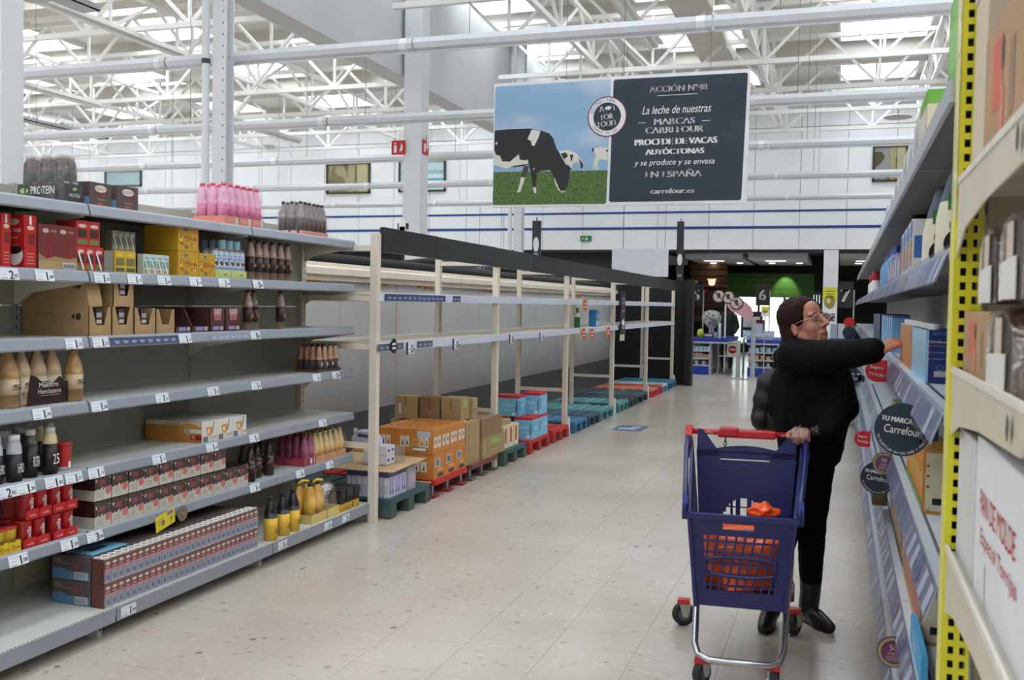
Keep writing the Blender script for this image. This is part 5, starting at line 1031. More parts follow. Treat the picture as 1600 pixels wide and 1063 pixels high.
for P, c in (([(285, 385), (340, 395), (330, 430), (303, 487), (287, 482), (280, 455), (258, 445), (270, 420)], CWt), ([(47, 515), (62, 540), (85, 545), (100, 580), (150, 582), (205, 536), (212, 570), (250, 575), (262, 568), (268, 596), (180, 606), (130, 625), (80, 612), (46, 600)], CWt), ([(52, 470), (70, 455), (62, 480)], CWt), ([(237, 612), (272, 605), (266, 640), (247, 680), (222, 676)], K(64, 58, 58, .4)), ([(222, 678), (248, 680), (232, 730), (220, 768), (198, 772), (210, 735)], CWt), ([(300, 740), (318, 740), (321, 778), (306, 776)], CWt), ([(428, 680), (436, 690), (458, 740), (472, 764), (462, 762), (440, 725)], CWt), ([(470, 762), (497, 764), (505, 758), (500, 772), (478, 776)], PKc), ([(294, 628), (306, 622), (306, 634)], CWt)): on_sign(cow, P[::-1], c, .003)
cow.build('black_and_white_cow', sg)
c2 = MB(); on_sign(c2, [(455, 520), (510, 512), (560, 530), (585, 556), (604, 588), (612, 600), (606, 630), (594, 628), (584, 592), (565, 588), (545, 600), (540, 622), (530, 622), (520, 602), (500, 600), (478, 560)][::-1], CWt, .0025)
for P in ([(470, 535), (500, 528), (515, 550), (490, 572)], [(525, 540), (548, 545), (535, 590)], [(575, 560), (600, 590), (610, 604), (604, 628), (594, 626), (588, 590)]): on_sign(c2, P[::-1], CK, .003)
c2.build('far_cow', sg)
c3 = MB(); on_sign(c3, [(672, 502), (757, 497), (757, 580), (722, 574), (702, 582), (694, 612), (706, 636), (692, 636), (684, 604), (680, 636), (668, 636), (672, 590), (684, 548), (672, 522)][::-1], CWt, .0025); on_sign(c3, [(658, 506), (672, 504), (672, 524), (664, 528)][::-1], CK, .003); on_sign(c3, [(740, 520), (757, 512), (757, 530)][::-1], CK, .003); c3.build('far_cow', sg)
DKP = K(34, 44, 58, .4, var=.03)
m = MB(); on_sign(m, rr_px(770, 80, 1000, 834, 10)[:0] + [(768, 826), (782, 96), (790, 86), (1540, 54), (1549, 62), (1530, 822), (1520, 832), (778, 836)][::-1], DKP, .001); m.build('dark_panel', sg)
def st(txt, px, py, wpx, hpx, slant=0, bold=0):
    m = MB(); x, z = SPT(px, py); m.text(txt, (x, 0, z), UX, (UZ + UX * slant), hpx / 876 * 1.58, RW, width=wpx / 1520 * (sx1 - sx0), lift=.004, bold=bold); m.build('lettering', sg)
st('ACCIÓN Nº48', 1160, 138, 330, 44, 0, .002); st('La leche de nuestras', 1155, 270, 390, 48, .22); st('MARCAS', 1143, 343, 232, 36, 0, .003); st('CARREFOUR', 1143, 395, 330, 36, 0, .003); st('PROCEDE DE VACAS', 1152, 466, 470, 36, 0, .006); st('AUTÓCTONAS', 1148, 524, 334, 40, 0, .006); st('y se produce y se envasa', 1148, 598, 460, 44, .22); st('EN ESPAÑA', 1145, 662, 320, 44, 0, .003); st('carrefour.es', 1140, 770, 250, 30, 0, .003)
m = MB()
for px, py, wp in ((1155, 183, 230), (955, 352, 46), (1323, 343, 46)):
    x, z = SPT(px, py); m.rect((x, 0, z), UX, UZ, wp / 1520 * (sx1 - sx0), .006, RW, .004)
m.build('white_rules', sg, kind='stuff')
x, z = SPT(748, 312); m = MB(); r = .218
for q, c, lf in ((1, K(46, 46, 70, .4), .006), (.975, K(170, 50, 66, .4), .007), (.94, K(226, 226, 230, .4), .008), (.70, DKP, .009)): m.disc((x, 0, z), UX, UZ, r * q, r * q, c, lf, 40)
for tx, dz, h, wd in (('A', .085, .06, .05), ('FOR', .0, .06, .13), ('FOOD', -.075, .064, .19)): m.text(tx, (x - (.062 if tx == 'A' else 0), 0, z + dz), V((1, 0, .10)), V((-.1, 0, 1)), h, RW, width=wd, lift=.011, bold=.002)
m.text('T', (x + .075, 0, z + .095), V((1, 0, .1)), V((-.1, 0, 1)), .06, RW, width=.045, lift=.011, bold=.002); m.flat([(x - .028, z + .09), (x + .0, z + .115), (x - .008, z + .09), (x, z + .065)], (0, 0, 0), UX, UZ, RW, .011); m.flat([(x + .05, z + .095), (x + .02, z + .12), (x + .026, z + .095), (x + .02, z + .07)], (0, 0, 0), UX, UZ, RW, .011); m.disc((x + .011, 0, z + .092), UX, UZ, .013, .02, RW, .011)
for tx, a0, s in (('ACCIONES PARA', 110, -1), ('COMER MEJOR', -95, 1)):
    for i, ch in enumerate(tx):
        if ch == ' ': continue
        a = math.radians(a0 + s * (i - len(tx) / 2) * (8.2 if s < 0 else 9)); rr_ = r * .82; up = V((math.cos(a), 0, math.sin(a))) * (1 if s < 0 else -1)
        m.text(ch, (x + rr_ * math.cos(a), 0, z + rr_ * math.sin(a)), V((up.z, 0, -up.x)), up, .026, K(40, 40, 56, .5, var=0), lift=.011)
m.build('round_badge', sg)
for px in (840, 1340):
    xx, _ = SPT(px, 60); MB().cyl((xx, .02, sz1), (xx, .02, 5.95), .004, None, K(120, 120, 120, .5), 5).build('hanging_wire', sg)
# ================================================================ RIGHT SHELVING
RX, RB = .23, .69
RZ = [.17, .55, .95, 1.365, 1.745, 2.125]
RSH = K(206, 212, 224, .4, var=.03); RUNDER_SHADE = K(108, 108, 104, .6); CLEAR = FILM('clear_rail', .2, .1, (.96, .97, 1.0), .5, 16); LABELB = K(150, 156, 182, .4, var=.12, scale=14)  # shade under the right-hand shelves painted into their bottom faces
TX_ = -UY                      # reading direction on the shelf front (faces the aisle, -X)
def bay(y0, y1, label):
    t = thing('shelving_unit', label, 'shelving'); sh = {}
    MB().box(RB, RB + .02, y0, y1, .05, 2.2, K(206, 200, 188, .6)).build('back_panel', t)
    MB().box(RX, RB, y0 + .002, y1 - .002, 0.0, .07, K(150, 152, 158, .5)).build('plinth', t)
    for k, z in enumerate(RZ):
        fx = RX - .005 if k == 0 else RX
        o = MB().box(fx, RB, y0 + .003, y1 - .003, z - .03, z, RSH, {'B': RUNDER_SHADE}).build('shelf', t); sh[k] = o
        if k < 5 and y0 < 8:
            s = MB(); n = int((y1 - y0) / .022)
            for i in range(n): s.rect((fx + .035, y0 + .01 + i * .022, z), UX, UY, .01, .013, K(50, 50, 54, .9), .001)
            s.build('perforation_row', o, kind='stuff')
        if k == 5: MB().box(fx - .012, fx, y0, y1, z - .05, z + .002, K(196, 200, 206, .3, .5)).build('price_rail', o)
        else:
            # clear plastic scanner rail leaning outwards, paper strip behind it
            r = MB().prism([(0, .004), (-.034, -.085), (-.037, -.085), (-.004, .006)], (fx, y1 - .004, z), UX, UZ, y1 - y0 - .008, CLEAR); r.build('scanner_rail', o)
            u = V((-.034, 0, -.089)).normalized(); m = MB(); a, b = y0 + .02, y1 - .02
            p = [(fx - .002, a, z - .01), (fx - .002, b, z - .01), (fx - .026, b, z - .078), (fx - .026, a, z - .078)]; m.add(p, [(0, 1, 2, 3)], LABELB)
            for i in range(9): 
                if random.random() < .7: c = a + (b - a) * (i + .5) / 9; q = .035; m.add([(fx - .004, c - q, z - .012), (fx - .004, c + q, z - .012), (fx - .0275, c + q, z - .076), (fx - .0275, c - q, z - .076)], [(0, 1, 2, 3)], random.choice((TAGP, TAGP, K(120, 130, 170, .4), K(206, 190, 214, .4))))
            m.build('label_strip', o)
    return t, sh
yy_ = 2.45; BAYS = []
while yy_ < 16.5:
    n = len(BAYS); BAYS.append((yy_, *bay(yy_, yy_ + 1.33, 'right-hand shelving bay with clear price rails, %s from the yellow post' % ords[n]))); yy_ += 1.333
RF = RX + .03
def ryp(px, z, x=RF): return LY(px, x, z)
def rbox(name, label, cat, y0, y1, z, D, h, m, deco=None, x=RF, group=None, bevel=.002):
    """goods on the right shelf: front faces -X; local x grows into the shelf"""
    t = thing(name, label, cat, (x, y0, z), 0, group); w_ = y1 - y0
    MB().box(0, D, 0, w_, .0008, h, m).build('carton', t, bevel=bevel)
    if deco: d = MB(); deco(d, w_, D, h); d.build('print', t, kind='stuff')
    return t
# ---- top shelf: large milk cases
CRM = K(214, 200, 168, .6); 
def ast(m, w_, d, h):
    m.rect((d * .5, 0, h * .9), UX, UZ, d, h * .2, K(110, 170, 60, .5)); m.disc((d * .6, 0, h * .92), UX, UZ, d * .2, h * .06, RW, .002); m.text('Asturiana', (d * .6, 0, h * .915), UX, UZ, h * .035, K(40, 60, 90, .5, var=0), width=d * .3, lift=.003); m.rect((d * .5, 0, h * .72), UX, UZ, d * .7, h * .14, K(196, 172, 124, .6), .002)
    for a, b, r in ((.2, .42, 1), (.14, .2, .8), (.62, .46, .7)): m.flat([(d * a, h * b), (d * (a + .08 * r), h * (b + .1 * r)), (d * (a + .07 * r), h * (b + .2 * r)), (d * (a - .02), h * (b + .12 * r))], (0, 0, 0), UX, UZ, K(120, 176, 70, .5), .002)
    m.disc((d * .62, 0, h * .55), UX, UZ, d * .14, h * .1, K(130, 120, 160, .5), .002); m.rect((0, w_ * .5, h * .9), TX_, UZ, w_, h * .2, K(120, 170, 70, .5)); m.rect((0, w_ * .5, h * .4), TX_, UZ, w_ * .9, h * .7, K(206, 200, 186, .5))
rbox('milk_case', 'cream milk case with green leaves standing on the right top shelf', 'box', 3.7, 4.02, RZ[5], .30, .24, CRM, ast)
rbox('milk_case', 'bright green milk case on the right top shelf right behind the yellow post', 'box', 2.66, 2.98, RZ[5], .3, .31, K(104, 176, 70, .4), lambda m, w_, d, h: (m.rect((0, w_ * .5, h * .12), TX_, UZ, w_, h * .2, K(90, 150, 200, .4)), m.rect((0, w_ * .5, h * .55), TX_, UZ, w_ * .8, h * .4, K(130, 190, 90, .4))))
for i, (y, h) in enumerate(((4.06, .22), (4.42, .18), (4.8, .2), (5.2, .16), (5.6, .17), (6.1, .14), (6.8, .15))): rbox('wrapped_case', 'grey-white wrapped carton case on the right top shelf, %s behind the cream case' % ords[i], 'box', y, y + .31, RZ[5], .3, h, K(206, 204, 204, .4, var=.1, scale=18), lambda m, w_, d, h: (m.rect((0, w_ * .3, h * .5), TX_, UZ, w_ * .1, h * .7, K(120, 124, 140, .5)), m.rect((0, w_ * .7, h * .5), TX_, UZ, w_ * .2, h * .5, K(170, 176, 190, .5))), group='wrapped cases on the right top shelf')
# ---- second shelf: powdered milk pouches, stripes of cartons, detergents
def pouch(label, y, h, x=RF + .0):
    t = thing('pouch_bottle', label, 'bag', (x, y, RZ[4])); CR2 = K(218, 208, 186, .5, var=.04); DK = K(70, 80, 98, .4)
    def ring(z, a, b): return [(.075 + a * math.cos(2 * PI * i / 16), .08 + b * math.sin(2 * PI * i / 16), z) for i in range(16)]
    R_ = [(0.001, .066, .078), (.02, .072, .084), (h * .45, .07, .082), (h * .62, .06, .074), (h * .8, .046, .058), (h * .93, .034, .046), (h, .03, .044)]
    vs = []; [vs.extend(ring(z, a, b)) for z, a, b in R_]; k = len(R_)
    fs = [(16 * j + i, 16 * j + (i + 1) % 16, 16 * j + 16 + (i + 1) % 16, 16 * j + 16 + i) for j in range(k - 1) for i in range(16)] + [tuple(range(16 * (k - 1), 16 * k)), tuple(reversed(range(16)))]
    ms = [CR2 if j < 3 else DK for j in range(k - 1) for i in range(16)] + [DK, CR2]; MB().add(vs, fs, ms, True).build('body', t)
    m = MB()
    for dz, a, c in ((.055, .05, CK), (.11, .036, CK), (.125, .022, RW)): m.disc((.075, -.0045, dz), UX, UZ, a * 1.1, a, c, .002 + .0008 * dz * 10)
    m.rect((.04, -.004, .18), UX, UZ, .02, .05, K(60, 140, 70, .5), .004); m.text('cal', (.075, .012, h * .7), UX, UZ, .03, RW, width=.05, lift=.012); m.build('print', t)
    return t
pouch('cream pouch with black and white animal print beside the yellow post', LY(1462, RF, 1.8), .30); pouch('cream pouch with dark blue neck, second from the yellow post', LY(1441, RF, 1.8), .29)
def stripes(m, w_, d, h):
    m.rect((0, w_ * .5, h * .4), TX_, UZ, w_, h * .5, K(196, 120, 60, .5)); m.rect((0, w_ * .5, h * .82), TX_, UZ, w_, h * .3, K(50, 100, 180, .45)); m.rect((d * .5, 0, h * .5), UX, UZ, d * .8, h * .4, K(60, 110, 180, .5))
for i in range(7):
    rbox('milk_carton', 'slim white carton with blue orange print, right second shelf, %s in its row' % ords[i], 'carton', LY(1424, RF, 1.8) + i * .115, LY(1424, RF, 1.8) + .1 + i * .115, RZ[4], .09, .225 - .003 * i, K(226, 226, 224, .4), stripes if i % 2 == 0 else lambda m, w_, d, h: m.rect((0, w_ * .5, h * .5), TX_, UZ, w_ * .6, h * .8, K(120, 160, 206, .45)), group='slim cartons on the right second shelf')
for i in range(5): rbox('purple_box', 'low purple grey box on the right second shelf, %s of the row' % ords[i], 'box', 5.16 + i * .26, 5.39 + i * .26, RZ[4], .2, .13 + .02 * (i % 2), K(150, 140, 176, .45), lambda m, w_, d, h: m.rect((0, w_ * .5, h * .5), TX_, UZ, w_ * .5, h * .6, K(196, 190, 210, .5)), group='low purple boxes')
blu = MB().lathe([(.05, 0), (.055, .01), (.055, .15), (.04, .19), (.02, .22), (.022, .222), (.022, .25)], [K(110, 160, 206, .3)] * 3 + [K(60, 90, 170, .3)] * 3, 14, sx=.8).mesh('detergent_bottle')
for i in range(6): tag(inst(blu, 'detergent_bottle', None, (RF + .05, 6.5 + i * .3, RZ[4] + .001)), 'light blue bottle with dark blue cap on the right second shelf, %s of the row' % ords[i], 'bottle', 'light blue bottles on the right second shelf')
drk = MB().lathe([(.06, 0), (.065, .01), (.065, .14), (.05, .17), (.05, .2)], [K(60, 50, 90, .35)] * 3 + [K(40, 30, 36, .35)], 14).mesh('dark_tub'); tag(inst(drk, 'dark_tub', None, (RF + .12, 5.54, RZ[4] + .152)), 'dark purple tub with black lid over the purple boxes', 'tub')
rd = MB().lathe([(.05, 0), (.055, .01), (.055, .12), (.04, .15), (.045, .155), (.045, .24)], [RW] * 3 + [K(170, 30, 50, .35)] * 2, 14).mesh('red_cap_bottle')
for i, y in enumerate((10.6, 11.6)): tag(inst(rd, 'red_cap_bottle', None, (RF + .06, y, RZ[4] + .001)), 'white bottle with a tall red cap far down the right second shelf, %s' % ('nearer', 'farther')[i], 'bottle', 'red capped bottles')
# ---- third shelf: milk cartons the woman reaches for
capm = MB().cyl((0, 0, 0), (0, 0, .018), .0175, None, K(226, 226, 224, .4), 12).mesh('cap')
def milk(label, y0, w_, h, face, side, deco, group, x=RF):
    t = thing('milk_carton', label, 'carton', (x, y0, RZ[3]), 0, group); MB().box(0, .068, .0006, w_ - .0006, .0008, h, face).build('carton', t, bevel=.002); inst(capm, 'cap', t, (.03, w_ * .5, h)); m = MB(); deco(m, w_, .068, h); m.build('print', t)
NV = K(24, 44, 104, .4); LBL = K(150, 196, 224, .4)
def semi(m, w_, d, h):
    m.rect((0, w_ * .5, h * .5), TX_, UZ, w_, h * .98, LBL); m.flat([(-w_ * .2, h * .2), (-w_ * .3, h * .2), (-w_ * .6, h * .6), (-w_ * .5, h * .62)], (0, 0, 0), UY * -1 * -1 if False else TX_, UZ, K(230, 200, 120, .5), .002); m.rect((0, w_ * .4, h * .75), TX_, UZ, w_ * .12, h * .4, K(220, 236, 244, .4), .002); m.rect((0, w_ * .7, h * .4), TX_, UZ, w_ * .08, h * .6, K(100, 150, 200, .4), .002)
    m.text('Carrefour', (d * .5, 0, h * .78), UX, UZ, h * .045, RW, width=d * .8); m.disc((d * .6, 0, h * .3), UX, UZ, d * .16, h * .05, K(90, 120, 190, .4), .002); m.disc((d * .6, 0, h * .3), UX, UZ, d * .12, h * .038, NV, .003); m.rect((d * .62, 0, h * .18), UX, UZ, d * .5, h * .1, RW); [m.rect((d * (.42 + i * .05), 0, h * .18), UX, UZ, d * .02, h * .085, INK, .002) for i in range(9)]
    for i in range(3): m.disc((d * .15, 0, h * (.7 - .12 * i)), UX, UZ, d * .05, h * .015, K(206, 90, 80, .5), .002); m.rect((d * .55, 0, h * (.7 - .12 * i)), UX, UZ, d * .5, h * .012, K(120, 140, 190, .5), .002)
    m.rect((d * .6, 0, h * .94), UX, UZ, d * .7, h * .08, K(54, 80, 150, .4), .0015); m.rect((d * .05, 0, h * .5), UX, UZ, d * .1, h, LBL, .0006)
def full(m, w_, d, h): m.rect((0, w_ * .5, h * .5), TX_, UZ, w_, h * .98, K(212, 132, 66, .4)); m.rect((0, w_ * .35, h * .5), TX_, UZ, w_ * .2, h * .9, K(230, 190, 150, .4), .002); m.rect((d * .5, 0, h * .5), UX, UZ, d * .96, h * .96, K(206, 124, 60, .4))
yM = LY(1447, RF, 1.45); 
for i in range(9): milk('light blue carton with dark blue side, right third shelf, %s from the front' % ords[i], yM + .075 * i, .075, .173, NV, LBL, semi, 'blue milk cartons')
for i in range(5): milk('dark blue carton in the second row of that shelf, %s from the front' % ords[i], yM + .02 + .075 * i, .075, .173, NV, LBL, semi, 'blue milk cartons', x=RF + .075)
for i in range(10): milk('orange and white milk carton on the right third shelf, %s from the front' % ords[i], yM + .70 + .078 * i, .076, .175, K(226, 222, 214, .4), None, full, 'orange milk cartons')
jug = MB().box(-.0, .09, 0, .12, .0, .19, K(120, 176, 222, .3)).box(.0, .09, .0, .12, .19, .2, K(60, 100, 170, .3)).mesh('blue_box_carton')
for i in range(6): tag(inst(jug, 'blue_carton', None, (RF, 5.75 + i * .26, RZ[3] + .001)), 'bright blue carton beyond the reaching hand on the right third shelf, %s' % ords[i], 'carton', 'bright blue cartons beyond the hand')
for i in range(3): rbox('dark_box', 'dark blue box far down the right third shelf, %s' % ords[i], 'box', 7.6 + i * .5, 8.0 + i * .5, RZ[3], .2, .2, K(40, 50, 90, .4), group='dark blue boxes')
# ---- lower shelves: juices and soups in rows
def juice(c1, c2, c3):
    def f(m, w_, d, h):
        m.rect((0, w_ * .5, h * .55), TX_, UZ, w_, h * .7, c1); m.disc((0, w_ * .5, h * .5), TX_, UZ, w_ * .3, h * .14, c2, .002); m.rect((0, w_ * .5, h * .1), TX_, UZ, w_, h * .16, c3, .002)
        m.rect((d * .5, 0, h * .5), UX, UZ, d * .8, h * .9, K(216, 208, 180, .5)); [m.disc((d * .2, 0, h * (.75 - .16 * i)), UX, UZ, d * .08, h * .02, K(190, 80, 70, .5), .003) for i in range(3)]; m.rect((d * .6, 0, h * .2), UX, UZ, d * .4, h * .1, INK, .003); m.text('1L', (d * .25, 0, h * .07), UX, UZ, h * .05, INK, lift=.003)
    return f
OJ = juice(K(214, 140, 50, .4), K(236, 196, 110, .4), K(110, 140, 60, .4)); GJ = juice(K(110, 150, 70, .4), K(170, 190, 110, .4), K(214, 150, 70, .4)); RJ = juice(K(206, 120, 100, .4), K(230, 170, 140, .4), K(190, 150, 90, .4)); KJ = juice(K(196, 150, 96, .5), K(220, 190, 140, .5), K(110, 80, 60, .5))
def row(k, y0, n, dk, base, h, lab, group, w_=.085, gap=.004, x=RF, name='juice_carton'):
    for i in range(n): rbox(name, lab % ords[i], 'carton', y0 + (w_ + gap) * i, y0 + (w_ + gap) * i + w_, RZ[k], .07, h * random.uniform(.98, 1.0), base, dk, x=x, group=group, bevel=0)
row(2, LY(1443, RF, 1.1), 9, OJ, K(206, 140, 60, .4), .21, 'orange juice carton on the right fourth shelf, %s from the front', 'orange juice cartons')
row(2, 4.75, 8, GJ, K(150, 150, 90, .4), .19, 'green print juice carton on the right fourth shelf, %s of its row', 'green juice cartons'); row(2, 2.8, 5, GJ, K(120, 160, 80, .4), .2, 'green and white carton right behind the yellow post, %s of its row', 'green cartons by the post', x=RF + .06)
row(1, 3.3, 10, RJ, K(206, 150, 110, .4), .24, 'peach and pink carton on the right fifth shelf, %s of its row', 'peach cartons'); row(1, 4.4, 10, KJ, K(176, 134, 88, .5), .22, 'kraft brown carton on the right fifth shelf, %s of its row', 'kraft cartons')
row(0, 3.3, 8, KJ, K(180, 130, 84, .5), .25, 'brown broth carton on the right bottom shelf, %s of its row', 'broth cartons', x=RF - .01); row(0, 4.5, 10, RJ, K(196, 160, 120, .4), .22, 'pale orange carton on the right bottom shelf, %s of its row', 'pale orange cartons')
rbox('blue_display_tray', 'bright blue display tray with white letters on the right fifth shelf', 'tray', LY(1436, RX, .62), LY(1436, RX, .62) + .42, RZ[1] + .0, .02, .085, K(70, 160, 206, .4), lambda m, w_, d, h: m.text('SOJA', (0, w_ * .5, h * .5), TX_, UZ, h * .5, RW, width=w_ * .3), x=RX + .004)
rbox('brown_carton', 'open brown cardboard carton sticking out of the lower right shelves', 'box', LY(1367, RX - .05, .7), LY(1367, RX - .05, .7) + .3, RZ[2] - .33, .07, .17, K(110, 88, 66, .8), x=RX - .06)
# ---- round and flag-shaped shelf signs sticking out into the aisle
NVY = K(24, 40, 58, .4)
def wob(name, label, px, py, Y, r, build):
    x = LX(px, Y, 1.0); z = ZP(py, x, Y); x = LX(px, Y, z); t = thing(name, label, 'shelf sign', (x, Y, z)); m = MB(); build(m, r, x); m.build('disc', t)
    MB().box(r * .55, max(r * .6, RX - x), .002, .005, -.012, .012, FILM('clip_film', .3, .2)).build('clip', t); return t
def marca(m, r, x):
    m.prism(circle(r, 36), (0, 0, 0), UX, UZ, -.003 * -1, NVY); m.prism([(r * .6, -r * .45), (r * 1.25, -r * .35), (r * 1.25, r * .2), (r * .8, r * .3)], (0, 0, 0), UX, UZ, .003, NVY)
    u, v = V((1, 0, -.12)).normalized(), V((.12, 0, 1)).normalized()
    m.text('TU MARCA', V((-r * .2, 0, r * .38)), u, v, r * .19, RW, width=r * 1.1, lift=.005, bold=r * .012); m.text('Carrefour', V((0, 0, -r * .02)), u, v, r * .30, RW, width=r * 1.3, lift=.005)
    m.flat([(r * .56, r * .36), (r * .66, r * .48), (r * .66, r * .24)], (0, 0, 0), UX, UZ, RW, .005); m.disc((r * .76, 0, r * .34), UX, UZ, r * .05, r * .1, RW, .005)
    tx = 'TU ELECCION EN CALIDAD Y PRECIO'
    for i, ch in enumerate(tx):
        if ch != ' ': a = math.radians(-165 + i * 150 / len(tx)); up = -V((math.cos(a), 0, math.sin(a))); m.text(ch, (r * .88 * math.cos(a), 0, r * .88 * math.sin(a)), V((up.z, 0, -up.x)), up, r * .085, RW, lift=.005)
wob('round_shelf_sign', 'large dark navy round own-brand sign sticking out of the right shelf', 1410, 672, 3.2, .081, marca)
wob('round_shelf_sign', 'smaller dark navy round own-brand sign lower down the right shelf', 1372, 747, 4.85, .078, marca)
wob('round_shelf_sign', 'dark navy round sign behind the reaching arm on the right shelf', 1329, 590, 8.4, .085, marca)
def superp(m, r, x):
    P = [(r * math.cos(a), r * math.sin(a)) for a in [math.radians(90 + 180 * i / 14) for i in range(15)]] + [(r * .9, -r), (r * .9, r)]; m.prism(P, (0, 0, 0), UX, UZ, .003, K(206, 32, 42, .4)); m.text('Super', (0, 0, r * .3), V((1, 0, -.1)), UZ, r * .42, RW, width=r * 1.2, lift=.005, bold=r * .015); m.text('Precio', (0, 0, -r * .3), V((1, 0, -.1)), UZ, r * .36, RW, width=r * 1.25, lift=.005, bold=r * .015)
wob('offer_flag', 'larger red offer flag below the reaching arm', 1370, 580, 5.0, .052, superp); wob('offer_flag', 'small red offer flag low on the right shelf', 1348, 686, 7.4, .056, superp)
def fifty(m, r, x):
    P = [(r * math.cos(a), r * math.sin(a)) for a in [math.radians(60 + 240 * i / 20) for i in range(21)]] + [(r * 1.15, -r * .8), (r * 1.15, r * .7)]; m.prism(P, (0, 0, 0), UX, UZ, .003, K(112, 44, 90, .4)); m.disc((0, 0, 0), UX, UZ, r * .92, r * .92, K(140, 160, 90, .4), .0045, 28); m.disc((0, 0, 0), UX, UZ, r * .76, r * .76, K(112, 44, 90, .4), .0055, 28); m.text('50', (0, 0, r * .3), UX, UZ, r * .36, K(200, 196, 170, .4, var=0), lift=.007); m.text('VUELVE', (r * .1, 0, -r * .08), UX, UZ, r * .16, K(196, 190, 180, .4, var=0), width=r * .9, lift=.007)
    for i in range(3): m.rect((0, 0, -r * (.28 + i * .12)), UX, UZ, r * .9, r * .04, K(180, 160, 180, .4), .0068)
wob('points_sign', 'purple and green round points sign low on the right shelf, nearest', 1396, 1018, 3.55, .054, fifty); wob('points_sign', 'purple and green round points sign just above the smaller navy sign', 1381, 724, 4.7, .049, fifty)
# ================================================================ END DISPLAY with the yellow post
EX, EY = RX, 2.40
YELP = K(226, 218, 44, .4, var=.06, scale=6); CRB = K(206, 196, 176, .45)
t = thing('end_display', 'end display rack with a yellow slotted post and cream brackets', 'rack')
m = MB(); x0, x1 = .228, .286; y0, y1 = EY - .05, EY + .03
m.box(x0, x0 + .006, y0, y1, 0, 2.75, K(222, 216, 110, .4)); m.box(x1 - .006, x1, y0, y1, 0, 2.75, YELP)
# front plate with two columns of real slots
cols = [(.228, .242), (.254, .266), (.278, .286)]; 
for a, b in cols: m.box(a, b, y0 - .004, y0, 0, 2.75, YELP)
z = .02
while z < 2.73:
    for a, b in ((.242, .254), (.266, .278)): m.box(a, b, y0 - .004, y0, z, z + .014, YELP)
    z += .031
m.build('yellow_post', t); MB().box(.236, .278, y0 + .03, y0 + .034, 0, 2.7, K(40, 40, 38, .8)).build('post_core', t)
MB().box(.30, 1.4, EY - .01, EY + .01, 0, 2.75, K(176, 164, 144, .6)).build('back_panel', t)
EZ = [.65, 1.07, 1.465, 1.875]
for k, z in enumerate(EZ):
    q = MB().prism([(y0 - .004, 0), (1.45, 0), (1.42, -.03), (1.47, -.075), (1.9, -.09), (2.2, -.115), (y0 - .004, -.15 if k < 3 else -.17)][::-1], (.233, 0, z + .012), UY, UZ, .004, CRB); q.build('bracket', t)
    MB().box(.237, 1.4, 1.45, y0 - .004, z - .028, z, K(206, 200, 188, .5)).build('shelf', t); MB().disc((.2285, 1.54, z - .03), -UY, UZ, .014, .02, K(70, 64, 54, .8), .002).build('bracket_hole', t)
    MB().box(.23, .237, 1.45, y0 - .006, z, z + .014, K(222, 216, 204, .4)).build('side_lip', t)
m = MB().tube([(.226, y0 - .006, 2.6), (.2245, y0 - .01, 2.42), (.226, y0 - .006, 2.2), (.2255, y0 - .008, 1.8)], .005, FILM('loose_tape', .35, .3, bump=.8, scale=40), 6); m.build('loose_tape', t)
MB().box(.252, .40, 2.16, 2.32, 2.25, 2.3, K(200, 204, 214, .4)).build('top_tag', t)
MB().box(.24, 1.4, 1.7, 2.33, 2.34, 2.37, K(206, 200, 192, .5)).build('top_shelf', t)
def ebox(name, label, y0, y1, z, D, h, m, deco=None, x=.252, bevel=.003): return rbox(name, label, 'box', y0, y1, z, D, h, m, deco, x=x, bevel=bevel)
REDI = K(190, 44, 50, .6, var=0)
def panmolde(m, w_, d, h):
    m.text('PAN DE MOLDE', (0, w_ * .52, h * .62), TX_, UZ, h * .15, REDI, width=w_ * .70); m.text('Especial Torrijas', (0, w_ * .48, h * .40), TX_, UZ, h * .13, REDI, width=w_ * .70); m.rect((0, w_ * .72, h * .14), TX_, UZ, .012, h * .28, K(206, 186, 188, .6))
ebox('bread_case', 'large white bread case with red lettering on the end display', 1.50, 2.05, EZ[1], .4, .295, K(222, 221, 222, .55, var=.03), panmolde)
ebox('white_case', 'plain white case behind the lettered bread case', 2.06, 2.33, EZ[1], .4, .28, K(206, 204, 202, .55), x=.25)
def brownp(m, w_, d, h):
    m.rect((0, w_ * .62, h * .6), TX_, UZ, w_ * .25, h * .5, K(200, 104, 84, .7)); m.flat([(-w_ * .45, h * .1), (-w_ * .55, h * .12), (-w_ * .5, h * .55), (-w_ * .42, h * .4)], (0, 0, 0), TX_, UZ, K(206, 130, 110, .7)); m.rect((0, w_ * .25, h * .45), TX_, UZ, w_ * .12, h * .5, K(150, 124, 96, .7)); m.disc((0, w_ * .48, h * .7), TX_, UZ, w_ * .04, h * .12, K(90, 80, 66, .7)); m.rect((d * .3, 0, h * .3), UX, UZ, d * .14, h * .3, K(176, 70, 56, .7))
ebox('brown_case', 'brown bread case with red print on the middle end display shelf', 1.95, 2.335, EZ[2], .2, .135, K(172, 138, 100, .75, var=.06), brownp)
ebox('brown_case', 'brown bread case with red print on the upper end display shelf', 1.68, 2.12, EZ[3], .34, .25, K(176, 140, 106, .75, var=.06), brownp)
ebox('cream_case', 'tall plain cream case behind the brown case on the upper shelf', 2.14, 2.33, EZ[3], .5, .40, K(206, 190, 168, .7), x=.255)
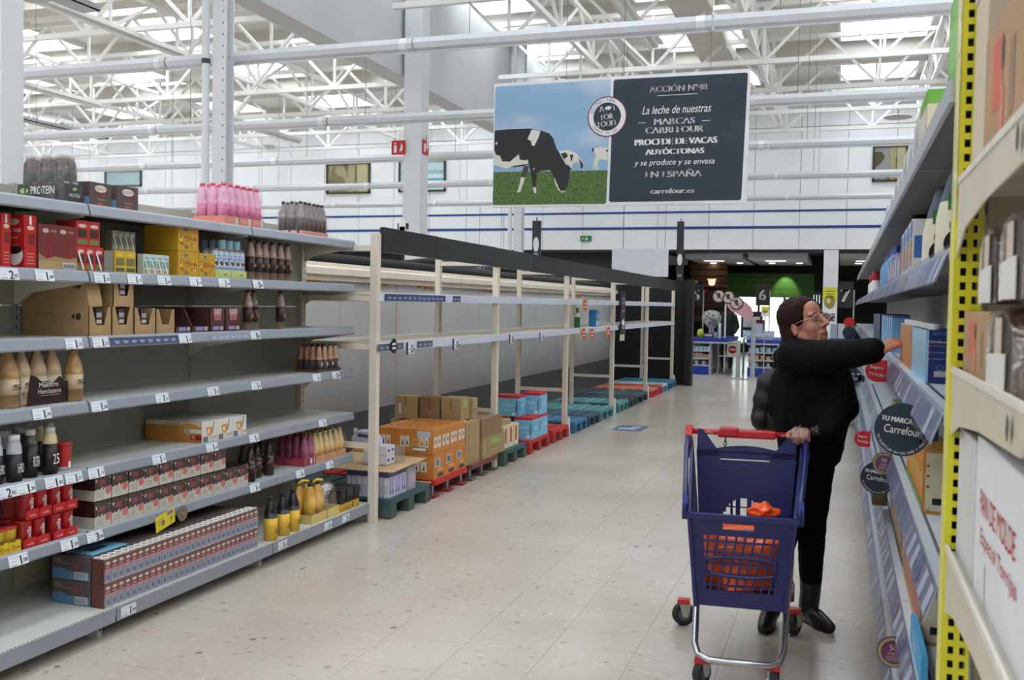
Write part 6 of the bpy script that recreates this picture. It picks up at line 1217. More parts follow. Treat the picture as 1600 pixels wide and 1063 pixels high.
def loaf(label, y0, y1, x, z, h, L):
    t = thing('bread_loaf', label, 'bread', (x, y0, z)); w_ = y1 - y0; m = MB(); n = 6; vs = []; 
    P = [(-.5, 0), (.5, 0), (.52, .45), (.5, .8), (.36, .98), (0, 1.04), (-.36, .98), (-.5, .8), (-.52, .45)]
    for i in range(n + 1):
        k = 1 if 0 < i < n else .9
        for a, b in P: vs.append((L * i / n, w_ / 2 + a * w_ * k, .001 + max(0, b * h * k)))
    q = len(P); fs = [(q * i + j, q * i + (j + 1) % q, q * i + q + (j + 1) % q, q * i + q + j) for i in range(n) for j in range(q)] + [tuple(range(q)), tuple(range(q * (n + 1) - 1, q * n - 1, -1))]
    BR = K(104, 64, 46, .6, var=.1, scale=20); MB().add(vs, fs, BR, True).build('loaf', t)
    s = MB().add([(a - .004 if a < .01 else a + .004, w_ / 2 + (b - w_ / 2) * 1.06, c * 1.05 + .0) for a, b, c in vs], fs, FILM('bread_bag', .38, .25, bump=1.0, scale=24), True); s.build('plastic_bag', t)
    MB().prism([(-w_ * .82, h * .02), (-w_ * .18, h * .02), (-w_ * .18, h * .5), (-w_ * .82, h * .45)], (-.006, 0, 0), TX_, UZ, .002, K(222, 220, 216, .4)).build('label', t); MB().prism([(-w_ * .6, h * .45), (-w_ * .35, h * .45), (-w_ * .35, h * .9), (-w_ * .6, h * .9)], (-.0055, 0, 0), TX_, UZ, .001, K(206, 186, 170, .4)).build('printed_stripe', t)
    return t
loaf('wrapped dark bread loaf on the brown case, left of two', 1.89, 2.12, .256, EZ[2] + .148, .14, .22); loaf('wrapped dark bread loaf on the brown case, right of two', 1.62, 1.86, .256, EZ[2] + .152, .14, .22)
loaf('wrapped dark bread loaf lying in front on the middle shelf', 1.62, 1.90, .246, EZ[2] + .001, .138, .24)
# ================================================================ CHECKOUTS AND SHOP FRONT beyond the lintel
CBL = K(34, 58, 150, .4); CGR = K(176, 178, 184, .4); SCRN = PRINT('packets', [(206, 90, 80), (226, 214, 200), (190, 150, 90), (120, 60, 60), (214, 200, 190)], 16, .5); SCR2 = PRINT('packets_blue', [(120, 180, 200), (206, 224, 230), (90, 140, 190), (230, 230, 226)], 14, .5)
def checkout(px0, px1, label, y=23.3, L=2.4, ext=.06):
    x0, x1 = LX(px0, y, .5), LX(px1, y, .5); t = thing('checkout_counter', label, 'checkout', (x0, y, 0)); w_ = x1 - x0
    MB().box(0, w_, 0, .4, .0, .2, CBL).build('blue_base', t)
    for z in (.2, .36, .54): MB().box(0, w_, 0, .4, z, z + .03, CGR).build('shelf', t)
    MB().box(0, w_, .36, .4, .2, .74, K(120, 122, 128, .5)).build('back', t); MB().box(w_, w_ + .03, 0, .42, 0, .74, CGR).build('side', t)
    for k, (z, mt) in enumerate(((.23, K(160, 150, 150, .5)), (.39, SCRN), (.57, SCR2))):
        n = 5
        for i in range(n):
            if k == 0: o = MB().lathe([(.04, 0), (.045, .01), (.04, .08), (.02, .1)], K(206, 206, 210, .4) if i % 2 else K(90, 80, 96, .4), 10).build('tub', t)
            else: o = MB().box(-.05, .05, -.05, .05, 0, random.uniform(.08, .12), mt).build('packet', t)
            o.location = (w_ * (i + .5) / n, .12, z)
    MB().box(-.02, w_ + ext, -.02, L, .74, .78, K(196, 198, 204, .35)).build('counter_top', t); MB().box(-.03, w_ + ext + .01, -.03, L, .78, .86, CBL).build('blue_edge', t)
    MB().box(0.02, w_ * .9, .45, L, .1, .74, K(150, 152, 158, .5)).build('counter_body', t)
    MB().box(w_ * .1, w_ * .55, .5, .9, .86, .92, K(60, 60, 66, .5)).build('card_terminal', t)
    return t
checkout(1079, 1108, 'left one of the two checkout counters, under the number 5', ext=.42); c6 = checkout(1168, 1214, 'right one of the two checkout counters, under the number 6', 23.2)
# extra racks, screens and clutter on the counters
def clutter(name, label, px0, px1, py0, py1, y, m, parts=None, th=.25):
    x0, x1 = LX(px0, y, 1.2), LX(px1, y, 1.2); z1, z0 = ZP(py0, x0, y), ZP(py1, x0, y); o = MB().box(x0, x1, y, y + th, z0, z1, m)
    if parts: parts(o, x0, x1, z0, z1, y)
    return tag(o.build(name), label, name.split('_')[-1])
ZC = .862
def counter_item(name, label, cat, px, py_top, w_, m, y=23.8, z=ZC, prof=None):
    x = LX(px, y, 1.3); h = ZP(py_top, x, y) - z
    o = MB()
    if prof: o.lathe([(a * w_, b * h) for a, b in prof], m, 14)
    else: o.box(-w_ / 2, w_ / 2, -.1, .1, 0, h, m); o.rect((0, -.1, h * .6), UX, UZ, w_ * .8, h * .4, K(206, 206, 214, .4)); o.rect((0, -.1, h * .2), UX, UZ, w_ * .7, h * .12, K(150, 120, 120, .4))
    return tag(o.build(name), label, cat, loc=(x, y, z))
VASE = [(.3, 0), (.5, .1), (.5, .6), (.3, .8), (.2, 1)]
counter_item('card_screen', 'dark screen standing on the counter of lane 6', 'screen', 1175, 487, .5, K(24, 24, 28, .3), y=24.6); counter_item('green_card', 'yellow green card standing between the lanes', 'card', 1173, 490, .12, K(130, 150, 70, .5), y=24.9)
counter_item('sweets_rack', 'small blue rack of sweets on the counter of lane 6', 'rack', 1186, 517, .7, SCR2, y=23.5); counter_item('sweets_box', 'dark blue box of sweets on the counter of lane 5', 'box', 1108, 521, .22, K(50, 56, 120, .5), y=23.6); counter_item('sweets_box', 'pinkish box of sweets on the counter of lane 5', 'box', 1116, 519, .16, K(176, 140, 150, .5), y=23.9)
counter_item('flower_pot', 'grey potted dried bouquet standing on lane 5', 'plant', 1112, 485, .24, PRINT('bouquet', [(120, 122, 122), (170, 172, 174), (196, 196, 198), (96, 90, 84)], 12, .7), y=24.4, prof=[(.2, 0), (.3, .2), (.25, .3), (.9, .55), (1, .75), (.7, .95), (.2, 1)])
counter_item('glass_vase', 'clear tall glass on the counter of lane 5', 'vase', 1125, 505, .05, K(186, 196, 204, .2), y=23.5, prof=[(.6, 0), (.6, .1), (.8, .5), (.5, .6), (.8, 1)])
counter_item('lemon', 'green yellow fruit on the counter of lane 5', 'fruit', 1095, 514, .09, K(180, 190, 60, .4), y=23.5, prof=[(.3, 0), (.8, .3), (.9, .6), (.5, .95), (.1, 1)])
counter_item('red_display', 'red and black gum display on lane 6', 'display', 1186, 500, .25, PRINT('redblack', [(30, 26, 28), (170, 40, 44), (24, 22, 24), (60, 50, 54)], 8, .5), y=24.32)
def pole_thing(name, label, cat, px, py0, py1, y, r, m, base=True):
    x = LX(px, y, .6); z1, z0 = ZP(py0, x, y), 0; t = thing(name, label, cat, (x, y, 0)); MB().cyl((0, 0, 0.01), (0, 0, z1), r, None, m, 12).build('pole', t)
    if base: MB().lathe([(.155, 0), (.155, .012), (.06, .03), (.04, .05)], K(160, 160, 164, .4, .5), 24).build('base', t)
    return t
GALP = K(176, 180, 186, .35, .4)
pole_thing('barrier_post', 'grey barrier post on a round base before lane 5', 'barrier post', 1153.5, 533, 592, 22.3, .05, GALP); t = pole_thing('barrier_post', 'taller grey barrier post on a round base before lane 6', 'barrier post', 1176.5, 495, 592, 22.2, .05, GALP)
x0, x1 = LX(1122, 24.0, .6), LX(1162, 24.0, .6); t = thing('lane_gate', 'white bar gate with a round no entry sign between the lanes', 'gate', (x0, 24.0, 0)); w_ = x1 - x0
for z in (.75, .42): MB().cyl((0, 0, z), (w_, 0, z), .02, None, RW, 8).build('bar', t)
for x in (0, w_): MB().cyl((x, 0, 0), (x, 0, .9), .025, None, GALP, 8).build('post', t)
m = MB().box(w_ * .35, w_ * .35 + .27, -.02, -.005, .40, .72, RW); m.disc((w_ * .35 + .135, -.02, .58), UX, UZ, .1, .1, K(190, 30, 40, .4), .003); m.rect((w_ * .35 + .135, -.02, .58), UX, UZ, .13, .03, RW, .006); m.build('no_entry_sign', t)
def lane_no(n, px, py, y=23.6):
    x = LX(px, y, 1.9); z = ZP(py, x, y); t = thing('lane_sign', 'black square lane sign with a white number %s, %s' % (n, {'5': 'leftmost of three', '6': 'middle of three', '7': 'rightmost of three'}[n]), 'sign', (x, y, z)); MB().box(-.15, .15, 0, .15, -.26, .26, K(20, 22, 22, .4)).build('panel', t); m = MB().text(n, (0, 0, -.02), UX, UZ, .24, RW, lift=.004, bold=.008); m.build('number', t)
    MB().cyl((.16, .08, (0 if n == '7' else .862) - z), (.16, .08, .1), .015, None, GALP, 6).build('pole', t)
lane_no('5', 1088, 460); lane_no('6', 1191.5, 460, 23.5); lane_no('7', 1321, 461, 20.5)
# pink cut-out sign with three crossed round signs
y = 23.9; x = LX(1152, y, 1.6); z = ZP(478, x, y); t = thing('pink_sign', 'pink cut-out sign with three crossed round symbols over the lane gate', 'sign', (x, y, z)); PKS = K(226, 170, 176, .5)
MB().prism([(-.25, .12), (-.1, .2), (.15, .12), (.32, -.02), (.38, -.2), (.3, -.32), (.15, -.28), (.0, -.2), (-.15, -.12), (-.24, 0)], (0, .03, 0), UX, UZ, .02, PKS).build('cut_out', t)
m = MB()
for a, b in ((-.44, .22), (-.22, .2), (-.02, .06)): m.disc((a, 0, b), UX, UZ, .16, .16, K(96, 60, 60, .4), .004); m.disc((a, 0, b), UX, UZ, .13, .13, K(206, 190, 184, .5), .007); m.flat([(a - .1, b + .08), (a - .08, b + .1), (a + .1, b - .08), (a + .08, b - .1)], (0, 0, 0), UX, UZ, K(96, 60, 60, .4), .010); m.disc((a, 0, b + .02), UX, UZ, .04, .07, K(70, 60, 60, .5), .009)
m.build('round_symbols', t); MB().cyl((-.28, .05, -1.6), (-.28, .05, .2), .02, None, RW, 6).build('pole', t)
# yellow and white notice on a stand, white column with poster
y = 23.12; x = LX(1195.5, y, 1.5); t = thing('notice_stand', 'small yellow and white notice on a thin stand at lane 6', 'sign', (x, y, 0)); z0, z1 = ZP(495, x, y), ZP(479, x, y); m = MB().box(-.085, .085, 0, .01, z0, z1, RW); m.rect((0, 0, z0 + (z1 - z0) * .8), UX, UZ, .17, (z1 - z0) * .4, K(226, 216, 60, .4), .002); m.disc((.0, 0, z0 + (z1 - z0) * .5), UX, UZ, .06, .035, K(150, 140, 40, .5), .004); m.build('notice', t); MB().cyl((0, .01, 0), (0, .01, z0), .012, None, GALP, 6).build('stand', t)
y = 25.8; x0, x1 = LX(1285, y, 1.6), LX(1308, y, 1.6); t = thing('front_column', 'white square column with a yellow poster before lane 7', 'column', (x0, y, 0)); MB().box(0, x1 - x0, 0, .3, 0, 3.07, K(226, 228, 232, .5)).build('shaft', t)
w_ = x1 - x0; z1, zm, z0 = ZP(449, x0, y), ZP(470, x0, y), ZP(520, x0, y); m = MB().box(.0, w_ * .96, -.015, -.002, z0, z1, RW); m.rect((w_ * .48, -.015, (z1 + zm) / 2), UX, UZ, w_ * .96, z1 - zm, K(222, 214, 50, .4), .002); m.disc((w_ * .48, -.015, zm - .03), UX, UZ, w_ * .38, .17, K(150, 140, 70, .4), .004); m.disc((w_ * .4, -.015, zm), UX, UZ, w_ * .14, .07, K(226, 214, 120, .4), .006); m.rect((w_ * .48, -.015, zm - .42), UX, UZ, w_ * .8, .2, PRINT('crowd', [(50, 40, 44), (120, 90, 80), (206, 196, 190), (30, 26, 30)], 20, .5), .003)
for i in range(3): m.rect((w_ * .48, -.015, z1 - .1 - i * .07), UX, UZ, w_ * .6, .02, K(120, 116, 30, .5), .004)
m.build('poster', t)
# crates display seen above the woman's arm
y = 14.0
x0, x1 = LX(1296, y, 1.3), LX(1330, y, 1.3); zt = ZP(506, x0, y); t = thing('promo_stand', 'promotion stand with bottles and small red and navy signs behind the woman', 'display', (x0, y, 0)); w_ = x1 - x0
MB().box(0, w_, 0, .4, 0, 1.16, K(206, 208, 214, .5)).build('stand', t); MB().box(-.01, w_ + .01, -.015, .0, 1.1, 1.2, K(60, 70, 150, .4)).build('blue_strip', t); MB().rect((w_ * .6, -.015, 1.13), UX, UZ, w_ * .4, .05, RED, .003).build('red_strip', t)
for i in range(3): MB().box(.01 + i * .1, .1 + i * .1, .05, .25, 1.16, zt, K(170, 182, 196, .3) if i != 1 else K(214, 216, 222, .3)).build('jug', t)
MB().prism(circle(.07, 20), (w_ * .9, -.03, 1.42), UX, UZ, .004, RED).build('red_disc', t); MB().prism(circle(.09, 20), (w_ * .92, -.04, 1.28), UX, UZ, .004, NVY).build('navy_disc', t)
# ---- the dim shop front behind
GREEN_B = K(70, 120, 40, .5, var=.04); YB = 33.0
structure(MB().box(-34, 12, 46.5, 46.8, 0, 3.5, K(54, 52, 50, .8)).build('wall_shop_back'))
x0, x1 = LX(1136, YB, 2.4), LX(1272, YB, 2.4); z0, z1 = ZP(463, x0, YB), ZP(427, x0, YB)
t = thing('green_banner', 'wide green banner with faint lettering over the shop window', 'banner', (x0, YB, 0)); w_ = x1 - x0; MB().box(0, w_, 0, .04, z0, z1, GREEN_B).build('banner', t)
for xx in (.1, .9): MB().cyl((w_ * xx, .02, z1), (w_ * xx, .02, 3.42), .01, None, BLACK, 5).build('hanger', t)
m = MB(); GT = K(96, 150, 64, .5, var=0); m.text('compra saludable', (w_ * .4, 0, z0 + (z1 - z0) * .72), UX, UZ, .16, GT, width=w_ * .6, lift=.004); m.text('y disfruta con productos', (w_ * .45, 0, z0 + (z1 - z0) * .45), UX, UZ, .15, GT, width=w_ * .7, lift=.004); m.text('por su salud', (w_ * .6, 0, z0 + (z1 - z0) * .2), UX, UZ, .15, GT, width=w_ * .4, lift=.004); m.build('lettering', t)
sp_ = bpy.data.lights.new('banner_spot', 'SPOT'); sp_.energy = 60; sp_.spot_size = 1.0; sp_.spot_blend = .6; sp_.color = (1, .95, .85); so = bpy.data.objects.new('banner_spot', sp_); COL.objects.link(so); so.location = (x0 + w_ * .68, YB - .5, z1 + .25); so.rotation_euler = Euler((math.radians(28), 0, 0)); so['category'] = 'lamp'; so['label'] = 'small warm spotlight shining down on the green banner'
def window_glow():
    m = bpy.data.materials.new('daylit_street'); m.use_nodes = True; n = m.node_tree.nodes; l = m.node_tree.links; p = n['Principled BSDF']; p.inputs['Base Color'].default_value = (.02, .02, .02, 1); p.inputs['Roughness'].default_value = .2
    tc = n.new('ShaderNodeTexCoord'); nz = n.new('ShaderNodeTexNoise'); nz.inputs['Scale'].default_value = 1.0; nz.inputs['Detail'].default_value = 6; cr = n.new('ShaderNodeValToRGB'); e = cr.color_ramp.elements
    e[0].position = .38; e[0].color = (.36, .46, .36, 1); e[1].position = .5; e[1].color = (.85, .95, .95, 1)
    l.new(tc.outputs['Object'], nz.inputs['Vector']); l.new(nz.outputs['Fac'], cr.inputs[0]); l.new(cr.outputs[0], p.inputs['Emission Color']); p.inputs['Emission Strength'].default_value = SHOPFRONT_STRENGTH; return m
WG = window_glow(); YW = 36.0
def shop_window(n, px0, px1, py0, py1, y=YW):
    a, b = LX(px0, y, 1.5), LX(px1, y, 1.5); z1, z0 = ZP(py0, a, y), ZP(py1, a, y); o = structure(MB().box(a, b, y, y + .05, z0, z1, WG).build('window_%d' % n))
    for i in range(4): xx = a + (b - a) * i / 3; MB().box(xx - .04, xx + .04, y - .05, y, z0, z1, K(120, 122, 120, .5)).build('mullion', o)
shop_window(6, 1146, 1266, 464, 535); shop_window(7, 1269, 1282, 461, 474)
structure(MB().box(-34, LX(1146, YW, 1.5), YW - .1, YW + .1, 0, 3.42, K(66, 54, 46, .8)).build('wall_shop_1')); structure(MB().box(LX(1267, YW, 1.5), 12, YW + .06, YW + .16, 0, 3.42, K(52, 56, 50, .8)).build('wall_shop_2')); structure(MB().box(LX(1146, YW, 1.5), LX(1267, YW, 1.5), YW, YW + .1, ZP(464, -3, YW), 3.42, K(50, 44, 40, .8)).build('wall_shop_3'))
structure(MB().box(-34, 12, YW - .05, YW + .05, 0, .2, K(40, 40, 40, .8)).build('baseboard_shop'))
# brown slatted niche with a lit bowl, left of the window
y = 30.0; x0, x1 = LX(1076, y, 2.2), LX(1134, y, 2.2); t = thing('wooden_niche', 'dark brown slatted wall shelf with bowls left of the shop window', 'shelf', (x0, y, 0)); w_ = x1 - x0; BRW = K(92, 66, 44, .7)
for i in range(9): z = 1.15 + i * .2; MB().box(0, w_, .3, .34, z, z + .17, BRW).build('slat', t)
zs_ = ZP(446, x0, y); MB().box(0, w_, 0, .3, zs_ - .04, zs_, K(120, 88, 60, .6)).build('shelf_board', t); MB().box(0, w_, 0, .3, ZP(480, x0, y) - .04, ZP(480, x0, y), K(70, 52, 40, .6)).build('shelf_board', t)
def bowl(label, px, z, y, r, h, m, cat='bowl'):
    t = thing('bowl', label, cat, (LX(px, y, z), y, z)); MB().lathe([(r * .4, 0), (r * .5, .02), (r * .75, h * .3), (r * .7, h * .7), (r, h), (r * .9, h * .97), (r * .5, h * .3)], m, 20).build('bowl', t)
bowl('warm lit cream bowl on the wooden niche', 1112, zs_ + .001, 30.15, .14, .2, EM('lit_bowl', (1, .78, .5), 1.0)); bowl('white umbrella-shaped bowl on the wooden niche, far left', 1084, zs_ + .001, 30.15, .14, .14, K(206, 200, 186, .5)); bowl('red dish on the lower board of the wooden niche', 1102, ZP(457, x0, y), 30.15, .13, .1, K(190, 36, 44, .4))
# floating white ceiling panels with downlights
for k, (pa, pb_) in enumerate(((905, 1040), (1070, 1160), (1169, 1262), (1312, 1420))):
    y = 27.6; a, b = LX(pa, y, 3), LX(pb_, y, 3); t = thing('ceiling_panel', 'floating white ceiling panel beyond the lintel, %s from the left' % ords[k], 'ceiling panel', (a, y, 2.93), group='floating ceiling panels'); MB().box(0, b - a, 0, 4.2, 0, .15, K(214, 214, 212, .5)).build('panel', t)
    for i in range(2): MB().lathe([(.09, 0), (.09, .012), (.06, .013)], EM('downlight', (1, .97, .9), 6), 16).build('downlight', t).location = ((b - a) * (.3 + .5 * i), 2.6, -.013)
    MB().box((b - a) * .25, (b - a) * .6, 1.0, 1.3, -.01, 0, EM('slot_light', (1, 1, .97), 1.6)).build('slot_light', t)
    for xx in (.2, .8): MB().cyl(((b - a) * xx, 2, .15), ((b - a) * xx, 2, .5), .01, None, BLACK, 5).build('hanger', t)
# shop fittings further left in the dark, aisle sign posts, hanging blank sign, exit sign
def tall_sign(px, py0, py1, y, label, zf=0):
    x = LX(px, y, 2.2); z1, z0 = ZP(py0, x, y), ZP(py1, x, y); t = thing('aisle_post', label, 'sign', (x, y, z0)); h = z1 - z0; MB().box(-.07, .07, 0, .05, 0, h, K(44, 48, 56, .4)).build('panel', t); m = MB().disc((0, 0, h * .35), UX, UZ, .05, .12, RW, .003); m.rect((0, 0, h * .08), UX, UZ, .08, .05, K(150, 150, 156, .5), .003); m.build('oval_print', t); MB().cyl((0, .025, h), (0, .025, h + .06), .01, None, BLACK, 6).build('pin', t); MB().cyl((0, .04, zf - z0), (0, .04, 0), .02, None, BLACK, 6).build('pole', t)
tall_sign(837, 345, 402, 15.5, 'tall dark aisle sign behind the rack header, left one', 1.946); tall_sign(1061.5, 346, 438, 20.2, 'tall dark aisle sign over the black partition corner'); tall_sign(628, 349, 358, 11.8, 'tip of a small dark sign poking over the near rack header', 1.946)
y = 19.9; x0, x1 = LX(956, y, 2.5), LX(1044, y, 2.5); z1, z0 = ZP(389, x0, y), ZP(432, x0, y); t = thing('blank_sign', 'blank white rectangular sign hanging behind the far rack header', 'sign', (x0, y, z0)); MB().box(0, x1 - x0, 0, .03, 0, z1 - z0, K(226, 228, 234, .5)).build('board', t)
for xx in (.2, .8): MB().cyl(((x1 - x0) * xx, .015, z1 - z0), ((x1 - x0) * xx, .015, ZR - z0), .004, None, K(100, 100, 100, .5), 5).build('wire', t)
y = 26.55; x = LX(915, y, 3.3); t = thing('exit_sign', 'small green running man exit sign on the lower edge of the far wall', 'sign', (x, y, ZP(377, x, y))); MB().box(-.16, .16, 0, .03, 0, .15, K(40, 130, 80, .4)).build('plate', t); m = MB().disc((.03, 0, .11), UX, UZ, .014, .014, RW, .003); m.flat([(.0, .03), (.05, .04), (.06, .09), (.02, .095), (-.02, .06)], (0, 0, 0), UX, UZ, RW, .003); m.rect((-.08, 0, .075), UX, UZ, .06, .03, RW, .003); m.build('pictogram', t)
y = 24.0
x = LX(765, y, 2.4); t = thing('blue_sign', 'small blue lettered sign seen between header and cornice', 'sign', (x, y, ZP(424, x, y))); MB().box(-.45, .45, 0, .03, 0, .14, K(40, 62, 110, .4)).build('plate', t); MB().text('as tu carro', (0, 0, .07), UX, UZ, .08, RW, width=.7, lift=.004).build('lettering', t)
for i in range(2): MB().cyl((-.3 + .6 * i, .015, .14), (-.3 + .6 * i, .015, 1.75), .004, None, BLACK, 5).build('wire', t)
# ================================================================ SHOPPING TROLLEY
NB = K(25, 31, 90, .38, var=.05, scale=20); RDP = K(196, 36, 44, .35); CHR = K(190, 192, 196, .25, .9, var=.03); TYRE = K(42, 42, 44, .7)
ct = thing('shopping_trolley', 'dark blue plastic shopping trolley with red handle and metal frame', 'trolley', (-.397, 4.5, 0), math.radians(4.2))
# local frame: front faces -y, handle at +y; basket walls lean
Z0, Z1 = .36, .735; YF_, YBK = -.42, .34
def lerp(a, b, t): return a + (b - a) * t
def wall_grid(name, P, n_u, n_v, bar, skip=None, frame=.03):
    """open plastic lattice on the quad P (4 corners: bl br tr tl); rim bars plus slanting and level ribs"""
    P = [V(p) for p in P]; m = MB()
    def q(u, v): return P[0].lerp(P[1], u).lerp(P[3].lerp(P[2], u), v)
    nrm = (P[1] - P[0]).cross(P[3] - P[0]).normalized()
    for i in range(4): m.bar(P[i], P[(i + 1) % 4], .022, frame, NB, nrm.cross((P[(i + 1) % 4] - P[i]).normalized()))
    return m, q, nrm
wb, wt = .180, .213          # half widths at bottom and top of the basket front
F = [V((-wb, YF_ + .03, Z0)), V((wb, YF_ + .03, Z0)), V((wt, YF_, Z1)), V((-wt, YF_, Z1))]
def fq(u, v): return F[0].lerp(F[1], u).lerp(F[3].lerp(F[2], u), v)
fn = (F[1] - F[0]).cross(F[3] - F[0]).normalized()
def panel(m, u0, u1, v0, v1, th=.012, mat=NB):
    c = [fq(u0, v0), fq(u1, v0), fq(u1, v1), fq(u0, v1)]; k = fn * th
    m.add([p for p in c] + [p - k for p in c], [(0, 1, 2, 3), (7, 6, 5, 4), (0, 4, 5, 1), (1, 5, 6, 2), (2, 6, 7, 3), (3, 7, 4, 0)], mat)
fm = MB()
panel(fm, 0, 1, 0, .17); panel(fm, 0, 1, .79, .86); panel(fm, 0, 1, .93, 1.0); panel(fm, 0, .32, .86, .93); panel(fm, .62, 1, .86, .93); panel(fm, 0, .13, .17, .79); panel(fm, .86, 1, .17, .79)
fm.build('front_panel', ct)
for i in range(9): u = .13 + .73 * i / 8; MB().bar(fq(max(.11, u - .05), .17), fq(min(.88, u + .05), .79), .008, .012, NB, fn).build('front_rib', ct)
for i in range(5): v = .17 + .62 * (i + .5) / 5; MB().bar(fq(.12, v), fq(.87, v), .008, .010, NB, fn).build('front_rib', ct)
ring = [fq(.5 + (.36 if abs(math.cos(a)) > 0 else 0) * max(-1, min(1, 1.35 * math.cos(a))), .45 + .11 * math.sin(a)) + fn * .004 for a in [2 * PI * i / 36 for i in range(36)]]
MB().tube(ring, .008, NB, 6, closed=True).build('oval_ring', ct)
m = MB(); rim = [fq(0, 1) + V((-.012, 0, 0)), fq(1, 1) + V((.012, 0, 0))]; m.bar(rim[0], rim[1], .03, .022, NB); m.build('front_rim', ct)
# rounded bottom corners and floor
BZ = .38
MB().prism([(-wb, YF_ + .03), (wb, YF_ + .03), (wb + .03, YBK), (-wb - .03, YBK)], (0, 0, Z0 - .006), UX, UY, .014, NB).build('basket_floor', ct)
# sides: tall slatted walls rising to the handle
for s in (-1, 1):
    A = [V((s * wb, YF_ + .03, Z0)), V((s * (wb + .03), YBK, Z0 + .02)), V((s * .262, YBK + .05, .93)), V((s * wt, YF_, Z1))]
    def q(u, v): return A[0].lerp(A[1], u).lerp(A[3].lerp(A[2], u), v)
    m = MB(); nn = V((s, 0, 0))
    for i in range(4): m.bar(A[i], A[(i + 1) % 4], .014, .03, NB, (A[(i + 1) % 4] - A[i]).cross(nn))
    for v0, v1 in ((0, .16), (.84, 1)):
        c = [q(0, v0), q(1, v0), q(1, v1), q(0, v1)]; k = V((s * .008, 0, 0)); m.add(c + [p + k for p in c], [(0, 1, 2, 3), (7, 6, 5, 4), (0, 4, 5, 1), (1, 5, 6, 2), (2, 6, 7, 3), (3, 7, 4, 0)], NB)
    m.build('side_panel', ct)
    for i in range(11): u = .06 + .88 * i / 10; MB().bar(q(u, .1), q(u, .9), .008, .009, NB, nn).build('side_rib', ct)
    for i in range(5): v = .2 + .6 * i / 4; MB().bar(q(.02, v), q(.98, v), .008, .009, NB, nn).build('side_rib', ct)
    # sloping side rail to the handle
    MB().tube([(s * (wt + .014), YF_ + .01, Z1 - .02), (s * (wt + .018), YF_ + .03, Z1 + .06), (s * .25, -.15, .84), (s * .275, .2, .93), (s * 0.278, .36, .955)], [.016, .013, .011, .012, .016], NB, 8).build('side_rail', ct)
    MB().prism([(-.03, 0), (.03, 0), (.022, .09), (-.02, .1)], (s * (wt + .02) - .01, YF_ + .04, Z1 - .02), UY, UZ, .022, K(54, 70, 150, .35)).build('corner_cap', ct)
    a = MB().prism([(.33, .86), (.40, .88), (.41, .965), (.355, .965)], (s * 0.278 - .014, 0, 0), UY, UZ, .03, NB); a.build('handle_bracket', ct)
    MB().prism([(.35, .965), (.41, .965), (.405, 1.0), (.375, 1.015)], (s * 0.278 - .016, 0, 0), UY, UZ, .034, RDP).build('handle_end', ct)
# hinged back panel with slats and an arched opening
yb0, yb1 = YBK - .02, YBK + .02
def bp(u, v, h0=.40, h1=.955): hw = lerp(.205, .24, v); return V((lerp(-hw, hw, u), lerp(yb0 - .03, yb1, v), lerp(h0, h1, v)))
def bpanel(m, u0, u1, v0, v1): c = [bp(u0, v0), bp(u1, v0), bp(u1, v1), bp(u0, v1)]; k = V((0, .008, 0)); m.add(c + [p + k for p in c], [(0, 1, 2, 3), (7, 6, 5, 4), (0, 4, 5, 1), (1, 5, 6, 2), (2, 6, 7, 3), (3, 7, 4, 0)], NB)
m = MB(); bpanel(m, 0, .24, 0, .9); bpanel(m, .74, 1, 0, .9)
V0 = .55
n = 11
for i in range(n): v = V0 + (.86 - V0) * i / n; bpanel(m, .24, .74, v + .0006, v + (.86 - V0) / n * (.97 if i != 9 else .6))
bpanel(m, .24, .74, .86, .9)
arch = 16
for i in range(arch):
    u0, u1 = .24 + .5 * i / arch, .24 + .5 * (i + 1) / arch; um = (u0 + u1) / 2; t_ = (um - .49) / .25; vv = .20 + .30 * math.sqrt(max(0, 1 - t_ * t_)); bpanel(m, u0, u1, vv, V0)
m.build('back_panel', ct)
for u in (.36, .43, .55, .62): MB().bar(bp(u, .05) + V((0, .004, 0)), bp(u, .5) + V((0, .004, 0)), .012 if u not in (.43, .55) else .022, .008, NB).build('arch_bar', ct)
for v in (.3, .42): MB().bar(bp(.27, v) + V((0, .004, 0)), bp(.72, v) + V((0, .004, 0)), .006, .008, NB, V((0, 1, 0))).build('arch_bar', ct)
for s in (0, 1):
    c = [bp(0 if s == 0 else .78, .85), bp(.22 if s == 0 else 1, .85), bp(.1 if s == 0 else 1, 1.06) if s else bp(.02, 1.08)]
    P = ([bp(.0, .85), bp(.26, .85), bp(.07, 1.08), bp(.02, 1.08)] if s == 0 else [bp(.74, .85), bp(1, .85), bp(.98, 1.08), bp(.93, 1.08)]); k = V((0, .008, 0)); mm = MB(); mm.add(P + [p + k for p in P], [(0, 1, 2, 3), (7, 6, 5, 4), (0, 4, 5, 1), (1, 5, 6, 2), (2, 6, 7, 3), (3, 7, 4, 0)], NB); mm.build('pointed_corner', ct)
m = MB(); tp = [bp(.1 + .8 * i / 10, .9 + .05 * math.sin(PI * i / 10)) for i in range(11)]; bt = [bp(.1 + .8 * i / 10, .88) for i in range(11)]; k = V((0, .008, 0)); vs = tp + bt + [p + k for p in tp] + [p + k for p in bt]
fs = [];
for i in range(10): fs += [(11 + i, 12 + i, i + 1, i), (22 + i, 23 + i, 34 + i, 33 + i), (i, i + 1, 23 + i, 22 + i)]
m.add(vs, fs, NB); m.build('back_top_edge', ct)
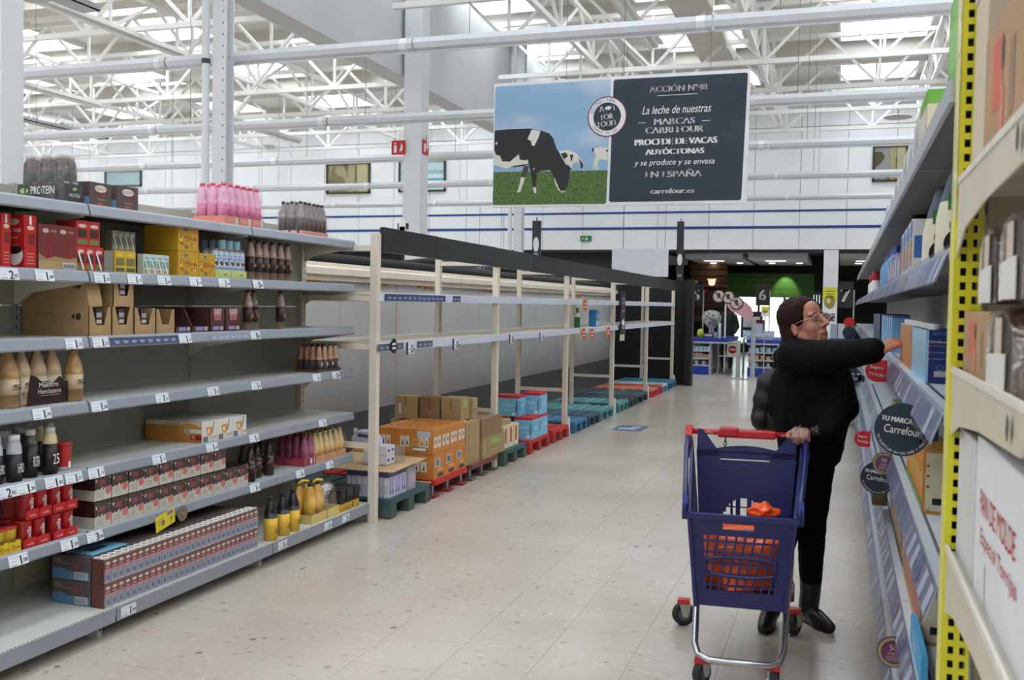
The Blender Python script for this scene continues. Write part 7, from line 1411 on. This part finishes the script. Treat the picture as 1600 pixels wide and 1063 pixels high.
# red handle with coin lock and chain
hw = 0.278
MB().tube([(-hw, .385, .985), (hw, .385, .985)], .0135, RDP, 10).build('handle', ct); MB().box(-hw + .14, hw - .14, .36, .41, .962, 1.002, RDP).build('handle_sleeve', ct, bevel=.008); MB().box(-hw + .15, -hw + .24, .355, .415, .965, 1.012, K(186, 30, 40, .35)).build('coin_lock', ct, bevel=.01)
m = MB(); m.text('Carrefour', (-hw + .085, .371, .986), UX, UZ, .014, RW, width=.07, lift=.002); m.text('carrefour', (hw - .085, .371, .986), UX, UZ, .01, RW, width=.06, lift=.002); m.build('handle_lettering', ct)
m = MB()
for i in range(4): r = [(math.cos(a) * (.007 if i % 2 else .003), math.cos(a) * (.003 if i % 2 else .007), math.sin(a) * .011) for a in [2 * PI * j / 10 for j in range(10)]]; m.tube([(-.1 + p[0], .37 + p[1], .95 - i * .017 + p[2]) for p in r], .0022, K(60, 56, 50, .4, .6), 5, closed=True)
m.build('coin_chain', ct)
# metal frame
fr = [(-.225, .36, .5), (-.22, .30, .34), (-.20, .05, .27), (-.185, -.28, .15), (-.165, -.345, .125), (-.12, -.375, .12), (.12, -.375, .12), (.165, -.345, .125), (.185, -.28, .15), (.20, .05, .27), (.22, .30, .34), (.225, .36, .5)]
MB().tube(fr, .015, CHR, 10).build('frame', ct)
for s in (-1, 1): MB().tube([(s * .21, .32, .34), (s * .235, .40, .25), (s * .235, .42, .17)], .012, CHR, 8).build('rear_leg', ct); MB().tube([(s * .195, .0, .27), (s * .16, .08, .30), (s * .17, .15, .355)], .009, CHR, 8).build('basket_stay', ct)
def castor(x, y, r, ang, name='castor'):
    w_ = MB(); d = V((math.cos(ang), math.sin(ang), 0)); ax = V((-d.y, d.x, 0)); c = V((x, y, r))
    prof = [(.0, -.016), (r * .55, -.016), (r * .9, -.018), (r, -.012), (r, .012), (r * .9, .018), (r * .55, .016), (0, .016)]; vs = []; fs = []; n = 24
    for a_, b_ in prof:
        for i in range(n): t = 2 * PI * i / n; vs.append(c + ax * b_ + (d * math.cos(t) + UZ * math.sin(t)) * max(a_, .0005))
    for j in range(len(prof) - 1):
        for i in range(n): fs.append((j * n + i, j * n + (i + 1) % n, (j + 1) * n + (i + 1) % n, (j + 1) * n + i))
    w_.add(vs, fs, [TYRE if 1 <= j < 6 else K(96, 96, 98, .5) for j in range(len(prof) - 1) for i in range(n)], True); o = w_.build(name, ct)
    h = MB()
    for s in (-1, 1): h.prism([(-.012, -.012), (.014, -.012), (.03, r * .9), (-.03, r * .9)], c + ax * s * .022 - ax * .002, d, UZ, .004, K(190, 190, 186, .4, .3))
    h.build('fork', o); MB().cyl(c + ax * .026, c - ax * .026, .008, None, K(206, 206, 206, .4), 8).build('axle', o); MB().box(-.03, .03, -.025, .025, 0, .022, RDP).build('red_collar', o).location = (x, y, r * 1.9)
    return o
castor(-.285, .42, .058, math.radians(25)); castor(.25, .43, .058, math.radians(65)); castor(-.15, -.34, .05, math.radians(60)); castor(.14, -.34, .05, math.radians(100))
# orange plastic bag in the basket
import functools
def blob(name, cx, cy, cz, rx, ry, rz_, mat, seed, amp=.16, sub=4, flat=None, pw=.7):
    bm = bmesh.new(); bmesh.ops.create_icosphere(bm, subdivisions=sub, radius=1)
    for v in bm.verts:
        p = v.co.copy(); f = 1 + amp * (noise.noise(p * 1.8 + V((seed, 0, 0))) + .5 * abs(noise.noise(p * 4.5 + V((0, seed, 0)))) * 1.4)
        q_ = V([math.copysign(abs(c) ** pw, c) for c in p]); v.co = V((q_.x * rx * f, q_.y * ry * f, q_.z * rz_ * f)) + V((cx, cy, cz))
        if flat is not None: v.co.z = max(v.co.z, flat)
    me = bpy.data.meshes.new(name); bm.to_mesh(me); bm.free(); me.materials.append(mat); me.polygons.foreach_set('use_smooth', [True] * len(me.polygons)); o = bpy.data.objects.new(name, me); COL.objects.link(o); return o
OBAG = K(232, 88, 36, .28, var=.14, scale=16, bump=.9)
bag = thing('carrier_bag', 'full orange plastic carrier bag lying inside the trolley basket', 'bag', (-.397, 4.5, 0), math.radians(4.2))
b = blob('bag_body', 0, -.165, .52, .178, .215, .15, OBAG, 3.1, flat=.375); b.parent = bag
b = blob('bag_knot', .085, -.03, .695, .055, .05, .032, OBAG, 8.2, .5, pw=1.0); b.parent = bag
m = MB(); 
for i, (u, v) in enumerate(((.03, .68), (-.06, .60), (.1, .58))): m.flat([(u - .03, v - .004), (u + .03, v), (u + .03, v + .006), (u - .03, v + .003)], (0, -.372, 0), UX, UZ, K(240, 214, 200, .5), .001)
m.build('white_print', bag)
# ================================================================ PEOPLE
def sph(m, c, r, mat, M=None, seg=14, ring=9):
    """ellipsoid"""
    r = (r, r, r) if not isinstance(r, (tuple, list)) else r; vs = []; fs = []
    for j in range(ring + 1):
        t = PI * j / ring
        for i in range(seg): a = 2 * PI * i / seg; p = V((c[0] + r[0] * math.sin(t) * math.cos(a), c[1] + r[1] * math.sin(t) * math.sin(a), c[2] + r[2] * math.cos(t))); vs.append(M @ p if M else p)
    for j in range(ring):
        for i in range(seg): fs.append((j * seg + i, (j + 1) * seg + i, (j + 1) * seg + (i + 1) % seg, j * seg + (i + 1) % seg))
    m.add(vs, fs, mat, True)
def limb(m, pts, rad, mat, M=None):
    pts = [M @ V(p) if M else V(p) for p in pts]
    for i, p in enumerate(pts): sph(m, p, rad[i], mat)
    for i in range(len(pts) - 1): m.cyl(pts[i], pts[i + 1], rad[i], rad[i + 1], mat, 14)
def fuse(name, m, mat, voxel, smooth=4, parent=None, wrinkle=0, wscale=18):
    """melt overlapping shapes into one continuous surface"""
    o = m.build('tmp'); r = o.modifiers.new('r', 'REMESH'); r.mode = 'VOXEL'; r.voxel_size = voxel; r.use_smooth_shade = True
    s = o.modifiers.new('s', 'SMOOTH'); s.factor = .6; s.iterations = smooth
    dg = bpy.context.evaluated_depsgraph_get(); me = bpy.data.meshes.new_from_object(o.evaluated_get(dg)); bpy.data.objects.remove(o)
    if wrinkle:
        me.calc_loop_triangles()
        nr = [v.normal.copy() for v in me.vertices]
        for v, q in zip(me.vertices, nr): v.co = v.co + q * wrinkle * (noise.noise(v.co * wscale) + .6 * noise.noise(v.co * wscale * 2.3))
    me.materials.clear(); me.materials.append(mat); me.name = name; me.polygons.foreach_set('use_smooth', [True] * len(me.polygons))
    n = bpy.data.objects.new(name, me); COL.objects.link(n)
    if parent: n.parent = parent
    return n
def PP(px, py, Y):
    x = LX(px, Y, 1.0); z = ZP(py, x, Y); x = LX(px, Y, z); return V((x, Y, ZP(py, x, Y)))
def hand(m, M, mat, thumb=1, curl=(20, 25, 20), r=.0095, spread=.02, palm_r=.014):
    """palm and five bent fingers; local x along the fingers, y to the thumb side, z back of the hand"""
    ys = (.030, .010, -.010, -.029)
    for y in ys: limb(m, [(0, y * .7 * thumb, 0), (.085, y * thumb, 0)], [palm_r, .0125], mat, M)
    for y, L in zip(ys, (.074, .084, .078, .060)):
        p = V((.085, y * thumb, 0)); a = 0; pts = [p.copy()]
        for k, f in zip(curl, (.45, .32, .23)):
            a += math.radians(k); p = p + V((math.cos(a), spread * (1 if y > 0 else -1) * thumb, -math.sin(a))) * L * f; pts.append(p.copy())
        limb(m, pts, [r * 1.1, r, r * .92, r * .8], mat, M)
    limb(m, [(.018, .026 * thumb, -.006), (.05, .052 * thumb, -.016), (.078, .060 * thumb, -.026), (.098, .054 * thumb, -.034)], [.0155, .0125, .0108, .009], mat, M)
def frame(o, x, z):
    x = V(x).normalized(); y = V(z).cross(x).normalized(); z = x.cross(y); return Matrix(((x.x, y.x, z.x, o[0]), (x.y, y.y, z.y, o[1]), (x.z, y.z, z.z, o[2]), (0, 0, 0, 1)))
SKIN = K(180, 122, 99, .5, var=.05, scale=30); COAT = K(7, 7, 8, .8, var=.15, scale=14, bump=.25, spec=.12); TROU = K(8, 9, 14, .85, var=.1, scale=30, spec=.12); BOOT = K(16, 15, 16, .38); HAIR = K(40, 20, 16, .7, var=.25, scale=40, bump=.2, spec=.15)
pr_ = thing('person', 'person in a black jacket, glasses and boots reaching for a carton on the right shelf', 'person', (0, 0, 0))
HC = PP(1258, 506, 5.06)
yaw, pit = math.radians(-37), math.radians(17)
fw = V((math.cos(yaw) * math.cos(pit), math.sin(yaw) * math.cos(pit), math.sin(pit))); HM = frame(HC, fw, V((-.30, .05, 1))) @ Matrix.Scale(1.02, 4)
RSH_ = PP(1243, 560, 4.98); REL = PP(1312, 556, 4.80); RWR = PP(1368, 548, 4.70); LSH = PP(1298, 578, 5.02); LEL = PP(1317, 636, 4.95); LWR = PP(1293, 674, 4.90)
NECK = PP(1250, 556, 5.10); HIPR = PP(1273, 712, 5.12); KNR = PP(1268, 815, 5.10); ANR = PP(1266, 925, 5.18); HIPL = PP(1247, 712, 5.10); KNL = PP(1226, 830, 5.0); ANL = PP(1204, 930, 5.08)
b = MB(); D0 = SKIN
sph(b, (-.012, 0, .03), (.098, .078, .093), D0, HM); sph(b, (.032, 0, -.03), (.064, .06, .088), D0, HM); sph(b, (.052, 0, -.098), (.04, .038, .028), D0, HM); sph(b, (.03, 0, .05), (.066, .062, .06), D0, HM)
for s in (-1, 1):
    sph(b, (.050, .032 * s, -.034), (.034, .03, .036), D0, HM); limb(b, [(-.002, .052 * s, -.055), (.03, .036 * s, -.085), (.056, .014 * s, -.104)], [.026, .026, .022], D0, HM); sph(b, (.03, .03 * s, -.06), (.045, .03, .045), D0, HM); sph(b, (-.008, .079 * s, -.018), (.018, .011, .034), D0, HM); sph(b, (-.004, .083 * s, -.038), (.010, .010, .013), D0, HM); sph(b, (.104, .011 * s, -.036), (.013, .010, .010), D0, HM); sph(b, (.076, .03 * s, .028), (.016, .028, .012), D0, HM); limb(b, [(.082, .022 * s, -.068), (.090, .006 * s, -.062)], [.010, .012], D0, HM); limb(b, [(.078, .022 * s, -.084), (.086, .006 * s, -.088)], [.010, .012], D0, HM)
limb(b, [(.088, 0, .022), (.108, 0, -.008), (.121, 0, -.030)], [.010, .0115, .0135], D0, HM)
limb(b, [HM @ V((-.025, 0, -.06)), NECK + V((0, 0, -.02))], [.056, .062], D0)
limb(b, [NECK, PP(1262, 640, 5.12), PP(1264, 700, 5.12)], [.08, .11, .11], D0); limb(b, [NECK, RSH_, REL, RWR], [.06, .05, .042, .030], D0); limb(b, [NECK, LSH, LEL, LWR], [.06, .05, .042, .030], D0); limb(b, [PP(1264, 700, 5.12), HIPR, KNR, ANR], [.1, .075, .05, .036], D0); limb(b, [PP(1264, 700, 5.12), HIPL, KNL, ANL], [.1, .075, .05, .036], D0)
limb(b, [ANR, V((ANR.x, ANR.y, .05)), V((ANR.x + .055, ANR.y - .08, .035))], [.036, .03, .022], D0); limb(b, [ANL, V((ANL.x, ANL.y, .05)), V((ANL.x - .01, ANL.y - .1, .035))], [.036, .03, .022], D0)
# right hand laid on the carton, left hand closed over the trolley handle
hr = RWR + V((.012, -.004, .002)); carton = V((RF, 4.72, 1.45)); hand(b, frame(hr, carton - hr + V((.0, .02, .02)), V((-.35, -.6, .75))), D0, thumb=1, curl=(28, 30, 22), r=.009)
hb = V((-.397 + .225, 4.5 + .40, .985)); hl = hb + V((.0, .062, .024)); hand(b, frame(hl, V((.0, -1, .05)), V((0, .1, 1))), D0, thumb=-1, curl=(55, 62, 40), r=.010)
body = fuse('body', b, SKIN, .0042, 6, pr_)
# lips, eyes, brows
LIP = K(150, 84, 80, .4); m = MB(); limb(m, [(.090, -.022, -.0725), (.0985, 0, -.0695), (.090, .022, -.0725)], [.003, .005, .003], LIP, HM); limb(m, [(.090, -.02, -.0775), (.0965, 0, -.0815), (.090, .02, -.0775)], [.003, .0055, .003], LIP, HM); m.build('lips', pr_)
for s in (-1, 1):
    m = MB(); sph(m, (.082, .031 * s, .008), .0125, K(150, 128, 116, .4), HM, 12, 8); sph(m, (.0895, .0315 * s, .0095), .0066, K(34, 22, 18, .3), HM, 10, 6); m.build('eye', pr_)
    m = MB(); limb(m, [(.092, .012 * s, .028), (.090, .03 * s, .033), (.076, .05 * s, .028)], [.003, .0034, .002], K(54, 36, 30, .7), HM); m.build('eyebrow', pr_)
    m = MB(); limb(m, [(.092, .018 * s, .013), (.0955, .031 * s, .0175), (.087, .044 * s, .012)], [.002, .0035, .002], SKIN, HM); m.build('eyelid', pr_)
# hair: parted cap swept behind the ears to the nape
h = MB(); sph(h, (-.036, 0, .046), (.103, .092, .100), HAIR, HM); sph(h, (-.068, 0, -.02), (.068, .088, .105), HAIR, HM); sph(h, (.012, 0, .088), (.062, .07, .045), HAIR, HM)
for s in (-1, 1): sph(h, (.008, .066 * s, .045), (.046, .024, .055), HAIR, HM); sph(h, (-.055, .066 * s, -.06), (.04, .03, .07), HAIR, HM); sph(h, (.03, .055 * s, .075), (.03, .026, .035), HAIR, HM)
fuse('hair', h, HAIR, .0055, 3, pr_, .0018, 60)
# glasses
g_ = MB(); GM = K(176, 160, 140, .25, .8)
for s in (-1, 1): g_.tube([HM @ V((.108 - .006 * abs(math.cos(a)), .034 * s + .0235 * math.cos(a), .006 + .018 * math.sin(a))) for a in [2 * PI * i / 24 for i in range(24)]], .0016, GM, 6, closed=True); g_.tube([HM @ V(p) for p in ((.102, .058 * s, .010), (.05, .079 * s, .012), (.0, .088 * s, .006), (-.015, .086 * s, -.012))], .0018, GM, 6)
g_.tube([HM @ V(p) for p in ((.109, -.011, .010), (.113, 0, .014), (.109, .011, .010))], .0016, GM, 6); g_.build('glasses', pr_)
m = MB()
for s in (-1, 1): m.add([HM @ V((.1065, .034 * s + .022 * math.cos(a), .006 + .0165 * math.sin(a))) for a in [2 * PI * i / 20 for i in range(20)]], [tuple(range(20))], FILM('lens', .04, .05, bump=0), False)
m.build('lenses', pr_)
# jacket
c = MB(); BK = PP(1262, 640, 5.14)
limb(c, [PP(1262, 572, 5.10), PP(1264, 615, 5.11), PP(1266, 655, 5.12), PP(1267, 692, 5.12)], [.145, .175, .185, .165], COAT); sph(c, PP(1252, 560, 5.08), (.14, .13, .09), COAT); sph(c, PP(1285, 600, 5.02), (.13, .12, .16), COAT); sph(c, PP(1240, 620, 5.14), (.13, .13, .2), COAT); sph(c, PP(1290, 650, 5.02), (.12, .12, .14), COAT)
limb(c, [PP(1252, 556, 5.05), RSH_, REL + V((0, 0, 0)), RWR + V((-.01, 0, 0))], [.10, .096, .074, .058], COAT); limb(c, [PP(1290, 570, 5.06), LSH, LEL, LWR + V((.01, .0, .01))], [.10, .09, .078, .056], COAT)
sph(c, PP(1250, 540, 5.1), (.105, .10, .05), COAT)
jk = fuse('jacket', c, COAT, .010, 5, pr_, .004, 13)
m = MB()
for (p, q_) in (((1269, 592, 4.955), (1266, 603, 4.95)),): m.cyl(PP(*p), PP(*q_), .003, None, K(176, 176, 176, .3, .8), 6)
m.build('zip_pull', pr_)
# trousers and boots
tr = MB(); limb(tr, [PP(1265, 690, 5.12), HIPR, KNR, ANR + V((0, 0, .06))], [.135, .105, .074, .056], TROU); limb(tr, [PP(1262, 690, 5.12), HIPL, KNL, ANL + V((0, 0, .06))], [.135, .105, .074, .056], TROU); fuse('trousers', tr, TROU, .009, 5, pr_, .004, 16)
def boot(an, d, name):
    bt = MB(); d = V(d).normalized(); side = V((-d.y, d.x, 0)); g0 = V((an.x, an.y, 0)); k = an.z
    limb(bt, [g0 + V((0, 0, k + .12)), g0 + V((0, 0, k)), g0 + V((0, 0, .06)) - d * .012], [.058, .053, .05], BOOT); limb(bt, [g0 - d * .035 + V((0, 0, .042)), g0 + d * .06 + V((0, 0, .045)), g0 + d * .135 + V((0, 0, .034)), g0 + d * .175 + V((0, 0, .03))], [.04, .044, .036, .028], BOOT)
    for q_ in (-.02, .02): limb(bt, [g0 - d * .03 + side * q_ * .6 + V((0, 0, .016)), g0 + d * .1 + side * q_ * 1.2 + V((0, 0, .016)), g0 + d * .165 + side * q_ * .6 + V((0, 0, .016))], [.018, .02, .018], BOOT)
    return fuse(name, bt, BOOT, .006, 3, pr_)
boot(ANR, (.58, -.82, 0), 'boot'); boot(ANL, (-.12, -1, 0), 'boot')
# thin plastic glove over the hand on the handle
gl = MB(); hand(gl, frame(hl, V((.0, -1, .05)), V((0, .1, 1))), SKIN, thumb=-1, curl=(55, 62, 40), r=.0135, palm_r=.02); limb(gl, [hl + V((.0, .0, 0)), hl + V((.04, .03, .012)), LWR], [.03, .036, .04], SKIN); fuse('plastic_glove', gl, FILM('glove_film', .22, .22, (.95, .93, .93), 1.0, 45), .006, 2, pr_, .002, 50)
# black shoulder bag at her back
bg = thing('shoulder_bag', 'black shoulder bag hanging behind the person in the black jacket', 'bag', (0, 0, 0)); q = MB(); BG = K(12, 12, 14, .55, var=.1, scale=10)
for a, bb in (((1213, 592, 5.2), .045), ((1196, 625, 5.2), .06), ((1190, 655, 5.2), .05), ((1215, 660, 5.2), .06), ((1200, 600, 5.2), .05)): sph(q, PP(*a), (bb * 1.1, .06, bb * 1.35), BG)
limb(q, [PP(1187, 655, 5.2), PP(1198, 598, 5.2)], [.045, .05], BG); fuse('bag_body', q, BG, .008, 4, bg, .003, 14); MB().tube([PP(1206, 588, 5.2), PP(1214, 560, 5.18), PP(1228, 540, 5.12), PP(1240, 534, 5.06)], .010, BG, 8).build('strap', bg)
# cashier far behind, back turned
cs = thing('person', 'person in dark clothes standing with back turned beyond lane 5', 'person', (0, 0, 0)); Yc = 26.0; q = MB(); DKC = K(26, 27, 32, .8); g0 = V((LX(1136, Yc, .9), Yc, 0)); sc_ = 1.0
def gp(x, z, y=0): return g0 + V((x, y, z))
limb(q, [gp(-.1, .06), gp(-.1, .5), gp(-.09, .9)], [.06, .07, .1], DKC); limb(q, [gp(.1, .06), gp(.1, .5), gp(.09, .9)], [.06, .07, .1], DKC); limb(q, [gp(0, .9), gp(0, 1.15), gp(0, 1.35)], [.17, .19, .17], DKC); limb(q, [gp(-.17, 1.36), gp(-.25, 1.1), gp(-.18, .95, -.15)], [.08, .06, .05], DKC); limb(q, [gp(.17, 1.36), gp(.26, 1.1), gp(.2, .95, -.12)], [.08, .06, .05], DKC); limb(q, [gp(0, 1.4), gp(0, 1.5)], [.065, .06], DKC); sph(q, gp(0, 1.58), (.085, .1, .115), DKC); limb(q, [gp(-.1, .04), gp(-.1, .03, -.14)], [.045, .035], DKC); limb(q, [gp(.1, .04), gp(.1, .03, -.14)], [.045, .035], DKC)
fuse('body', q, DKC, .016, 3, cs)
hh = MB(); sph(hh, gp(0, 1.60), (.095, .108, .115), HAIR); fuse('hair', hh, K(70, 48, 38, .6), .014, 2, cs)
